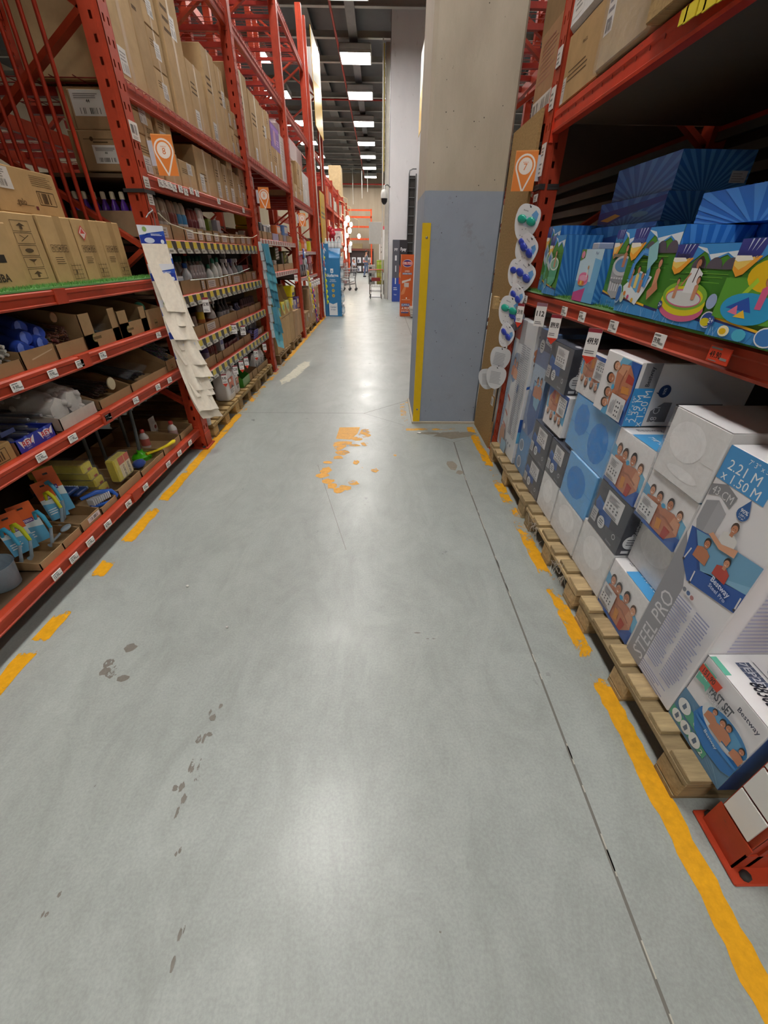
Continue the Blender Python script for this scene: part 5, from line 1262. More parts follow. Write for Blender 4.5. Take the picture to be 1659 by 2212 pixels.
# ------------------------------------------------------------ shelf of bags and white tray
ZC = .7055
m = MB('card', 'b0905f'); m.box(-2.2,1.3,ZC,-1.645,1.675,.79,.004); a = face_art(m,-2.2,1.3,ZC,-1.645,1.675,.79,'+x','card'); a.line([(.55,.15),(.9,.15),(.9,.8),(.55,.8),(.55,.15)],.003,INK); a.barcode(.6,.25,.85,.7,INK,8); fin(m,'cardboard_carton','tan carton with a printed frame beside the blue sponge box','carton')
q = (-1.95, 1.69, ZC, -1.645, 1.94, .782)
m = MB('print', '2438a8'); m.box(-1.95,1.69,ZC,-1.645,1.70,.772); m.box(-1.95,1.93,ZC,-1.645,1.94,.772); m.box(-1.95,1.69,ZC,-1.645,1.94,.712); m.box(-1.65,1.69,ZC,-1.645,1.94,.775)
a = Art(m, (-1.645,1.69,ZC), (0,.25,0), (0,0,.072))
for u in (.27, .76):
    a.poly([(u-.19,.88),(u-.1,.72),(u,.86),(u+.1,.72),(u+.19,.88),(u+.13,.3),(u-.13,.3)],'e3e4ea'); a.text('REY',u,.56,.026,'c22f35',0,.062,.03); a.rect(u-.12,.3,u+.12,.42,'2438a8'); a.text('PLAST', u, .36, .008, 'cfd4ea'); a.text('JABON', u, .2, .008, '9fb0e6'); a.circ(u,.93,.008,'4a68d8'); a.rect(u-.12,.08,u+.12,.1,'6f86d8')
a.rect(.485,0,.49,1,'1c2d8c')
for y in (1.69, 1.94): m.box(-1.95, y-.0005, ZC, -1.645, y+.0005, .77, 0, 'a97e62')
fin(m, 'counter_box', 'blue counter box with two red-lettered crests', 'box')
for i in range(9):
    y = 1.86+.022*i; z = .735+.03*(i%3); m = MB('metal', 'b4bac0'); x = -1.7-R.random()*.03
    m.box(x-.42, y-.008, z, x, y+.008, z+.014, .003); m.use('film'); m.tube([(x-.4,y,z+.007),(x-.02,y,z+.007),(x,y,z+.007)], [.018,.018,.004], 8)
    fin(m, 'wrapped_stick', 'silver stick in clear wrap above the blue counter box, %s of the bundle' % nth(i), 'stick', 'silver wrapped sticks')
m = MB('film'); m.grid([[(-1.95+.27*i/6, 1.63+.13*j/6, .88-.012*i+.015*math.sin(i*1.1+j*1.7)-.07*(i/6)**3) for j in range(7)] for i in range(7)]); m.use('print','3c4a7a'); m.box(-1.69,1.69,.795,-1.686,1.77,.815); fin(m,'plastic_bag','crumpled clear bag with a blue strip over the tan carton','bag')
x0, y0, x1, y1 = -2.2, 1.99, -1.645, 2.29
m = MB('card', 'c9c4ba'); tray(m, x0, y0, ZC, x1, y1, .1, .068); fin(m, 'cardboard_tray', 'white cardboard tray holding the bagged white mops', 'tray', TY)
for i, (y, z, ln) in enumerate(((2.08,.79,.42),(2.2,.8,.36))):
    m = MB('fabric', 'c4c1bd'); n = 10; rows = []
    for k in range(n+1):
        t = k/n; x = -1.69-ln*t; rr = .06*(.75+.4*math.sin(PI*min(1,t*1.3+.1))); rows.append([(x, y+.02*t+rr*math.cos(q_)*(1+.3*R.random()), z+.03*t*2+rr*math.sin(q_)*(1+.3*R.random())) for q_ in [2*PI*j/12 for j in range(12)]]); rows[-1].append(rows[-1][0])
    for k in range(70):
        t = R.random(); q_ = R.uniform(0, 2*PI); rr = .058*(.75+.4*math.sin(PI*min(1,t*1.3+.1))); m.blob((-1.69-ln*t, y+.02*t+rr*math.cos(q_), z+.06*t+rr*math.sin(q_)), (.026,.02,.016), 8, 5, .4, R.choice(('cfccc8','dcd9d5','c2bfbb')))
    m.grid(rows, R.choice(('c4c1bd','cecbc6'))); m.add([rows[0][j] for j in range(12)], [list(range(12))], col='d0cdc8')
    o = fin(m, 'string_mop', ('fluffy white bagged mop beside the silver sticks', 'fluffy white bagged mop beside the empty end of the white tray')[i], 'mop')
    f_ = MB('film'); f_.grid([[ (p[0]+.004, y+(p[1]-y)*1.12, z+(p[2]-z)*1.12) for p in r_] for r_ in rows]); child(f_, 'clear_bag', o)
for y0, y1, lb in ((2.33, 2.675, 'brown tray holding the dark broom heads'), (2.685, 3.21, 'brown tray holding a bag of black sticks')):
    traything((-2.25, y0, ZC, -1.645, y1), lb, .13, .055)
traything((-2.25, 3.22, ZC, -1.65, 3.385), 'tall tray of grey mop strands beside the post', .2, .085, logo='eco')
m = strands(120, (-2.05,2.42,.86), (-1.76,2.55,.77), ((.05,.05,.03),(.03,.08,.03)), '3a2620', .004); m.lathe([(.036,0),(.04,.005),(.036,.01)], (-1.72,2.6,.79), 16, axis='x', col='d9cba6'); m.lathe([(.036,.002),(0,.001)], (-1.72,2.6,.79), 14, axis='x', col='2a1a16'); fin(m, 'broom', 'dark broom head with a cream ring in the brown tray', 'broom head')
m = strands(90, (-2.15,2.8,.88), (-1.72,2.9,.76), ((.02,.06,.02),(.02,.09,.012)), '2c2a2c', .004, 'plastic'); fin(m, 'black_sticks', 'bundle of black sticks in clear wrap, beside the cream-ringed broom head', 'sticks')
m = MB('film'); m.grid([[(-2.15+.46*i/6, 2.75+.28*j/6, .93-.14*i/6+.015*math.sin(j*1.5+i*.8)) for j in range(7)] for i in range(7)]); fin(m, 'plastic_bag', 'long clear bag over the lower black sticks', 'bag')
m = strands(110, (-1.8,3.3,.9), (-1.7,3.3,.82), ((.04,.06,.03),(.02,.06,.05)), '55565a', .005); fin(m, 'string_mop', 'grey mop strands in the tall tray by the post', 'mop')
# ------------------------------------------------------------ bottom shelf
ZD = .1785
for i, (y, h, lb) in enumerate(((1.4,.125,'translucent grey-blue tub at the end of the bottom shelf'), (1.24,.1,'translucent grey-blue tub mostly out of the picture'))):
    m = MB('tubplastic'); x = -1.76; pr = [(.062,0),(.068,.006),(.08,h),(.084,h+.002),(.078,h-.004),(.064,.008)]
    m.lathe(pr, (x,y,ZD), 22, 1.1, .95); o = fin(m, 'plastic_tub', lb, 'tub')
traything((-2.1, 1.5, ZD, -1.645, 1.665), 'tray under the first orange brush cards on the bottom shelf', .06, .045)
traything((-2.1, 1.67, ZD, -1.65, 1.815), 'small tray holding the clear spoon beside the orange cards', .06, .045)
traything((-2.1, 1.825, ZD, -1.65, 2.0), 'barcode tray under the taller orange brush cards', .075, .055, logo='code')
traything((-2.1, 2.01, ZD, -1.65, 2.17), 'tray under the blue scrubbing brush', .06, .04)
traything((-2.2, 2.2, ZD, -1.65, 2.475), 'tray holding the yellow sponge packs', .065, .055)
traything((-2.2, 2.485, ZD, -1.65, 2.82), 'low tray holding the green plunger', .06, .04)
traything((-2.2, 2.83, ZD, -1.65, 3.12), 'low tray under the yellow brush handle', .07, .055)
traything((-2.2, 3.13, ZD, -1.65, 3.38), 'low tray holding a white squeeze bottle by the post', .08, .055)
def brush_card(x, y, z, w, h, label, yaw, handles):
    t = thing('dish_brush_card', label, 'brush', (x, y, z), math.radians(yaw), 'orange carded brushes')
    t.rotation_euler = (math.radians(-14), 0, math.radians(yaw))
    m = MB('print', 'd9622c'); m.box(-w/2, -.001, 0, w/2, .001, h); a = Art(m, (-w/2,-.001,0), (w,0,0), (0,0,h), 'print', .0005)
    a.rect(0,0,1,.45,'5aa3c8'); a.poly([(0,.45),(1,.35),(1,.55),(0,.55)],'c9d6d8'); a.rect(.25,.52,.75,.62,'5a3a86'); a.text('ETERNA',.5,.57,.013,'e6dff0',0,w*.45,.02); a.rect(.38,.86,.62,.9,'2a211e'); a.lines(.1,.15,.6,.32,3,'dbe6ea',.3)
    m.build('card', t)
    for u, c in handles:
        m = MB('plastic', c); m.tube([(u,-.02,h*.55),(u+.004,-.035,h*.72),(u+.012,-.055,h*.74),(u+.02,-.07,h*.6),(u+.022,-.075,h*.3)], [.007,.009,.01,.01,.008], 8)
        m.use('tubplastic'); m.tube([(u+.022,-.075,h*.3),(u+.018,-.07,.05),(u,-.04,-.02),(u-.012,-.03,-.03)], [.008,.007,.008,.012], 8); m.build('handle', t)
    return t
brush_card(-1.76, 1.585, .235, .11, .21, 'orange brush card with blue and yellow handles, shorter set', 62, ((-.05,'3fa8d0'),(-.005,'c6cf2c')))
brush_card(-1.75, 1.665, .235, .1, .215, 'orange brush card with a blue handle beside the clear spoon', 58, ((.03,'3fa8d0'),))
brush_card(-1.78, 1.875, .245, .09, .22, 'taller orange brush card with a yellow handle', 60, ((-.02,'d2d32a'),))
brush_card(-1.79, 1.935, .25, .095, .26, 'tallest orange brush card with a blue handle over the barcode tray', 55, ((-.03,'49a4cf'),))
m = MB('tubplastic'); m.blob((-1.69,1.775,.245),(.018,.035,.012),12,8); m.tube([(-1.7,1.74,.235),(-1.72,1.68,.21)], .006, 6); fin(m, 'plastic_scoop', 'clear plastic scoop lying over the small tray', 'scoop')
m = MB('plastic', '2a62c4'); m.tube([(-1.76,2.03,.27),(-1.7,2.09,.285),(-1.67,2.17,.25),(-1.66,2.19,.21),(-1.665,2.16,.19),(-1.68,2.1,.2),(-1.72,2.03,.215)], [.01,.014,.014,.013,.012,.012,.012], 8)
m.use('plastic','dfe2e6')
for i in range(9): m.box(-1.735+.004*i, 2.035+.013*i, .222, -1.695+.004*i, 2.042+.013*i, .262, .001)
fin(m, 'scrubbing_brush', 'blue handled scrubbing brush with white bristles lying on its tray', 'brush')
for i, (y, z) in enumerate(((2.05,.3),(2.12,.26))):
    m = MB('plastic', '1f3f7c'); m.box(-2.0,y-.05,z,-1.8,y+.05,z+.02,.006); m.use('plastic','9fb0c4')
    for k in range(12): m.box(-1.98+.015*k, y+.045, z+.001, -1.972+.015*k, y+.06, z+.018)
    fin(m, 'scrubbing_brush', ('upper','lower')[i]+' dark blue scrubbing brush behind the orange cards', 'brush')
SP = 'yellow sponge packs'
def sponge(q, label, art, rot=None):
    m = MB('fabric', 'd2c145'); m.box(*q, .008); a = face_art(m, *q, '+x', 'print', .001)
    if art:
        a.rect(.25,.08,1,1,'d9c9a4'); a.rect(.25,.68,1,1,'c9593f'); a.text('REPUESTO', .5, .35, .018, '2f2a24', 90, .08, .02); a.text('REPUESTO', .82, .35, .018, '2f2a24', 90, .08, .02); a.rect(.64,.05,.67,1,'cdbb6a')
    else: a.rect(.4,.15,.75,.4,'b05238')
    o = fin(m, 'sponge_pack', label, 'sponge', SP)
    f_ = MB('film'); f_.box(q[0]+.01,q[1]-.004,q[2],q[3]+.004,q[4]+.004,q[5]+.012,.004); child(f_, 'clear_wrap', o)
sponge((-1.74,2.3,.235,-1.68,2.46,.385), 'upright yellow sponge pack with red band and black lettering', True)
for i, (z, y) in enumerate(((.19,2.22),(.25,2.2),(.31,2.18),(.37,2.15))): sponge((-2.15,y,z,-1.77,y+.09,z+.055), 'flat yellow sponge pack, %s layer up, behind the upright one' % nth(i), False)
t = thing('plunger', 'green plunger with a grey pole standing in the bottom shelf', 'plunger', (-1.8,2.78,.2))
m = MB('plastic','4fc21e'); m.lathe([(.07,-.02),(.066,.0),(.05,.018),(.022,.026),(.02,.05)], (0,0,0), 20); 
for k in range(8): m.box(.06*math.cos(k*.785)-.006,.06*math.sin(k*.785)-.006,-.024,.06*math.cos(k*.785)+.006,.06*math.sin(k*.785)+.006,.004)
m.build('cup', t); m = MB('rubber','55595a'); m.tube([(0,0,.05),(0,.03,.2),(.0,.055,.45)], .012, 8); m.build('pole', t)
for i, (y, z, lb) in enumerate(((2.9,.24,'grey rope-textured pole nearest the plunger pole'),(2.61,.2,'grey pole behind the upright sponge pack'),(2.47,.2,'grey pole behind the flat sponge packs'))):
    m = MB('rubber','55595a'); m.tube([(-1.95,y,.2),(-1.95,y+.01,.42),(-1.95,y+.02,.66)], .011, 8); fin(m, 'mop_pole', lb.replace('nearest','beside'), 'pole')
m = MB('plastic','d8c31f'); m.tube([(-1.72,2.72,.245),(-1.68,2.8,.24),(-1.65,2.9,.235),(-1.63,2.97,.24),(-1.63,2.99,.24)], [.012,.009,.012,.016,.008], 8); fin(m,'long_brush','yellow brush handle lying across two low trays','handle')
m = MB('fabric','3f58a8'); m.blob((-1.72,2.6,.225),(.04,.05,.03),10,7,.2); fin(m,'blue_cloth','crumpled blue cloth beside the plunger','cloth')
goods('bottle', ('dcd9d6','b53a34','c9a7a4'), .15, .036, -1.72, 3.17, ZD+.006, 'white squeeze bottle with red cap lying by the post', 'bottle', 'bottles in the tray by the post')
goods('bottle', ('c9c3c0','b53a34','b5625a'), .15, .036, -1.86, 2.98, ZD+.006, 'dusty red-labelled bottle behind the yellow handle', 'bottle', 'bottles in the tray by the post')
goods('pouch', ('bfb8b2','8a3a3a','d8d4d0'), .16, .05, -1.9, 3.22, ZD+.006, 'crumpled pale pouch at the back of the tray by the post', 'pouch', 'bottles in the tray by the post')
# ------------------------------------------------------------ white cloths hanging on the post
for i in range(10):
    zt = (1.645, 1.49, 1.43, 1.34, 1.215, 1.14, 1.06, .97, .92, .82)[i]; ln = (.4,.34,.37,.36,.34,.36,.38,.34,.4,.38)[i]; yo = .006*i
    t = thing('mop_cloth', 'white cleaning cloth with blue header card, %s from the top of the hanging column' % nth(i), 'cloth', (-1.51+.004*i, 3.225+.02*(i%2), zt), math.radians(52-4*(i%3)), 'white cloths hanging on the post')
    m = MB('print','dfe2ea'); w = .17; m.box(-w/2,-.0015,-.11,w/2,.0015,0); a = Art(m,(-w/2,-.0015,-.11),(w,0,0),(0,0,.11),'print',.0004); a.rect(0,0,1,.5,'2a3f9c'); a.poly([(0,.5),(1,.5),(1,.75),(.3,.6),(0,.4)],'2f56b8'); a.circ(.25,.8,.014,'8fae6a'); a.ell(.35,.25,.2,.14,'c9d2e6'); a.lines(.45,.5,.9,.62,2,'dfe6f2',.3); a.circ(.85,.2,.012,'dfe6f2'); m.build('header_card', t)
    m = MB('fabric','ece3d3'); rows = []; nn = 12
    for k in range(nn+1):
        v = k/nn; row = []
        for j in range(9):
            u = j/8; sway = .03*v*v*(1+.3*(i%3)); wv = .012*v*math.sin(u*9+i*1.7+v*2)+.01*v*math.sin(u*4+i)
            row.append((-w/2+w*u+(.035+.004*i)*v*v+.01*v*math.sin(3*v+i), -.004-sway-wv, -.1-ln*v-.02*u*v))
        rows.append(row)
    m.grid(rows); m.grid([[(p[0]+.004, p[1]+.004, p[2]-.003) for p in r_] for r_ in rows], 'e0d6c4'); m.build('cloth', t)
m = MB('metal','8a8c8e'); m.tube([(-1.565,3.42,1.75),(-1.5,3.3,1.73),(-1.47,3.16,1.7),(-1.48,3.14,1.68)], .004, 6); m.tube([(-1.5,3.3,1.73),(-1.5,3.22,1.1),(-1.49,3.2,.75)], .0035, 6); fin(m,'wire_hanger','thin wire hanger carrying the column of white cloths','hanger')
aisle_sign(-1.47, 3.62, 1.945, '8', 'orange pin sign numbered 8 on the perforated post', 1, math.radians(8), .13, .215)
m = MB('print','d9d6d0'); 
for z, h, y in ((2.1,.09,3.42),(2.72,.12,3.42)):
    m = MB('print','d9d6d0'); m.box(-1.5695, y, z, -1.5665, y+.1, z+h); a = Art(m,(-1.5665,y,z),(0,.1,0),(0,0,h)); a.barcode(.5,.3,.92,.85); a.rect(.08,.35,.4,.8,'5a5856'); a.lines(.1,.08,.9,.24,2,'8a8886'); m.build('white_label', LR.o)
for z in (1.86, 1.77):
    m = MB('print','cfcac4'); m.box(-1.5695, 3.43, z, -1.5665, 3.5, z+.06); a = Art(m,(-1.5665,3.43,z),(0,.07,0),(0,0,.06)); a.lines(.1,.15,.9,.85,3,'77736f'); m.build('white_label', LR.o)
m = MB('print','dcdad6'); m.box(-1.5695,3.42,.3,-1.5665,3.49,.43); a = Art(m,(-1.5665,3.42,.3),(0,.07,0),(0,0,.13)); a.rect(.1,.62,.9,.75,'a8443c'); m.build('white_label', LR.o)
m = MB('rubber','26211f'); m.box(-1.7,3.385,1.83,-1.56,3.53,1.85); tag(m.build('black_strap'),'black strap wound round the perforated post','strap')
# ------------------------------------------------------------ bottle bay: brown cartons on the two upper beams
CG = 'brown cartons on the upper beams of the bottle rack'
XC = -1.635
def bc(y0, y1, z0, z1, label, kind=0, st='low', tape=True, dep=.45, col=None, xo=0, group=CG):
    col = col or R.choice(('b39770','ad9069','b89c74','a98d68'))
    m = MB('card', col); q = (XC-dep, y0, z0, XC+xo, y1, z1); m.box(*q, .005); a = face_art(m, *q, '+x', 'card'); marks(a, kind)
    a.mat = 'print'
    if tape: a.rect(.44,.0,.56,1,'a98d66'); a.rect(.47,.55,.53,.95,'cdbb9c')
    s = {'low':(.1,.05,.42,.38),'high':(.45,.55,.8,.95),'mid':(.35,.3,.7,.72),'top':(.4,.8,.75,1.0),None:None}[st]
    if s:
        s = (s[0], s[1], s[0]+min(.4, .1/(y1-y0)), s[1]+min(.42, .125/(z1-z0)))
        a.rect(*s, 'c4c1bc'); w = s[2]-s[0]; h = s[3]-s[1]; a.lines(s[0]+w*.12,s[1]+h*.5,s[2]-w*.12,s[3]-h*.1,3,'7b7875',.4); a.barcode(s[0]+w*.12,s[1]+h*.1,s[2]-w*.12,s[1]+h*.42,'5a5856',10)
    return fin(m, 'cardboard_carton', label, 'carton', group)
Z1 = 1.955; Z2 = 2.412
bc(3.62,3.925,Z1,2.175,'lower carton beside the post sign, stack of two on the middle beam',2,'low')
bc(3.64,3.92,2.177,2.385,'upper carton of the two beside the post sign on the middle beam',2,'mid')
bc(3.97,4.25,Z1,2.155,'lower carton of the second two-high stack on the middle beam',0,'mid')
bc(3.99,4.24,2.157,2.36,'upper carton of the second two-high stack on the middle beam',2,'low')
bc(4.28,4.6,Z1,2.135,'single low carton with white tape between stacks on the middle beam',0,'high')
bc(4.66,5.12,Z1,2.29,'larger dark-printed carton mid-way along the middle beam',3,'low', dep=.6)
bc(5.14,5.37,Z1,2.285,'slim carton just after the larger dark-printed one on the middle beam',0,'low')
bc(5.39,5.56,Z1,2.27,'narrowest carton on the middle beam',0,'low')
bc(5.57,5.85,Z1,2.25,'lower carton of the last two-high stack on the middle beam',2,'low')
bc(5.58,5.76,2.252,2.36,'small white-stickered carton on the last two-high stack',0,'high', dep=.3)
bc(5.86,6.0,Z1,2.24,'slim carton before the red-printed one on the middle beam',0,'mid')
bc(6.01,6.21,Z1,2.32,'red-printed carton last on the middle beam',2,'low',col='b08f72')
# behind them, stock that closes the view through the shelf
for i,(y,z) in enumerate(((4.7,2.2),(5.3,2.2))):
    m = MB('card','8d744f'); m.box(-2.6,y,Z1,-2.15,y+.5,z+.1,.005); fin(m,'cardboard_carton','deep-set carton at the rear of the middle beam, %s from the post'%nth(i),'carton',CG)
bc(3.62,3.98,Z2,3.25,'tall carton with slanted print, beside the perforated post on the high beam',0,'low', dep=.6)
bc(3.99,4.17,Z2,3.2,'tall plain carton second on the high beam',0,None, dep=.6, tape=False)
for i in range(4): bc(4.175,4.4,Z2+.212*i,Z2+.21*(i+1),'flat white-stickered carton, %s up the narrow stack on the high beam'%nth(i),0,'mid',dep=.5)
bc(4.46,4.82,Z2,3.3,'tall carton with a violet label after the narrow stack on the high beam',0,'high', dep=.6, xo=.01)
bc(4.86,5.23,Z2,2.87,'half-height carton beside the tall violet-labelled one',0,'low', dep=.5)
bc(5.32,5.66,Z2,3.09,'big-sided carton in the middle of the high beam',0,'low', dep=.8)
bc(5.67,5.9,Z2,3.06,'tall slim carton with a tape strip after the big-sided one',0,'high', dep=.6)
for i in range(2): bc(5.92,6.05,Z2+.24*i,Z2+.235*(i+1),('lower','upper')[i]+' of two small cartons near the second post on the high beam',0,'low',dep=.4)
for i in range(2): bc(6.06,6.21,Z2+.2*i,Z2+.195*(i+1),('lower','upper')[i]+' carton touching the second post on the high beam',0,'mid',dep=.4)
Z3 = 2.502
bc(6.4,6.9,Z3,3.27,'tall carton first past the second post on the high beam',0,'low',dep=.6)
bc(6.95,7.5,Z3,3.2,'wide plain carton past the second post on the high beam',0,'low',dep=.7)
bc(7.52,7.8,Z3,3.18,'taped carton with white corner past the wide plain one',0,'high',dep=.5)
bc(7.83,8.02,Z3,2.9,'small carton under another beside the violet carton',0,'low',dep=.4)
bc(7.83,8.05,2.902,3.2,'small carton on top beside the violet carton',0,None,dep=.4)
m = MB('print','6f46a0'); q = (-2.0,8.1,2.86,-1.64,8.7,3.15); m.box(*q,.004); a = face_art(m,*q,'+x'); a.ell(.4,.5,.14,.36,'b98aa8'); a.rect(.05,.75,.95,.9,'8f63bf'); a.lines(.6,.2,.9,.5,3,'c6a8de'); fin(m,'printed_carton','violet printed carton on the high beam','carton')
bc(8.07,8.68,Z3,2.858,'brown carton under the violet printed carton',2,'low')
m = MB('print','c6c4c2'); q = (-2.0,8.72,Z3,-1.64,9.08,3.12); m.box(*q,.004); a = face_art(m,*q,'+x'); a.lines(.2,.5,.7,.9,7,'9a9896'); a.rect(.3,.1,.6,.3,'a8a6a4'); fin(m,'printed_carton','white carton beside the third post on the high beam','carton')
Z4 = 2.392
bc(9.3,9.75,Z4,2.9,'first carton after the third post on the high beam',0,None,dep=.6)
bc(9.78,10.1,Z4,2.62,'short white-edged carton after the third post',0,'low',dep=.4)
bc(10.15,10.75,Z4,2.6,'plain carton under the logo carton before the end posts',0,'high',dep=.4)
bc(10.15,10.8,2.602,3.0,'logo carton on top before the end posts',2,None,dep=.5)
m = MB('print','bdbab6'); q = (-2.0,10.85,Z4,-1.64,11.75,2.95); m.box(*q,.02); a = face_art(m,*q,'+x'); a.rect(.3,.1,.6,.5,'d2d0cc'); o = fin(m,'wrapped_carton','white film-wrapped carton before the end posts on the high beam','carton'); film(o,*q,side=1)
m = MB('fabric','c9b6b4'); m.grid([[(-2.6+.9*i/6, 11.75+.2*math.sin(i), 2.5+1.1*j/6) for j in range(7)] for i in range(7)]); 
m = MB('print','b9a5a6'); m.box(-2.4,9.3,3.0,-1.75,11.8,3.42,.06); fin(m,'wrapped_bale','pale pink wrapped bale high between the third and end posts','bale')
# ------------------------------------------------------------ bottle shelves
XB = -1.72
def lips(segs, z, h, lab):
    for i, (a, b_) in enumerate(segs):
        m = MB('card', R.choice(('a88b68','a0845f','b09370'))); hh = h*R.uniform(.9,1.08)
        tray(m, -2.05, a, z, -1.645, b_, hh, hh); A = Art(m, (-1.645, a, z), (0,b_-a,0), (0,0,hh), 'print')
        if R.random() < .35: A.rect(.15,.2,.7,.85,'c9c5be'); A.lines(.2,.3,.65,.8,3,'85827d')
        fin(m, 'cardboard_tray', '%s, %s tray from the white cloths' % (lab, nth(i)), 'tray', 'open trays on the bottle shelves')
S1 = 1.572; S2 = 1.194; S3 = .844; S4 = .554
lips(((3.62,3.86),(3.87,4.1),(4.11,4.38),(4.39,4.56),(4.57,4.78),(4.8,5.0),(5.01,5.28),(5.3,5.5),(5.51,5.7),(5.71,5.93),(5.94,6.19)), S1, .1, 'spray can shelf')
lips(((3.8,4.22),(4.24,4.34),(4.36,4.72),(4.73,4.86),(4.87,5.0),(5.01,5.13),(5.15,5.55),(5.57,5.7),(5.71,5.95),(5.96,6.19)), S2, .1, 'white bottle shelf')
lips(((3.75,4.1),(4.11,4.5),(4.51,5.1),(5.11,5.6),(5.61,5.9),(5.91,6.19)), S3, .095, 'dark bottle shelf')
lips(((3.95,4.22),(4.23,4.42),(4.43,4.8),(4.81,5.2),(5.21,5.5),(5.75,6.18)), S4, .09, 'lowest striped shelf')
def row(items, z, where, cat, grp, xo=0):
    cnt = {}; tot = {}
    for it_ in items: tot[it_[5]] = tot.get(it_[5], 0)+1
    for y, kind, cols, h, r, nm in items:
        cnt[nm] = cnt.get(nm, 0)+1
        goods(kind, cols, h, r, XB+xo+R.uniform(-.006,.006), y, z+.005, ('%s %s on the %s, counted from the white cloths' % (nth(cnt[nm]-1), nm, where) if tot[nm] > 1 else '%s on the %s' % (nm, where)), cat, grp)
PUR=('5b3a86','9a9288','7a5aa6'); TAN=('8a7765','b3a48e','b9b2a8'); RBR=('7d4038','a89484','9c6a60'); BLU=('3f86b8','bdb4a6','d9dde0'); MAR=('6e2f36','8d4a44','96606a'); WHT=('e4dfdd','e6e2e0','b9b2b0')
it = []
for y, c, nm in ((3.68,PUR,'purple spray can'),(3.755,PUR,'purple spray can'),(3.84,TAN,'tan spray can'),(3.91,TAN,'tan spray can'),(3.98,TAN,'tan spray can'),(4.06,RBR,'red-brown spray can'),(4.13,RBR,'red-brown spray can'),(4.23,BLU,'blue spray can'),(4.31,BLU,'blue spray can')):
    it.append((y,'can',c,.275,.032,nm))
for y in (4.45,4.52,4.59): it.append((y,'can',MAR,.245,.031,'maroon spray can'))
for y in (4.67,4.735): it.append((y,'can',WHT,.27,.033,'white spray can'))
row(it, S1, 'top bottle shelf', 'spray can', 'spray cans on the top bottle shelf')
row([(y+.02,k,c,h,r,nm) for y,k,c,h,r,nm in it], S1, 'top bottle shelf, back row', 'spray can', 'spray cans on the top bottle shelf, back row', -.075)
row([(4.88,'box',('7a8a3a','4a5a2a','c9c05a'),.2,.04,'yellow-green small packet'),(5.08,'box',('a9a3ac','9a949e','b6b0ba'),.2,.05,'grey upright packet'),(5.14,'pouch',('a7a09a','5b8aa0','c4beb8'),.14,.045,'clear pouch'),(5.24,'pouch',('94877c','7a6a60','b5aaa0'),.12,.04,'pale pouch'),(5.31,'pouch',('94877c','7a6a60','b5aaa0'),.12,.04,'pale pouch'),(5.5,'pouch',('8f7462','7a5a4c','b0937e'),.1,.05,'brown pouch'),(5.6,'pouch',('8f7462','7a5a4c','b0937e'),.1,.05,'brown pouch'),(5.84,'pouch',('b9b4ae','6a6662','cfcac4'),.13,.045,'white-labelled pouch'),(6.05,'box',('b0a8a0','7a3a34','cfcac4'),.15,.035,'thin white packet')], S1, 'top bottle shelf', 'packet', 'small packets on the top bottle shelf')
for i,(y,z,c,nm) in enumerate(((5.3,1.72,'9c8a6c','tan square carton high at the back of the top bottle shelf'),(5.7,1.72,'8a8430','olive box high at the back of the top bottle shelf, beside another'),(5.93,1.72,'8a8430','olive box at the back of the top bottle shelf, by the second post'))):
    m = MB('print',c); m.box(-2.3,y,S1,-2.05,y+.2,z+.05,.004); fin(m,'small_box',nm,'box')
GRN=('e6ebe7','2a7a64','f0f4f0'); GRY=('b3b2b4','8f9294','d2d2d2'); 
it = [(3.86,'box',('d2d4d8','b9c2d2','e6e8ea'),.13,.06,'white upright box'),(4.12,'bottle',('d5d9de','2f62b8','e6e8ec'),.22,.045,'blue-capped white bottle')]
for y in (4.28,4.35,4.42,4.49,4.56): it.append((y,'pouch',('a8a4a6','8a7678','c9c6c8'),.2,.04,'grey pouch'))
for y,h in ((4.7,.2),(4.82,.25),(4.95,.26)): it.append((y,'bottle',GRN,h,.04,'green-capped white bottle'))
for y,c in ((5.14,WHT),(5.3,('cdcad4','4a4678','b8b4c4')),(5.48,('c9c4c4','c4bfbf','8d6f6a'))): it.append((y,'trigger',(c[0],c[1],c[2]),.25,.05,'white trigger bottle'))
for y in (5.66,5.72,5.78): it.append((y,'tube',('8fa6b0','6f9ab0','b9c8ce'),.17,.03,'pale blue tube'))
for y in (5.86,5.92,5.98,6.04): it.append((y,'tube',('9c3a3a','c4bab4','c25048'),.17,.03,'red tube'))
row(it, S2, 'white bottle shelf', 'bottle', 'bottles and tubes on the white bottle shelf')
row([(4.24+.1*i,'bottle',GRN,.27,.042,'green-capped back-row bottle') for i in range(8)]+[(5.1,'box',('8d8f90','7a7c7e','a8aaac'),.28,.05,'grey back-row box'),(5.62,'trigger',('4a4a50','b9b4b4','6a6a70'),.3,.05,'dark back-row trigger bottle')], S2, 'white bottle shelf', 'bottle', 'back row of the white bottle shelf', -.16)
YEL=('c9a92c','8f8578','b9703a'); BLK=('2c2a2e','3a383c','a9a4a6')
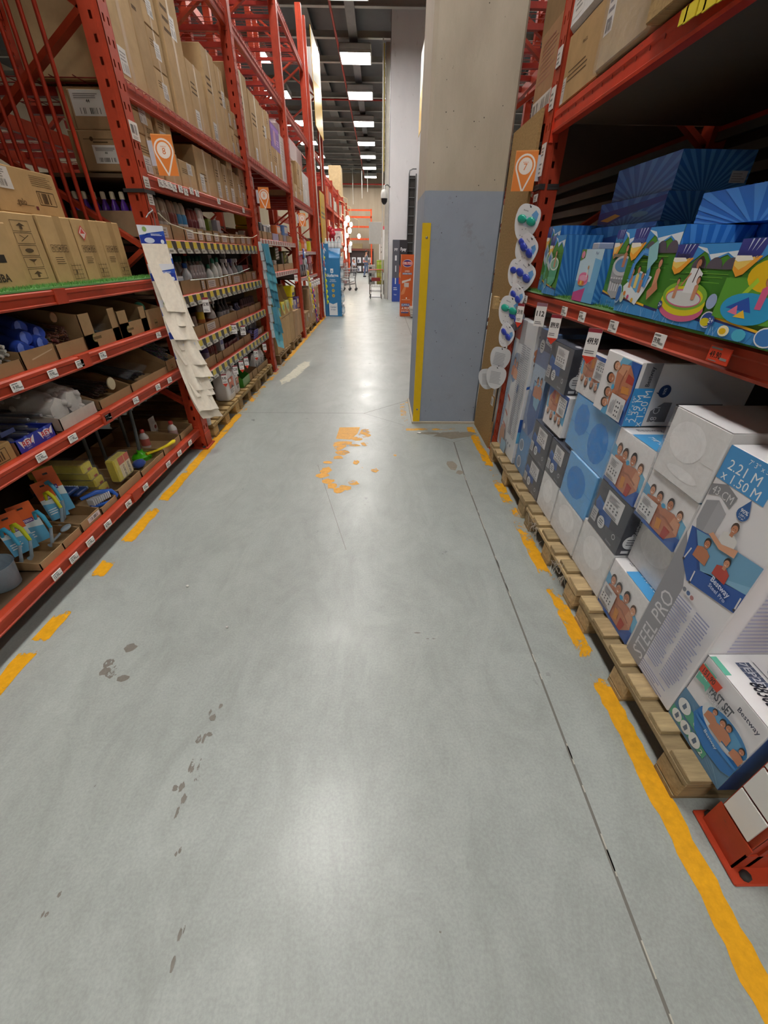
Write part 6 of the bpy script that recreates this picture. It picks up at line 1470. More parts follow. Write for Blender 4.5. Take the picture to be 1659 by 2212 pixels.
row([(3.92,'tube',('6b4a3a','8a7668','a88a74'),.2,.035,'brown tube'),(4.05,'tube',('8a7668','6b4a3a','b09c8a'),.16,.035,'tan tube'),(4.24,'can',YEL,.25,.04,'yellow can'),(4.52,'trigger',('c4bdb8','b5aeaa','8a4a3a'),.26,.055,'white trigger bottle'),(4.78,'bottle',BLK,.23,.035,'black bottle'),(4.88,'bottle',BLK,.23,.035,'black bottle'),(4.98,'bottle',BLK,.23,.035,'black bottle'),(5.14,'bottle',('8f8a88','7a7674','a8a4a0'),.14,.05,'squat grey bottle'),(5.3,'bottle',('3a3a5a','5a5a7a','8a8aa4'),.15,.035,'navy bottle'),(5.38,'bottle',('3a3a5a','5a5a7a','8a8aa4'),.15,.035,'navy bottle')]+[(5.55+.085*i,'tube',('4a2c30','6a4a4a','8a6a6a'),.17,.034,'dark red tube') for i in range(7)], S3, 'dark bottle shelf', 'bottle', 'bottles on the dark bottle shelf')
row([(3.98,'bottle',('3a7a4a','c9c4c0','8fb09a'),.16,.05,'green bottle'),(4.14,'bottle',('4a2f6a','c4c0c4','a89ab8'),.23,.05,'white-capped violet bottle'),(4.27,'can',('7a2f2c','5a2a2a','8a5a50'),.2,.03,'dark red can'),(4.33,'can',('7a2f2c','5a2a2a','8a5a50'),.2,.03,'dark red can'),(4.39,'can',('7a2f2c','5a2a2a','8a5a50'),.2,.03,'dark red can'),(4.52,'box',('b4b0b8','3f3f8a','d2ced4'),.23,.05,'white and blue standing pack')]+[(4.68+.09*i,'box',('5a3038','7a3a40','4a3a5a'),.11,.042,'maroon small box') for i in range(5)]+[(5.16,'bottle',('8f8a90','a8a4a8','b5a9b9'),.17,.035,'clear bottle'),(5.34,'tube',('b5b0b8','8f8a92','c9c4cc'),.2,.045,'clear shell pack')]+[(5.6+.13*i,'pouch',('9c989c','8a8a8a','4f4f52'),.24,.05,'hanging grey pouch') for i in range(4)], S4, 'lowest striped shelf', 'bottle', 'goods on the lowest striped shelf')
m = MB('plastic','7a6fb4')
y0,y1,z0,z1 = 5.53,5.72,S4,S4+.11
for k in range(9):
    y = y0+(y1-y0)*k/8; m.tube([(-1.62,y,z0),(-1.6,y,z1)],.004,4)
for k in range(5): z = z0+(z1-z0)*k/4; m.tube([(-1.62+.02*k/4,y0,z),(-1.62+.02*k/4,y1,z)],.004,4); m.tube([(-1.8,y0,z),(-1.62+.02*k/4,y0,z)],.004,4); m.tube([(-1.8,y1,z),(-1.62+.02*k/4,y1,z)],.004,4)
for k in range(6): m.blob((-1.7+R.uniform(-.05,.05),R.uniform(5.56,5.69),z0+.08),(.03,.03,.03),8,6,.2,R.choice(('5a52a8','8f8ac4','c4c2d8')))
fin(m,'wire_basket','violet wire basket hooked over the lowest striped beam','basket')
m = MB('metal','c9c9b0'); m.tube([(-1.57,3.53,1.73),(-1.6,3.75,1.68),(-1.6,4.2,1.64),(-1.6,5.2,1.635),(-1.59,6.05,1.66),(-1.57,6.2,1.69)],.004,5); fin(m,'guard_cord','pale cord strung across the top bottle shelf','cord')
m = MB('metal','b9c4bc'); m.tube([(-1.6,3.9,1.3),(-1.6,4.6,1.29),(-1.6,5.3,1.31),(-1.6,5.75,1.34)],.004,5); fin(m,'guard_cord','pale cord strung across the white bottle shelf','cord')
# hanging tags on the bottle rack
for i,(y,z,red,h) in enumerate(((4.06,1.16,False,.12),(4.7,.86,False,.1),(5.0,.80,False,.1))):
    price_flag(-1.575,y,z,'%d.90'%(15+i*7),'pale price tag hanging from the striped shelves, %s from the white cloths'%nth(i),30,False,.06,h)
for i,y in enumerate((4.13,4.5,4.72,4.92,5.35,5.8)):
    price_flag(-1.57,y,.475,'%d.90'%(9+i*3),'price tag on the bottom striped beam, %s from the hanging white cloths'%nth(i),28,i != 1,.05,.095)
# ------------------------------------------------------------ pallets and floor goods of the bottle bay
PB = 'pallets under the bottle rack'
pallet(-2.06, 4.03, .8, .98, 'half-empty pallet beside the perforated post', PB, 'b79a68')
pallet(-2.06, 4.86, .8, .98, 'pallet under the white jerrycans and green box', PB, 'a98d60')
pallet(-2.06, 5.68, .8, .98, 'pallet under the row of small white canisters', PB, 'a0865c')
ZPAL = .143
goods('jerry',('eeebe9','c9c5c3','c4603f'),.4,.115,-1.7,4.42,ZPAL,'largest white jerrycan with orange label on the pallet','jerrycan','white jerrycans on the pallet')
goods('jerry',('e6e3e1','c2bebc','c06a48'),.29,.08,-1.69,4.66,ZPAL,'smaller white jerrycan beside the largest one','jerrycan','white jerrycans on the pallet')
goods('bottle',('cfccca','c4604a','b9b5b2'),.25,.045,-1.62,3.6,ZPAL,'white bottle with small print standing below the cloths','bottle','bottle below the cloths')
m = MB('print','3f8a2c'); tray(m,-2.0,4.82,ZPAL,-1.62,5.1,.17,.1,backh=.2); a = Art(m,(-2.0,4.8195,ZPAL),(.38,0,0),(0,0,.15)); a.ell(.35,.35,.06,.12,'b5603a'); a.ell(.7,.3,.06,.12,'b5603a'); a = Art(m,(-1.62,4.82,ZPAL),(0,.28,0),(0,0,.1)); a.rect(.05,.1,.95,.9,'5f8a4a'); fin(m,'display_box','green display box with orange dots on the pallet','display box')
for i in range(4):
    m = MB('plastic',R.choice(('6a6a6c','4a4a4c'))); m.tube([(-1.78+.03*(i%2),4.87+.06*i,ZPAL+.05),(-1.78+.03*(i%2),4.87+.06*i,ZPAL+.27)],.018,10); m.use('plastic','c98a5a'); m.lathe([(.02,0),(.03,.04),(.02,.06)],(-1.78+.03*(i%2),4.87+.06*i,ZPAL+.02),10); fin(m,'brush_tube','grey-handled tube in the green display box, %s along'%nth(i),'tube','tubes in the green display box')
for i,(a_,b_) in enumerate(((5.12,5.26),(5.28,5.5))):
    m = MB('card','a68a66'); tray(m,-2.0,a_,ZPAL,-1.63,b_,.1,.085); fin(m,'cardboard_tray',('narrow','wide')[i]+' empty tray beside the green display box','tray')
m = MB('card','a68a66'); tray(m,-2.05,5.52,ZPAL,-1.63,6.08,.1,.07); fin(m,'cardboard_tray','long tray holding the small white canisters','tray')
for i in range(4): goods('jerry',('efeeec','dddcda','8f8d8c'),.23,.055,-1.7,5.6+.13*i,ZPAL+.006,'small white canister in the long tray, %s from the green box'%nth(i),'canister','small white canisters')
for i in range(4): goods('jerry',('cfcecc','3a3a3c','8f8d8c'),.23,.055,-1.86,5.55+.13*i,ZPAL+.006,'back-row small white canister, %s from the green box'%nth(i),'canister','back row of small white canisters')
# ------------------------------------------------------------ third bay
def tub_row(segs, z, h, lab): lips(segs, z, h, lab)
for i,(a_,b_) in enumerate(((6.5,6.75),(6.8,7.05),(7.1,7.4),(7.42,7.85),(7.9,8.2),(8.25,8.5),(8.55,8.75),(8.8,9.05))):
    m = MB('card' if i not in (3,) else 'plastic', ('a58a68','a58a68','9c8160','8a80a4','a58a68','8f8a8e','a08565','b39a74')[i]); tray(m,-2.05,a_,1.655,-1.645,b_,.11,.1); fin(m,'cardboard_tray','tray on the upper shelf past the second post, %s along'%nth(i),'tray','trays past the second post')
for i,(y,z,c,h,w) in enumerate(((6.6,1.66,'b8b82e',.14,.11),(6.62,1.81,'b8b82e',.17,.11),(6.85,1.66,'3a3c44',.2,.1),(7.05,1.66,'4a4e58',.18,.1),(7.3,1.66,'a9a8ac',.18,.09),(7.95,1.66,'c86a3a',.22,.2),(8.2,1.66,'c98a4a',.15,.08),(8.55,1.66,'5b7aa8',.25,.22),(7.45,1.66,'cfc9c2',.2,.05))):
    m = MB('print',c); q=(-1.95,y,z,-1.68,y+w*1.5,z+h); m.box(*q,.008); a=face_art(m,*q,'+x'); a.rect(.1,.55,.9,.9,'cfccc4' if i%2 else '35373c'); a.lines(.15,.15,.8,.45,3,'e0ddd6'); fin(m,'boxed_goods',('yellow sponge pack low in the first tray past the second post','yellow-topped box above the yellow sponge pack','black pack beside the yellow ones','dark grey pack behind the black one','light grey pack in the middle of that shelf','orange-lidded pack on the upper shelf past the second post','tan pack beside the orange-lidded one','blue-striped pack by the third post','slim white pack in the violet tray')[i],'packet','packs on the upper shelf past the second post')
for i,(a_,b_) in enumerate(((7.05,7.5),(7.55,8.0),(8.05,8.9))):
    m = MB('card',R.choice(('a88c6a','b09472'))); tray(m,-2.05,a_,1.245,-1.645,b_,.1,.1); fin(m,'cardboard_tray','tray on the lower shelf past the second post, %s along'%nth(i),'tray','trays on the lower shelf past the second post')
for i,(y,z,c,h,w) in enumerate(((7.1,1.25,'4a5045',.2,.12),(7.3,1.25,'b5452e',.16,.12),(7.6,1.25,'cfc9be',.15,.15),(7.75,1.4,'5f6440',.18,.25),(8.2,1.25,'4a4c40',.26,.14),(8.45,1.25,'8f9450',.27,.18),(8.65,1.25,'6a6e4a',.22,.12))):
    m = MB('print',c); q=(-1.95,y,z,-1.7,y+w,z+h); m.box(*q,.01); a=face_art(m,*q,'+x')
    for k in range(4): a.poly([(0,.1+.22*k),(1,.2+.22*k),(1,.28+.22*k),(0,.18+.22*k)],'2f332a' if i>3 else 'd9d2c6')
    fin(m,'boxed_goods',('dark green pack first in the lower shelf trays','red wired pack in the lower shelf tray','pale pack in the second lower tray','olive tin standing high at the back of the lower shelf','black striped roll in the last lower tray','olive striped roll in the last lower tray','small olive roll beside the striped ones')[i],'packet','packs on the lower shelf past the second post')
for i,(y,h) in enumerate(((6.75,.75),(7.2,.8))): pass
pallet(-2.06, 7.1, .95, .98, 'pallet under the tall brown bins', PB, '8f7452'); pallet(-2.06, 8.25, .9, .98, 'pallet under the leaning brown bins past the tall ones', PB, '8f7452'); pallet(-2.06, 9.69, .9, .98, 'pallet edge showing past the brown bins', PB, '9c8058'); pallet(-2.06, 10.85, 1.3, .98, 'pallet under the cartons by the end posts', PB, '8f7452')
TB = 'tall open brown bins'
for i,(a_,b_,h,top) in enumerate(((6.68,7.05,.46,.44),(7.06,7.42,.46,.44),(7.43,7.78,.46,.44),(7.79,8.15,.46,.44))):
    m = MB('card',('b8996c','b39468','b59669','a98b62')[i]); m.box(-2.0,a_,ZPAL,-1.6,b_,ZPAL+h,.004); tray(m,-2.0,a_,ZPAL+h,-1.6,b_,top,.03,backh=top); m.box(-1.99,a_+.004,ZPAL+h+top-.004,-1.72,b_,ZPAL+h+top,0,'b89a70')
    fin(m,'cardboard_bin','tall brown bin with an open upper front, %s past the blue cloths'%nth(i),'bin',TB)
    c = (('8ab52e','cfd23a'),('7fae2c','b5cf4a'),('d6c92f','7fae8a'),('c9cf7a','9fb89a'))[i]
    for k in range(1):
        m = MB('print',c[0]); q=(-1.8,a_+.05,ZPAL+h+.006,-1.64,b_-.06,ZPAL+h+.2); m.box(*q,.006); a=face_art(m,*q,'+x'); a.ell(.5,.62,.3,.22,c[1]); a.rect(.1,.08,.9,.25,'d9d9a8'); a.ell(.6,.4,.15,.12,'4f8a5a')
        fin(m,'yellow_box','green-yellow picture box in the tall bin, %s past the blue cloths'%nth(i),'box','picture boxes in the tall bins')
for i,(a_,b_,h,c) in enumerate(((8.2,8.45,.46,'a68868'),(8.46,8.7,.45,'b08f6c'),(8.72,9.05,.42,'a08262'))):
    m = MB('card',c); m.prism([(-2.0,ZPAL),(-1.6,ZPAL),(-1.57-.02*i,ZPAL+h),(-2.0,ZPAL+h)],'y',a_,b_); fin(m,'cardboard_bin','leaning closed brown bin, %s beside the tall open ones'%nth(i),'bin','leaning brown bins')
for i,(y,z,w,h,c,nm) in enumerate(((8.25,.61,.16,.2,'d6c22f','yellow box on the leaning bins'),(8.35,.82,.3,.17,'e3cf1e','bright yellow box high above the leaning bins'),(8.75,.58,.3,.2,'4a3f78','violet and orange crate beside the yellow boxes'),(8.5,.6,.2,.15,'8f86a8','pale violet pack low beside the yellow box'))):
    m = MB('print',c); q=(-1.85,y,z,-1.62,y+w,z+h); m.box(*q,.008); a=face_art(m,*q,'+x'); a.rect(.1,.1,.9,.4,'3a3a60' if i!=2 else 'c97a4a'); a.ell(.5,.7,.25,.2,'e6dfa8'); fin(m,'boxed_goods',nm,'box','bright boxes above the leaning bins')
# blue cloths hanging at the second post
for i in range(11):
    z = 1.62-.105*i; t = thing('blue_cloth','light blue cleaning cloth in clear wrap, %s from the top of the column'%nth(i),'cloth',(-1.49+.006*(i%3),6.22+.02*i*(1 if i < 7 else .3),z),math.radians(40),'blue cloths hanging at the second post')
    m = MB('print','c4cdd2'); m.box(-.09,-.002,-.1,-.04,.002,.0); m.build('header_card',t)
    m = MB('fabric',R.choice(('4b8ca2','7fc2d2','5fa6b8','3f8098'))); rows=[]
    for k in range(8):
        v=k/7; rows.append([(-.05+.1*(j/6)+.02*v, -.01-.02*v-.014*math.sin(j*1.6+i+v*3), -.02-.2*v-.04*(j/6)*v) for j in range(7)])
    m.grid(rows); m.grid([[(p[0],p[1]+.006,p[2]) for p in r_] for r_ in rows]); m.build('cloth',t)
# hanging strips of toys and packs at the third and end posts
m0 = None
def strip_pack(x,y,z,c,label,grp,s=.09):
    m = MB('print',c[0]); m.box(x-.01,y-s/2,z,x+.01,y+s/2,z+s*1.2,.008); m.blob((x+.02,y,z+s*.5),(.02,s*.35,s*.35),8,6,.1,c[1]); a=Art(m,(x+.0105,y-s/2,z+s*.9),(0,s,0),(0,0,s*.3)); a.rect(.05,.05,.95,.95,c[2]); return fin(m,'carded_pack',label,'packet',grp)
YL=('cfc9a8','d9bf2a','c9542f'); MX=('b9bcc4','8a8f9c','d9d6c4')
for i in range(10): strip_pack(-1.46+.004*i,9.1+.05*i,1.42-.105*i,(('3f5fb0','c9cbd2','d9dce2'),('cfd2d4','a9b8c4','4a68b0'),MX)[i] if i<3 else YL,'carded pack on the strip at the third post, %s from the top'%nth(i),'carded packs at the third post',.13)
for i in range(7): strip_pack(-1.44,9.75+.05*i,.78-.1*i,('b84a6a','4a4a9a','d9608a') if i%2 else ('5a4a9a','d9507a','c9c4d0'),'pink and violet carded pack, %s down its strip'%nth(i),'pink carded packs',.1)
for i in range(11): strip_pack(-1.42,11.85+.03*i,1.6-.125*i,(('c9542f','4a8ac4','d9dce2'),('5a9ac8','d9dce2','c94a3a'),('b9bfc6','c9d23a','d9dce2'))[i%3] if i<6 else ('c9d23a','d6e02f','b9bfc6'),'carded pack on the strip at the end post, %s from the top'%nth(i),'carded packs at the end post',.11)
# ------------------------------------------------------------ fourth bay
for i,(y,h,c,r,k) in enumerate(((9.55,.3,('cdd4c4','3fae4a','dfe2da'),.08,'jerry'),(9.85,.28,('c9cfc4','b9c4b4','dfe2da'),.07,'jerry'),(10.15,.22,('b9b53a','d9d8d2','c9c46a'),.05,'bottle'),(10.4,.28,('d9622f','c9502a','e08a5a'),.05,'bottle'),(10.6,.26,('d9622f','c9502a','e08a5a'),.05,'bottle'),(10.85,.3,('c48a84','b9544a','d9c4c0'),.06,'bottle'),(11.3,.2,('d6d42a','c9c61e','e6e26a'),.08,'box'))):
    goods(k,c,h,r,-1.72,y,1.535,('green-capped white jug on the fourth bay shelf','plain white jug on the fourth bay shelf','yellow bottle on the fourth bay shelf','orange bottle on the fourth bay shelf beside the yellow one','orange bottle on the fourth bay shelf before the pink one','pink bottle on the fourth bay shelf','bright yellow box on the fourth bay shelf')[i],'bottle','goods on the fourth bay shelf')
for i in range(6): goods('pouch',(('8a8a8e','a9a9ad','6a6a6e'),('9c9a98','b5b2b0','7a7876'),('b9827a','a86a62','cfa59e'))[i//2],.3,.13,-1.72,9.9+.32*i,1.085,'tall packet leaning on the lower shelf of the fourth bay, %s along'%nth(i),'packet','tall packets in the fourth bay')
for i,(y,c) in enumerate(((9.7,'d94a6a'),(11.0,'d98a9a'))):
    m = MB('print',c); m.box(-1.8,y,1.3,-1.66,y+.4,1.46,.01); fin(m,'boxed_goods',('bright pink pack under the fourth bay shelf','pale pink pack under the fourth bay shelf')[i],'packet')
for i in range(5): price_flag(-1.55,10.2+.38*i,1.0,'9.90','slim price tag under the fourth bay shelf, %s along'%nth(i),20,False,.05,.16)
price_flag(-1.56,8.6,1.18,'19.90','red-tipped price tag under the shelf before the third post',20)
for i,(a_,b_,z0,z1) in enumerate(((9.55,10.1,ZPAL,.42),(10.12,10.75,ZPAL,.46),(10.77,11.3,ZPAL,.46),(11.32,11.85,ZPAL,.46),(10.15,10.75,.462,.83),(10.77,11.3,.462,.8),(11.32,11.85,.462,.8))):
    m = MB('card',R.choice(('a58664','ad8e6a'))); q=(-2.0,a_,z0,-1.6,b_,z1); m.box(*q,.005); a=face_art(m,*q,'+x'); a.ell(.3,.6,.07,.2,'5a4634'); a.rect(.35,.3,.5,.55,'6a5440'); a.mat='print'; a.poly([(.6,.6),(.9,.5),(.9,.8),(.7,.85)],'c9b79a'); fin(m,'cardboard_carton','%s brown carton by the end posts, %s from the third post'%('lower' if z0<.3 else 'upper',nth(i if i<4 else i-3)),'carton','brown cartons by the end posts')
aisle_sign(-1.47, 6.42, 1.98, '8', 'orange pin sign on the second post of the bottle rack', 1, math.radians(4), .13, .21)
aisle_sign(-1.47, 9.32, 1.93, '8', 'orange pin sign on the third post of the bottle rack', 1, math.radians(4), .13, .2)
m = MB('print','8f8580'); m.box(-1.9,6.45,2.2,-1.66,6.75,2.33,.005); fin(m,'small_box','small grey box high inside the dark shelf past the second post','box')
# ------------------------------------------------------------ end boards and banners
def board(x, y0, y1, z0, z1, sg, split, label, name='end_board', text=None):
    m = MB('print','d3a81a'); m.box(x, y0, z0, x+sg*.012, y1, z1)
    a = Art(m, (x+sg*.012, y0 if sg>0 else y1, z0), (0,(y1-y0)*sg,0), (0,0,z1-z0), 'print', .0015)
    if split: a.rect(0,split,1,1,'d6d2c6'); a.poly([(0,split-.14),(1,split),(0,split)],'d6d2c6'); a.rect(0,0,.05,1,'cfc9bb')
    if text:
        a.rect(.1,.5,.9,.54,'5f5a3a'); a.rect(.1,.58,.9,.62,'5f5a3a'); a.rect(.2,.7,.8,.73,'b09a3c'); a.text('8', .5, .3, .16, 'a8923a')
    return fin(m, name, label, 'board')
board(-1.54, 12.95, 14.5, 4.05, 5.65, 1, .62, 'tall white and yellow board high on the end posts')
board(-1.5, 12.5, 13.45, 1.74, 2.8, 1, 0, 'yellow notice board low on the end posts', 'notice_board', True)
board(1.03, 12.75, 14.5, 4.15, 5.7, -1, .6, 'tall white and yellow board past the grey pillar')
m = MB('wood','c9b48a'); m.box(1.02, 10.75, .1, 1.04, 12.3, 2.4); fin(m,'plywood_board','pale plywood board on the rack past the pillar','board')
m = MB('matte','d6d2c8'); m.box(-1.545,12.32,.2,-1.53,12.36,4.4); m.build('white_edge', LR.o)
m = MB('matte','d6d2c8'); m.box(-1.545,13.6,2.9,-1.53,13.64,5.6); m.build('white_edge', LR.o)
m = MB('print','d6d4d0'); m.box(-1.95,14.9,4.9,-1.6,14.92,5.9); tag(m.build('hanging_sign'),'narrow white sign hanging high beside the end posts','sign')
# stock on the rack past the pillar, only slivers of it in view
m = MB('fabric','cfcac6'); m.grid([[(.97+.05*math.sin(i*2.1+j), 10.7+.02*j, 1.0+.5*i/8) for j in range(5)] for i in range(9)]); m.box(.95,10.4,.35,1.1,12.0,.5,.03); fin(m,'wrapped_bundle','white wrapped bundle sticking out past the pillar','bundle')
for i,(z,c) in enumerate(((.02,'b9b6b0'),(.08,'c9c6c0'),(.14,'bfbbb4'),(.2,'cfcbc4'))):
    m = MB('print',c); m.box(.86-.01*i,12.3,z+.02,1.06,12.75,z+.07,.006); fin(m,'stacked_tray','white tray by the orange display, %s up the stack'%nth(i),'tray','white trays by the orange display')
# ------------------------------------------------------------ displays
t = thing('display_stand','blue cardboard bottle display by the end posts','display',(-1.31,12.6,0))
m = MB('print','2f7ab0'); x0,x1 = -.23,.23
m.prism([(-.02+.0,0),(.42,0),(.42,1.62),(.3,1.62),(.0,1.42),(-.02,1.4)],'x',x0,x1)
a = Art(m,(x0,-.0201,.0),(x1-x0,0,0),(0,0,1.4),'print',.001)
a.rect(0,0,1,1,'2f7ab0'); a.rect(.0,.0,.06,1,'2868a0'); a.poly([(.25,.02),(.25,.25),(.5,.22),(.75,.25),(.75,.02)],'dfe6ec'); a.text('Calidad', .5,.17,.04,'3a6a98',0,.18); a.text('al mejor', .5,.12,.04,'3a6a98',0,.18)
for v in (.37,.46,.55): a.circ(.55,v,.04,'c9b46a'); a.circ(.55,v,.03,'a8924a')
a.text('Alkofarma', .5,.72,.07,'eef3f6',0,.36,.02); a.text('Cuidado', .55,.645,.03,'e6eef2',0,.2); a.text('que desinfecta', .55,.615,.03,'e6eef2',0,.26,.02); a.rect(.44,.76,.6,.83,'eef3f6'); a.poly([(.48,.775),(.52,.815),(.56,.775)],'2f7ab0'); a.lines(.3,.69,.75,.7,1,'b9d2e2')
a.poly([(0,1),(0,.9),(1,1)],'2f7ab0'); m.build('panel',t)
m = MB('print','d9e0e4')
for z in (.05,.35,.65,.95,1.22): m.box(x1,.0,z,x1+.06,.4,z+.02)
m.build('side_shelf',t)
m = MB('print','2f7ab0'); m.box(-.25,-.03,1.4,-.05,.0,1.72); a=Art(m,(-.25,-.03,1.4),(.2,0,0),(0,0,.32)); a.text('A',.5,.6,.08,'dfe8ee'); m.build('header',t)
for i,(dz,yy) in enumerate([(zz,q_) for zz in (.07,.37,.67,.97,1.24) for q_ in (.06,.16,.26,.36)]):
    goods('bottle',('b9ccd6','cfd8dc','dfe6ea'),.2,.035,-1.31+.262,12.6+yy,dz,'clear sanitizer bottle on the blue display side, %s counted up'%nth(i),'bottle','clear bottles on the blue display')
for i in range(5): goods('bottle',('c4d0d6','d9dee0','e6eaec'),.22,.045,-1.45+.09*i,12.85-.03*i,1.62 if i<5 else 1.4,'clear bottle on top of the blue display, %s along'%nth(i),'bottle','clear bottles on top of the blue display')
m = MB('plastic','b82438')
for k in range(7): m.blob((-1.33+R.uniform(-.06,.06),13.2+R.uniform(-.05,.05),1.75+.05*k),(.08,.07,.07),8,6,.2)
m.tube([(-1.33,13.2,0),(-1.33,13.2,1.7)],.015,6); fin(m,'balloon_bunch','red balloon bunch on a stick behind the blue display','balloons')
t = thing('display_stand','orange cardboard display standing past the grey pillar','display',(.745,12.72,0))
m = MB('print','c95f2c'); m.box(-.17,-.0,0,.17,.35,1.5,.004); a=Art(m,(-.17,0,0),(.34,0,0),(0,0,1.5),'print',.001)
a.ell(.5,.865,.4,.06,'d9d6e0'); a.ell(.5,.865,.37,.052,'3a3a8a'); a.rect(.14,.84,.86,.89,'c4372f'); a.text('VIRUTEX',.5,.865,.06,'eeeaf0',0,.24,.02); a.text('LINEA',.5,.745,.035,'eee4da',0,.14); a.rect(.12,.69,.88,.72,'5a7aa8'); a.text('ANTIBACTERIAL',.5,.705,.03,'eef0f2',0,.24)
a.poly([(.1,.59),(.7,.62),(.78,.64),(.8,.6),(.1,.55)],'dcd6d0'); a.rect(.28,.49,.66,.56,'c9c4c0'); a.poly([(.05,.36),(.3,.38),(.45,.48),(.3,.5),(.05,.4)],'d98a5a'); a.ell(.5,.31,.05,.015,'eadfd8'); a.lines(.1,.28,.9,.3,1,'e6b99a'); a.rect(.1,.17,.8,.22,'3a5a98'); a.text('ELIMINA',.45,.195,.05,'eef0f2',0,.22,.02); a.text('A 99,9%',.5,.135,.07,'eee6e0',0,.26,.03); a.text('DE BACTERIAS',.42,.09,.03,'eef0f2',0,.22); a.rect(.1,.055,.7,.075,'3a5a98'); m.build('panel',t)
t = thing('display_stand','dark square advertising tower by the grey column','display',(.71,16.95,0))
m = MB('print','3a3c44'); m.box(-.26,-.0,0,.26,.5,1.93,.004)
a=Art(m,(-.26,0,0),(.24,0,0),(0,0,1.93),'print',.001); a.rect(0,.0,1,.4,'2f4a9c'); a.rect(0,.4,1,1,'565862'); a.text('pay',.5,.85,.09,'dcdde2',0,.12); a.rect(.35,.68,.62,.76,'dcdde2'); a.rect(.42,.5,.56,.6,'dcdde2'); a.rect(.42,.3,.56,.4,'dcdde2'); a.lines(.2,.2,.8,.26,2,'c4cae0'); a.text('Fpay',.5,.12,.05,'c4cae0',0,.12)
a=Art(m,(-.02,0,0),(.28,0,0),(0,0,1.93),'print',.001); a.rect(0,0,1,1,'2c2d33'); a.text('Fpay',.5,.85,.13,'e6e6ea',0,.2,.02); a.text('Billetera digital',.5,.77,.03,'c9c9cf',0,.2); a.poly([(0,.3),(.0,.62),(.4,.5),(.2,.3)],'b8442f'); a.rect(0,0,.6,.3,'2f4a9c'); a.ell(.2,.45,.2,.05,'d9863a'); m.build('panel',t)
# ------------------------------------------------------------ big grey column, ladder rack, dome camera
m = MB('white_paint'); m.box(.32,17.7,0,1.95,19.2,7.7); struct(m.build('column'),'tall pale grey painted column past the cross aisle')
m = MB('galv','8f8f94'); m.box(1.38,17.69,2.6,1.386,17.7,7.7); m.box(.3,17.72,0,.32,17.8,7.7); trim(m)
m = MB('galv','d6d3cb'); m.box(.06,17.9,0,.1,18.0,7.0); m.box(.16,18.2,0,.3,18.5,7.0); trim(m,'pale conduits along the grey column')
m = MB('print','d9bb3c'); m.box(.1,17.95,3.9,.13,18.25,6.9); fin(m,'yellow_strip','tall yellow strip beside the grey column','strip')
t = thing('dome_camera','white dome security camera on a bracket by the grey column','security camera',(.14,17.5,3.25))
m = MB('plastic','dcdad6'); m.lathe([(.03,.12),(.09,.1),(.12,.0),(.12,-.12),(.115,-.13)],(0,0,0),18); m.build('housing',t)
m = MB('plastic','1c1b1d'); m.lathe([(.11,-.13),(.1,-.22),(.05,-.29),(0,-.3)],(0,0,0),18); m.build('dome',t)
m = MB('metal','b9b8b6'); m.tube([(0,0,.1),(.0,.03,.22),(.1,.12,.26),(.2,.2,.2)],.02,8); m.build('bracket',t)
m = MB('metal','77797c'); 
for x in (.98,1.22): m.tube([(x,17.55,0),(x,17.55,3.8)],.018,6)
for k in range(14): m.tube([(.98,17.55,.3+.26*k),(1.22,17.55,.3+.26*k)],.012,6)
m.tube([(.98,17.55,3.8),(1.0,17.55,3.88),(1.1,17.55,3.92),(1.22,17.55,3.92)],.018,6)
m.use('matte','2c2826'); m.box(1.0,17.6,1.2,1.2,17.66,3.75); fin(m,'ladder','metal ladder standing against the grey column','ladder')
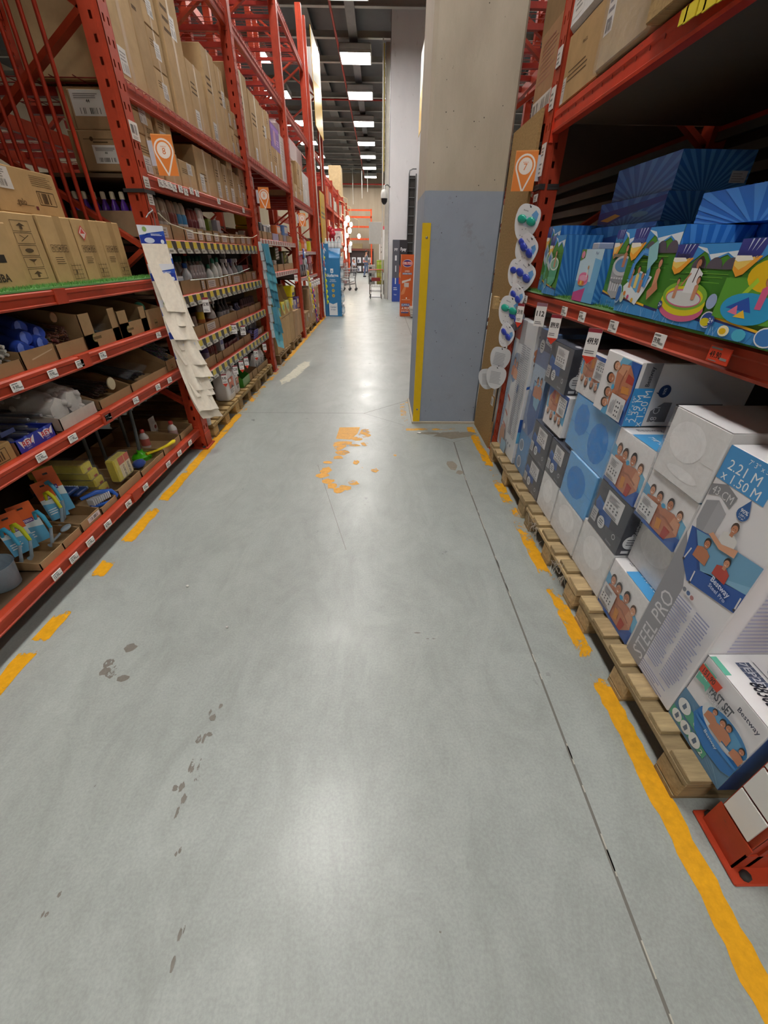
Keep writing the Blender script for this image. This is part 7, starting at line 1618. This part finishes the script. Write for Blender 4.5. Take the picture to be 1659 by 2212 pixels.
# ------------------------------------------------------------ shopping carts
def cart(label, loc, rz, grp=None, handle='b5452c'):
    t = thing('shopping_cart',label,'shopping cart',loc,rz,grp)
    m = MB('metal','a3a5a6')     # basket: long along +x, handle at -x
    B=[(-.42,.27,.92),(.42,.22,.86),(.36,.18,.5),(-.28,.2,.42)]
    def P(s,v,side): 
        x0=-.42+.84*s; z0=.92-.06*s; x1=-.28+.64*s; z1=.42+.08*s; y0=.27-.05*s; y1=.2-.02*s
        return (x0+(x1-x0)*v,(y0+(y1-y0)*v)*side,z0+(z1-z0)*v)
    for sd in (-1,1):
        for k in range(13): m.tube([P(k/12,0,sd),P(k/12,1,sd)],.0045,4)
        for k in range(5): m.tube([P(0,k/4,sd),P(1,k/4,sd)],.006 if k%4 else .01,5)
    for k in range(7):
        q_=-1+2*k/6
        m.tube([(-.28,.2*q_,.42),(.36,.18*q_,.5)],.0045,4); m.tube([(.36,.18*q_,.5),(.42,.22*q_,.86)],.0045,4); m.tube([(-.28,.2*q_,.42),(-.42,.27*q_,.92)],.0045,4)
    for v in (0,.5,1): m.tube([P(1,v,-1),P(1,v,1)],.006,4); m.tube([P(0,v,-1),P(0,v,1)],.006,4)
    m.build('basket',t)
    m = MB('metal','8f9192')
    for sd in (-1,1): m.tube([(-.42,.27*sd,.92),(-.3,.25*sd,.5),(-.34,.25*sd,.16)],.013,6); m.tube([(-.3,.25*sd,.3),(.1,.22*sd,.24),(.36,.2*sd,.18)],.013,6); m.tube([(-.28,.2*sd,.42),(.3,.2*sd,.2)],.01,6)
    m.tube([(-.32,-.25,.3),(-.32,.25,.3)],.012,6); m.tube([(.2,-.21,.22),(.2,.21,.22)],.012,6); m.build('chassis',t)
    m = MB('plastic',handle); m.tube([(-.48,-.27,1.0),(-.48,.27,1.0)],.018,8)
    for sd in (-1,1): m.tube([(-.42,.27*sd,.92),(-.48,.27*sd,1.0)],.014,6)
    m.build('handle',t)
    for x in (-.34,.36):
        for sd in (-1,1):
            m = MB('rubber','2a2a2c'); m.lathe([(.0,-.016),(.05,-.016),(.062,-.01),(.062,.01),(.05,.016),(0,.016)],(x,.22*sd,.063),14,axis='y'); m.use('metal','8a8c8e'); m.box(x-.012,.22*sd-.024,.06,x+.012,.22*sd-.018,.17); m.box(x-.012,.22*sd+.018,.06,x+.012,.22*sd+.024,.17); m.build('wheel',t)
    return t
t = cart('shopping cart loaded with boxes in the middle of the aisle',(-.16,18.3,0),PI/2)
m = MB('plastic','8a2f2c'); m.box(-.46,-.17,.62,-.44,.17,.74,.004); m.build('red_panel',t)
for i,(x,y,z0,z1,c,lb) in enumerate(((-.33,18.2,.5,1.15,'b9b5ae','white patterned tall box standing in the loaded cart'),(.0,18.22,.5,.95,'b5a42a','yellow box at the bottom of the loaded cart'),(.0,18.22,.952,1.3,'a4c43a','lime box on top in the loaded cart'))):
    m = MB('print',c); q=(x-.13,y-.15,z0,x+.13,y+.15,z1); m.box(*q,.005); a=face_art(m,*q,'-y')
    if i==0:
        for k in range(3): a.rect(.15,.12+.3*k,.55,.28+.3*k,'3a3836'); a.rect(.62,.15+.3*k,.85,.22+.3*k,'8a8784')
    else: a.rect(.1,.6,.9,.85,'cfd06a'); a.rect(.45,0,.5,1,'8a8a2a')
    fin(m,'boxed_goods',lb,'box')
t = thing('floor_sign','pale grey panel on two thin posts beside the loaded cart','sign',(-.19,18.75,0))
m = MB('matte','cbc8c4'); m.box(-.24,-.012,1.83,.24,.012,2.53,.004); m.build('panel',t)
for x in (-.22,.22): m = MB('metal','c4a98a'); m.tube([(x,.02,0),(x,.02,2.5)],.012,6); m.build('post',t)
m = MB('metal','8a8c8e'); m.box(-.26,-.15,0,.26,.2,.02,.004); m.build('base',t)
for i in range(3): cart('empty shopping cart in the nested row, %s from the aisle middle'%nth(i),(-1.5-.3*i,22.2+.05*i,0),PI,'nested empty shopping carts','8f9194')
# ------------------------------------------------------------ shoppers
def skin_body(name, par, joints, edges, mat, col, sub_=2):
    me = bpy.data.meshes.new(name); me.from_pydata([j[:3] for j in joints],edges,[]); o = bpy.data.objects.new(name,me); COL.objects.link(o); o.parent = par
    md = o.modifiers.new('skin','SKIN'); md.use_smooth_shade = True
    for k,j in enumerate(joints): me.skin_vertices[0].data[k].radius = (j[3],j[4] if len(j)>4 else j[3])
    me.skin_vertices[0].data[0].use_root = True
    s_ = o.modifiers.new('sub','SUBSURF'); s_.levels = sub_; s_.render_levels = sub_
    mt = MATS.get('p_'+col)
    if not mt:
        mt,nt,b = nodes('p_'+col); b.inputs['Base Color'].default_value = lin(col); b.inputs['Roughness'].default_value = .8
    me.materials.append(mt); return o
def shopper(label, loc, rz, top, legs, hair, s=1.0, gait=.16):
    t = thing('person',label,'person',loc,rz); t.scale=(s,s,s)
    J=[(0,0,.95,.13,.1),(0,0,1.12,.125,.09),(0,0,1.33,.16,.1),(0,0,1.45,.06,.06),(0,0,1.53,.055,.06),(0,.015,1.62,.075,.09),(0,.01,1.7,.06,.075),
       (.19,0,1.38,.055),(.24,.03,1.12,.045),(.24,.13,.9,.036),(-.19,0,1.38,.055),(-.25,-.02,1.12,.045),(-.25,.07,.88,.036),
       (.1,gait*.3,.9,.085),(.1,gait*.6,.5,.06),(.1,gait,.1,.042),(-.1,-gait*.3,.9,.085),(-.1,-gait*.4,.5,.06),(-.1,-gait,.1,.042),
       (.24,.16,.83,.022,.035),(-.25,.1,.81,.022,.035)]
    E=[(0,1),(1,2),(2,3),(3,4),(4,5),(5,6),(2,7),(7,8),(8,9),(9,19),(2,10),(10,11),(11,12),(12,20),(0,13),(13,14),(14,15),(0,16),(16,17),(17,18)]
    skin_body('body',t,J,E,'x','b98468')
    skin_body('jacket',t,[(0,0,.98,.15,.115),(0,0,1.12,.14,.105),(0,0,1.34,.175,.115),(0,0,1.45,.07,.07),(.2,0,1.38,.066),(.245,.03,1.12,.055),(.24,.12,.93,.046),(-.2,0,1.38,.066),(-.255,-.02,1.12,.055),(-.25,.06,.91,.046)],[(0,1),(1,2),(2,3),(2,4),(4,5),(5,6),(2,7),(7,8),(8,9)],'x',top)
    skin_body('trousers',t,[(0,0,1.0,.14,.11),(.1,gait*.3,.9,.1),(.1,gait*.6,.5,.075),(.1,gait,.09,.06),(-.1,-gait*.3,.9,.1),(-.1,-gait*.4,.5,.075),(-.1,-gait,.09,.06)],[(0,1),(1,2),(2,3),(0,4),(4,5),(5,6)],'x',legs)
    m = MB('matte',hair); m.blob((0,-.012,1.68),(.088,.1,.085),14,9); m.build('hair',t)
    for x,y in ((.1,gait),(-.1,-gait)):
        m = MB('rubber','2c2c30'); m.box(x-.045,y-.08,0,x+.045,y+.17,.09,.03); m.build('shoe',t)
    m = MB('matte','a87458'); m.blob((0,.105,1.615),(.014,.02,.02),8,6); 
    for x in (-.082,.082): m.blob((x,.01,1.62),(.012,.022,.03),8,6)
    m.use('matte','2c201c')
    for x in (-.03,.03): m.blob((x,.095,1.64),(.011,.008,.008),8,6)
    m.use('matte','8a4a44'); m.blob((0,.098,1.575),(.024,.008,.007),8,5); m.build('face',t)
    for sd,x,y in ((1,.24,.17),(-1,-.25,.11)):
        fj=[(x,y,.8,.02,.03)]; fe=[]
        for k in range(4):
            b0=len(fj); yy=y-.03+.02*k; fj+= [(x-.004*sd,yy,.76,.009),(x-.012*sd,yy+.004,.72-.006*(k in (1,2)),.008)]; fe+=[(0,b0),(b0,b0+1)]
        b0=len(fj); fj+=[(x-.02*sd,y+.04,.775,.01),(x-.03*sd,y+.05,.745,.009)]; fe+=[(0,b0),(b0,b0+1)]
        skin_body('hand',t,fj,fe,'x','b98468',1)
    return t
shopper('standing person in grey hoodie and blue jeans seen beside the loaded cart',(-1.05,36,0),math.radians(-70),'6c7078','4f6080','2c2422')
shopper('small child figure in a white top far along the aisle',(-2.1,38,0),math.radians(20),'c9c9d6','3a3a44','2c2422',.68,.06)
# ------------------------------------------------------------ far end of the aisle
m = MB('matte','7a3a2c'); m.box(-3.2,43.7,1.75,-.6,44.3,1.9); m.use('print','3c2a28'); m.box(-3.2,44,0,-.6,44.4,1.74)
fin(m,'display_shelf','dark low shelf unit below the orange rack at the far wall','shelf')
for r_ in range(2):
    for k in range(5):
        m = MB('print','d2d0d4'); q=(-3.1+.5*k,43.6,.12+.68*r_,-2.75+.5*k,43.95,.55+.68*r_); m.box(*q,.01); a=face_art(m,*q,'-y'); a.rect(.1,.1,.5,.6,'a85a5a' if k%2 else '5a5a70'); fin(m,'boxed_goods','white boxed appliance in the %s row of the far shelf, %s along'%(('lower','upper')[r_],nth(k)),'box','white boxes on the far shelf')
m = MB('card','a8926c'); m.box(-2.5,43.7,1.92,-1.6,44.2,2.3,.01); fin(m,'cardboard_carton','tan carton on the far low shelf','carton')
m = MB('print','dcdad6'); m.box(-3.1,43.4,1.6,-2.6,43.42,2.2); fin(m,'price_poster','white price poster on the far shelf','poster')
def poster(x,y,z,w,h,label,txt,head='c43a4a'):
    t = thing('price_poster',label,'poster',(x,y,0)); m=MB('print','dedbd8'); m.box(-w/2,-.006,z,w/2,.006,z+h); a=Art(m,(-w/2,-.006,z),(w,0,0),(0,0,h),'print',.001); a.rect(0,.88,1,1,head); a.text(txt,.5,.45,h*.3,'3c3a40',0,w*.8,0,.2); a.lines(.2,.7,.8,.8,2,'9a98a0'); m.build('card',t)
    m=MB('wood','d9b98a'); m.tube([(.0,.02,0),(.0,.02,z+h)],.02,6); m.build('pole',t); return t
poster(-1.85,20.5,1.72,.42,.66,'red-headed price poster on a pole over the nested carts','1/2')
poster(.5,24.0,1.5,.75,1.15,'large red-headed price poster by the conduits','24')
poster(.25,26.0,1.25,.6,1.0,'white price poster behind the grey floor sign','290','dedbd8')
for i,(x,y,z,r_) in enumerate(((-1.72,24.5,2.75,.12),(-1.72,26.2,3.05,.15),(-1.72,27.5,2.6,.14),(-1.72,29,2.95,.12),(-1.72,25.3,2.3,.1),(-1.72,28.2,2.0,.1),(-1.35,31,2.45,.13),(-1.72,23.8,1.7,.09))):
    t = thing('pendant_lamp','glowing round pendant lamp over the far racks, %s counted toward the wall'%nth(i),'lamp',(x,y,z),0,'glowing pendant lamps')
    m=MB('bulb_glow'); m.blob((0,0,0),(r_*.75,r_*.75,r_),14,9); m.build('globe',t); m=MB('metal','c9b48a'); m.tube([(0,0,r_),(0,0,r_+.7),(-.28,0,r_+.8)],.012,6); m.build('stem',t)
m=MB('bulb_glow'); m.tube([(-1.85,25.8,1.3),(-1.85,25.8,2.9)],.03,8); fin(m,'tube_lamp','glowing upright tube lamp among the pendant lamps','lamp')
SC='stock on the racks past the cross aisle'
for i in range(22):
    y=18.8+.5*i; c=R.choice(('a58a68','c9c4bd','8a3a34','b5a48c','5a4a44','c46a4a','d2cec8'))
    for lv,(z,h) in enumerate(((1.21,.5),(2.01,.6),(3.11,.55))):
        if R.random()<.8:
            m=MB('card' if c[0] in 'ab' else 'print',c); hh=h*R.uniform(.6,1.1); m.box(-2.5,y,z,-2.06,y+.44,z+hh,.005); fin(m,'cardboard_carton','%s carton past the cross aisle on the %s level, %s along'%('brown' if c[0]=='a' else 'printed',('lowest','middle','highest')[lv],nth(i)),'carton',SC)
    m=MB('print',R.choice(('4a2a2c','c9a8a8','8a4a4a','d9d2d0','6a3a40'))); m.box(-2.3,y,.05,-2.02,y+.4,1.05,.01); fin(m,'boxed_goods','tall pack on the floor level past the cross aisle, %s along'%nth(i),'packet',SC)
m=MB('card','b8a07a'); m.box(-2.75,27.5,3.98,-2.1,28.6,5.4,.01); fin(m,'cardboard_carton','very tall carton on top of the far racks','carton')
# far side of the aisle beyond the grey column
for i in range(6):
    m=MB('print',R.choice(('c9c4c0','4a3a3c','b54a3a','8a8486','d9d6d2'))); m.box(.5,20+2.2*i,0,1.0,21.4+2.2*i,1.45+.2*(i%3),.01); fin(m,'boxed_goods','tall goods past the grey column, %s from it'%nth(i),'packet','goods past the grey column')
m=MB('rubber','1c1c1e'); m.lathe([(.0,-.06),(.24,-.06),(.3,-.03),(.3,.03),(.24,.06),(0,.06)],(.2,19.4,.31),20,axis='x'); fin(m,'black_disc','black round disc leaning by the grey column','disc')
# small bits of litter on the floor
for i,(x,y,s_) in enumerate(((.395,3.77,.02),(-1.02,1.58,.008),(-.72,1.3,.006))):
    m=MB('fabric','d9d6d2'); m.blob((x,y,.006),(s_,s_*.8,.006),7,5,.6); fin(m,'paper_scrap',('crumpled white paper scrap in front of the pillar','white paper scrap on the floor near the brush shelves','tiny white scrap on the open floor')[i],'paper scrap')
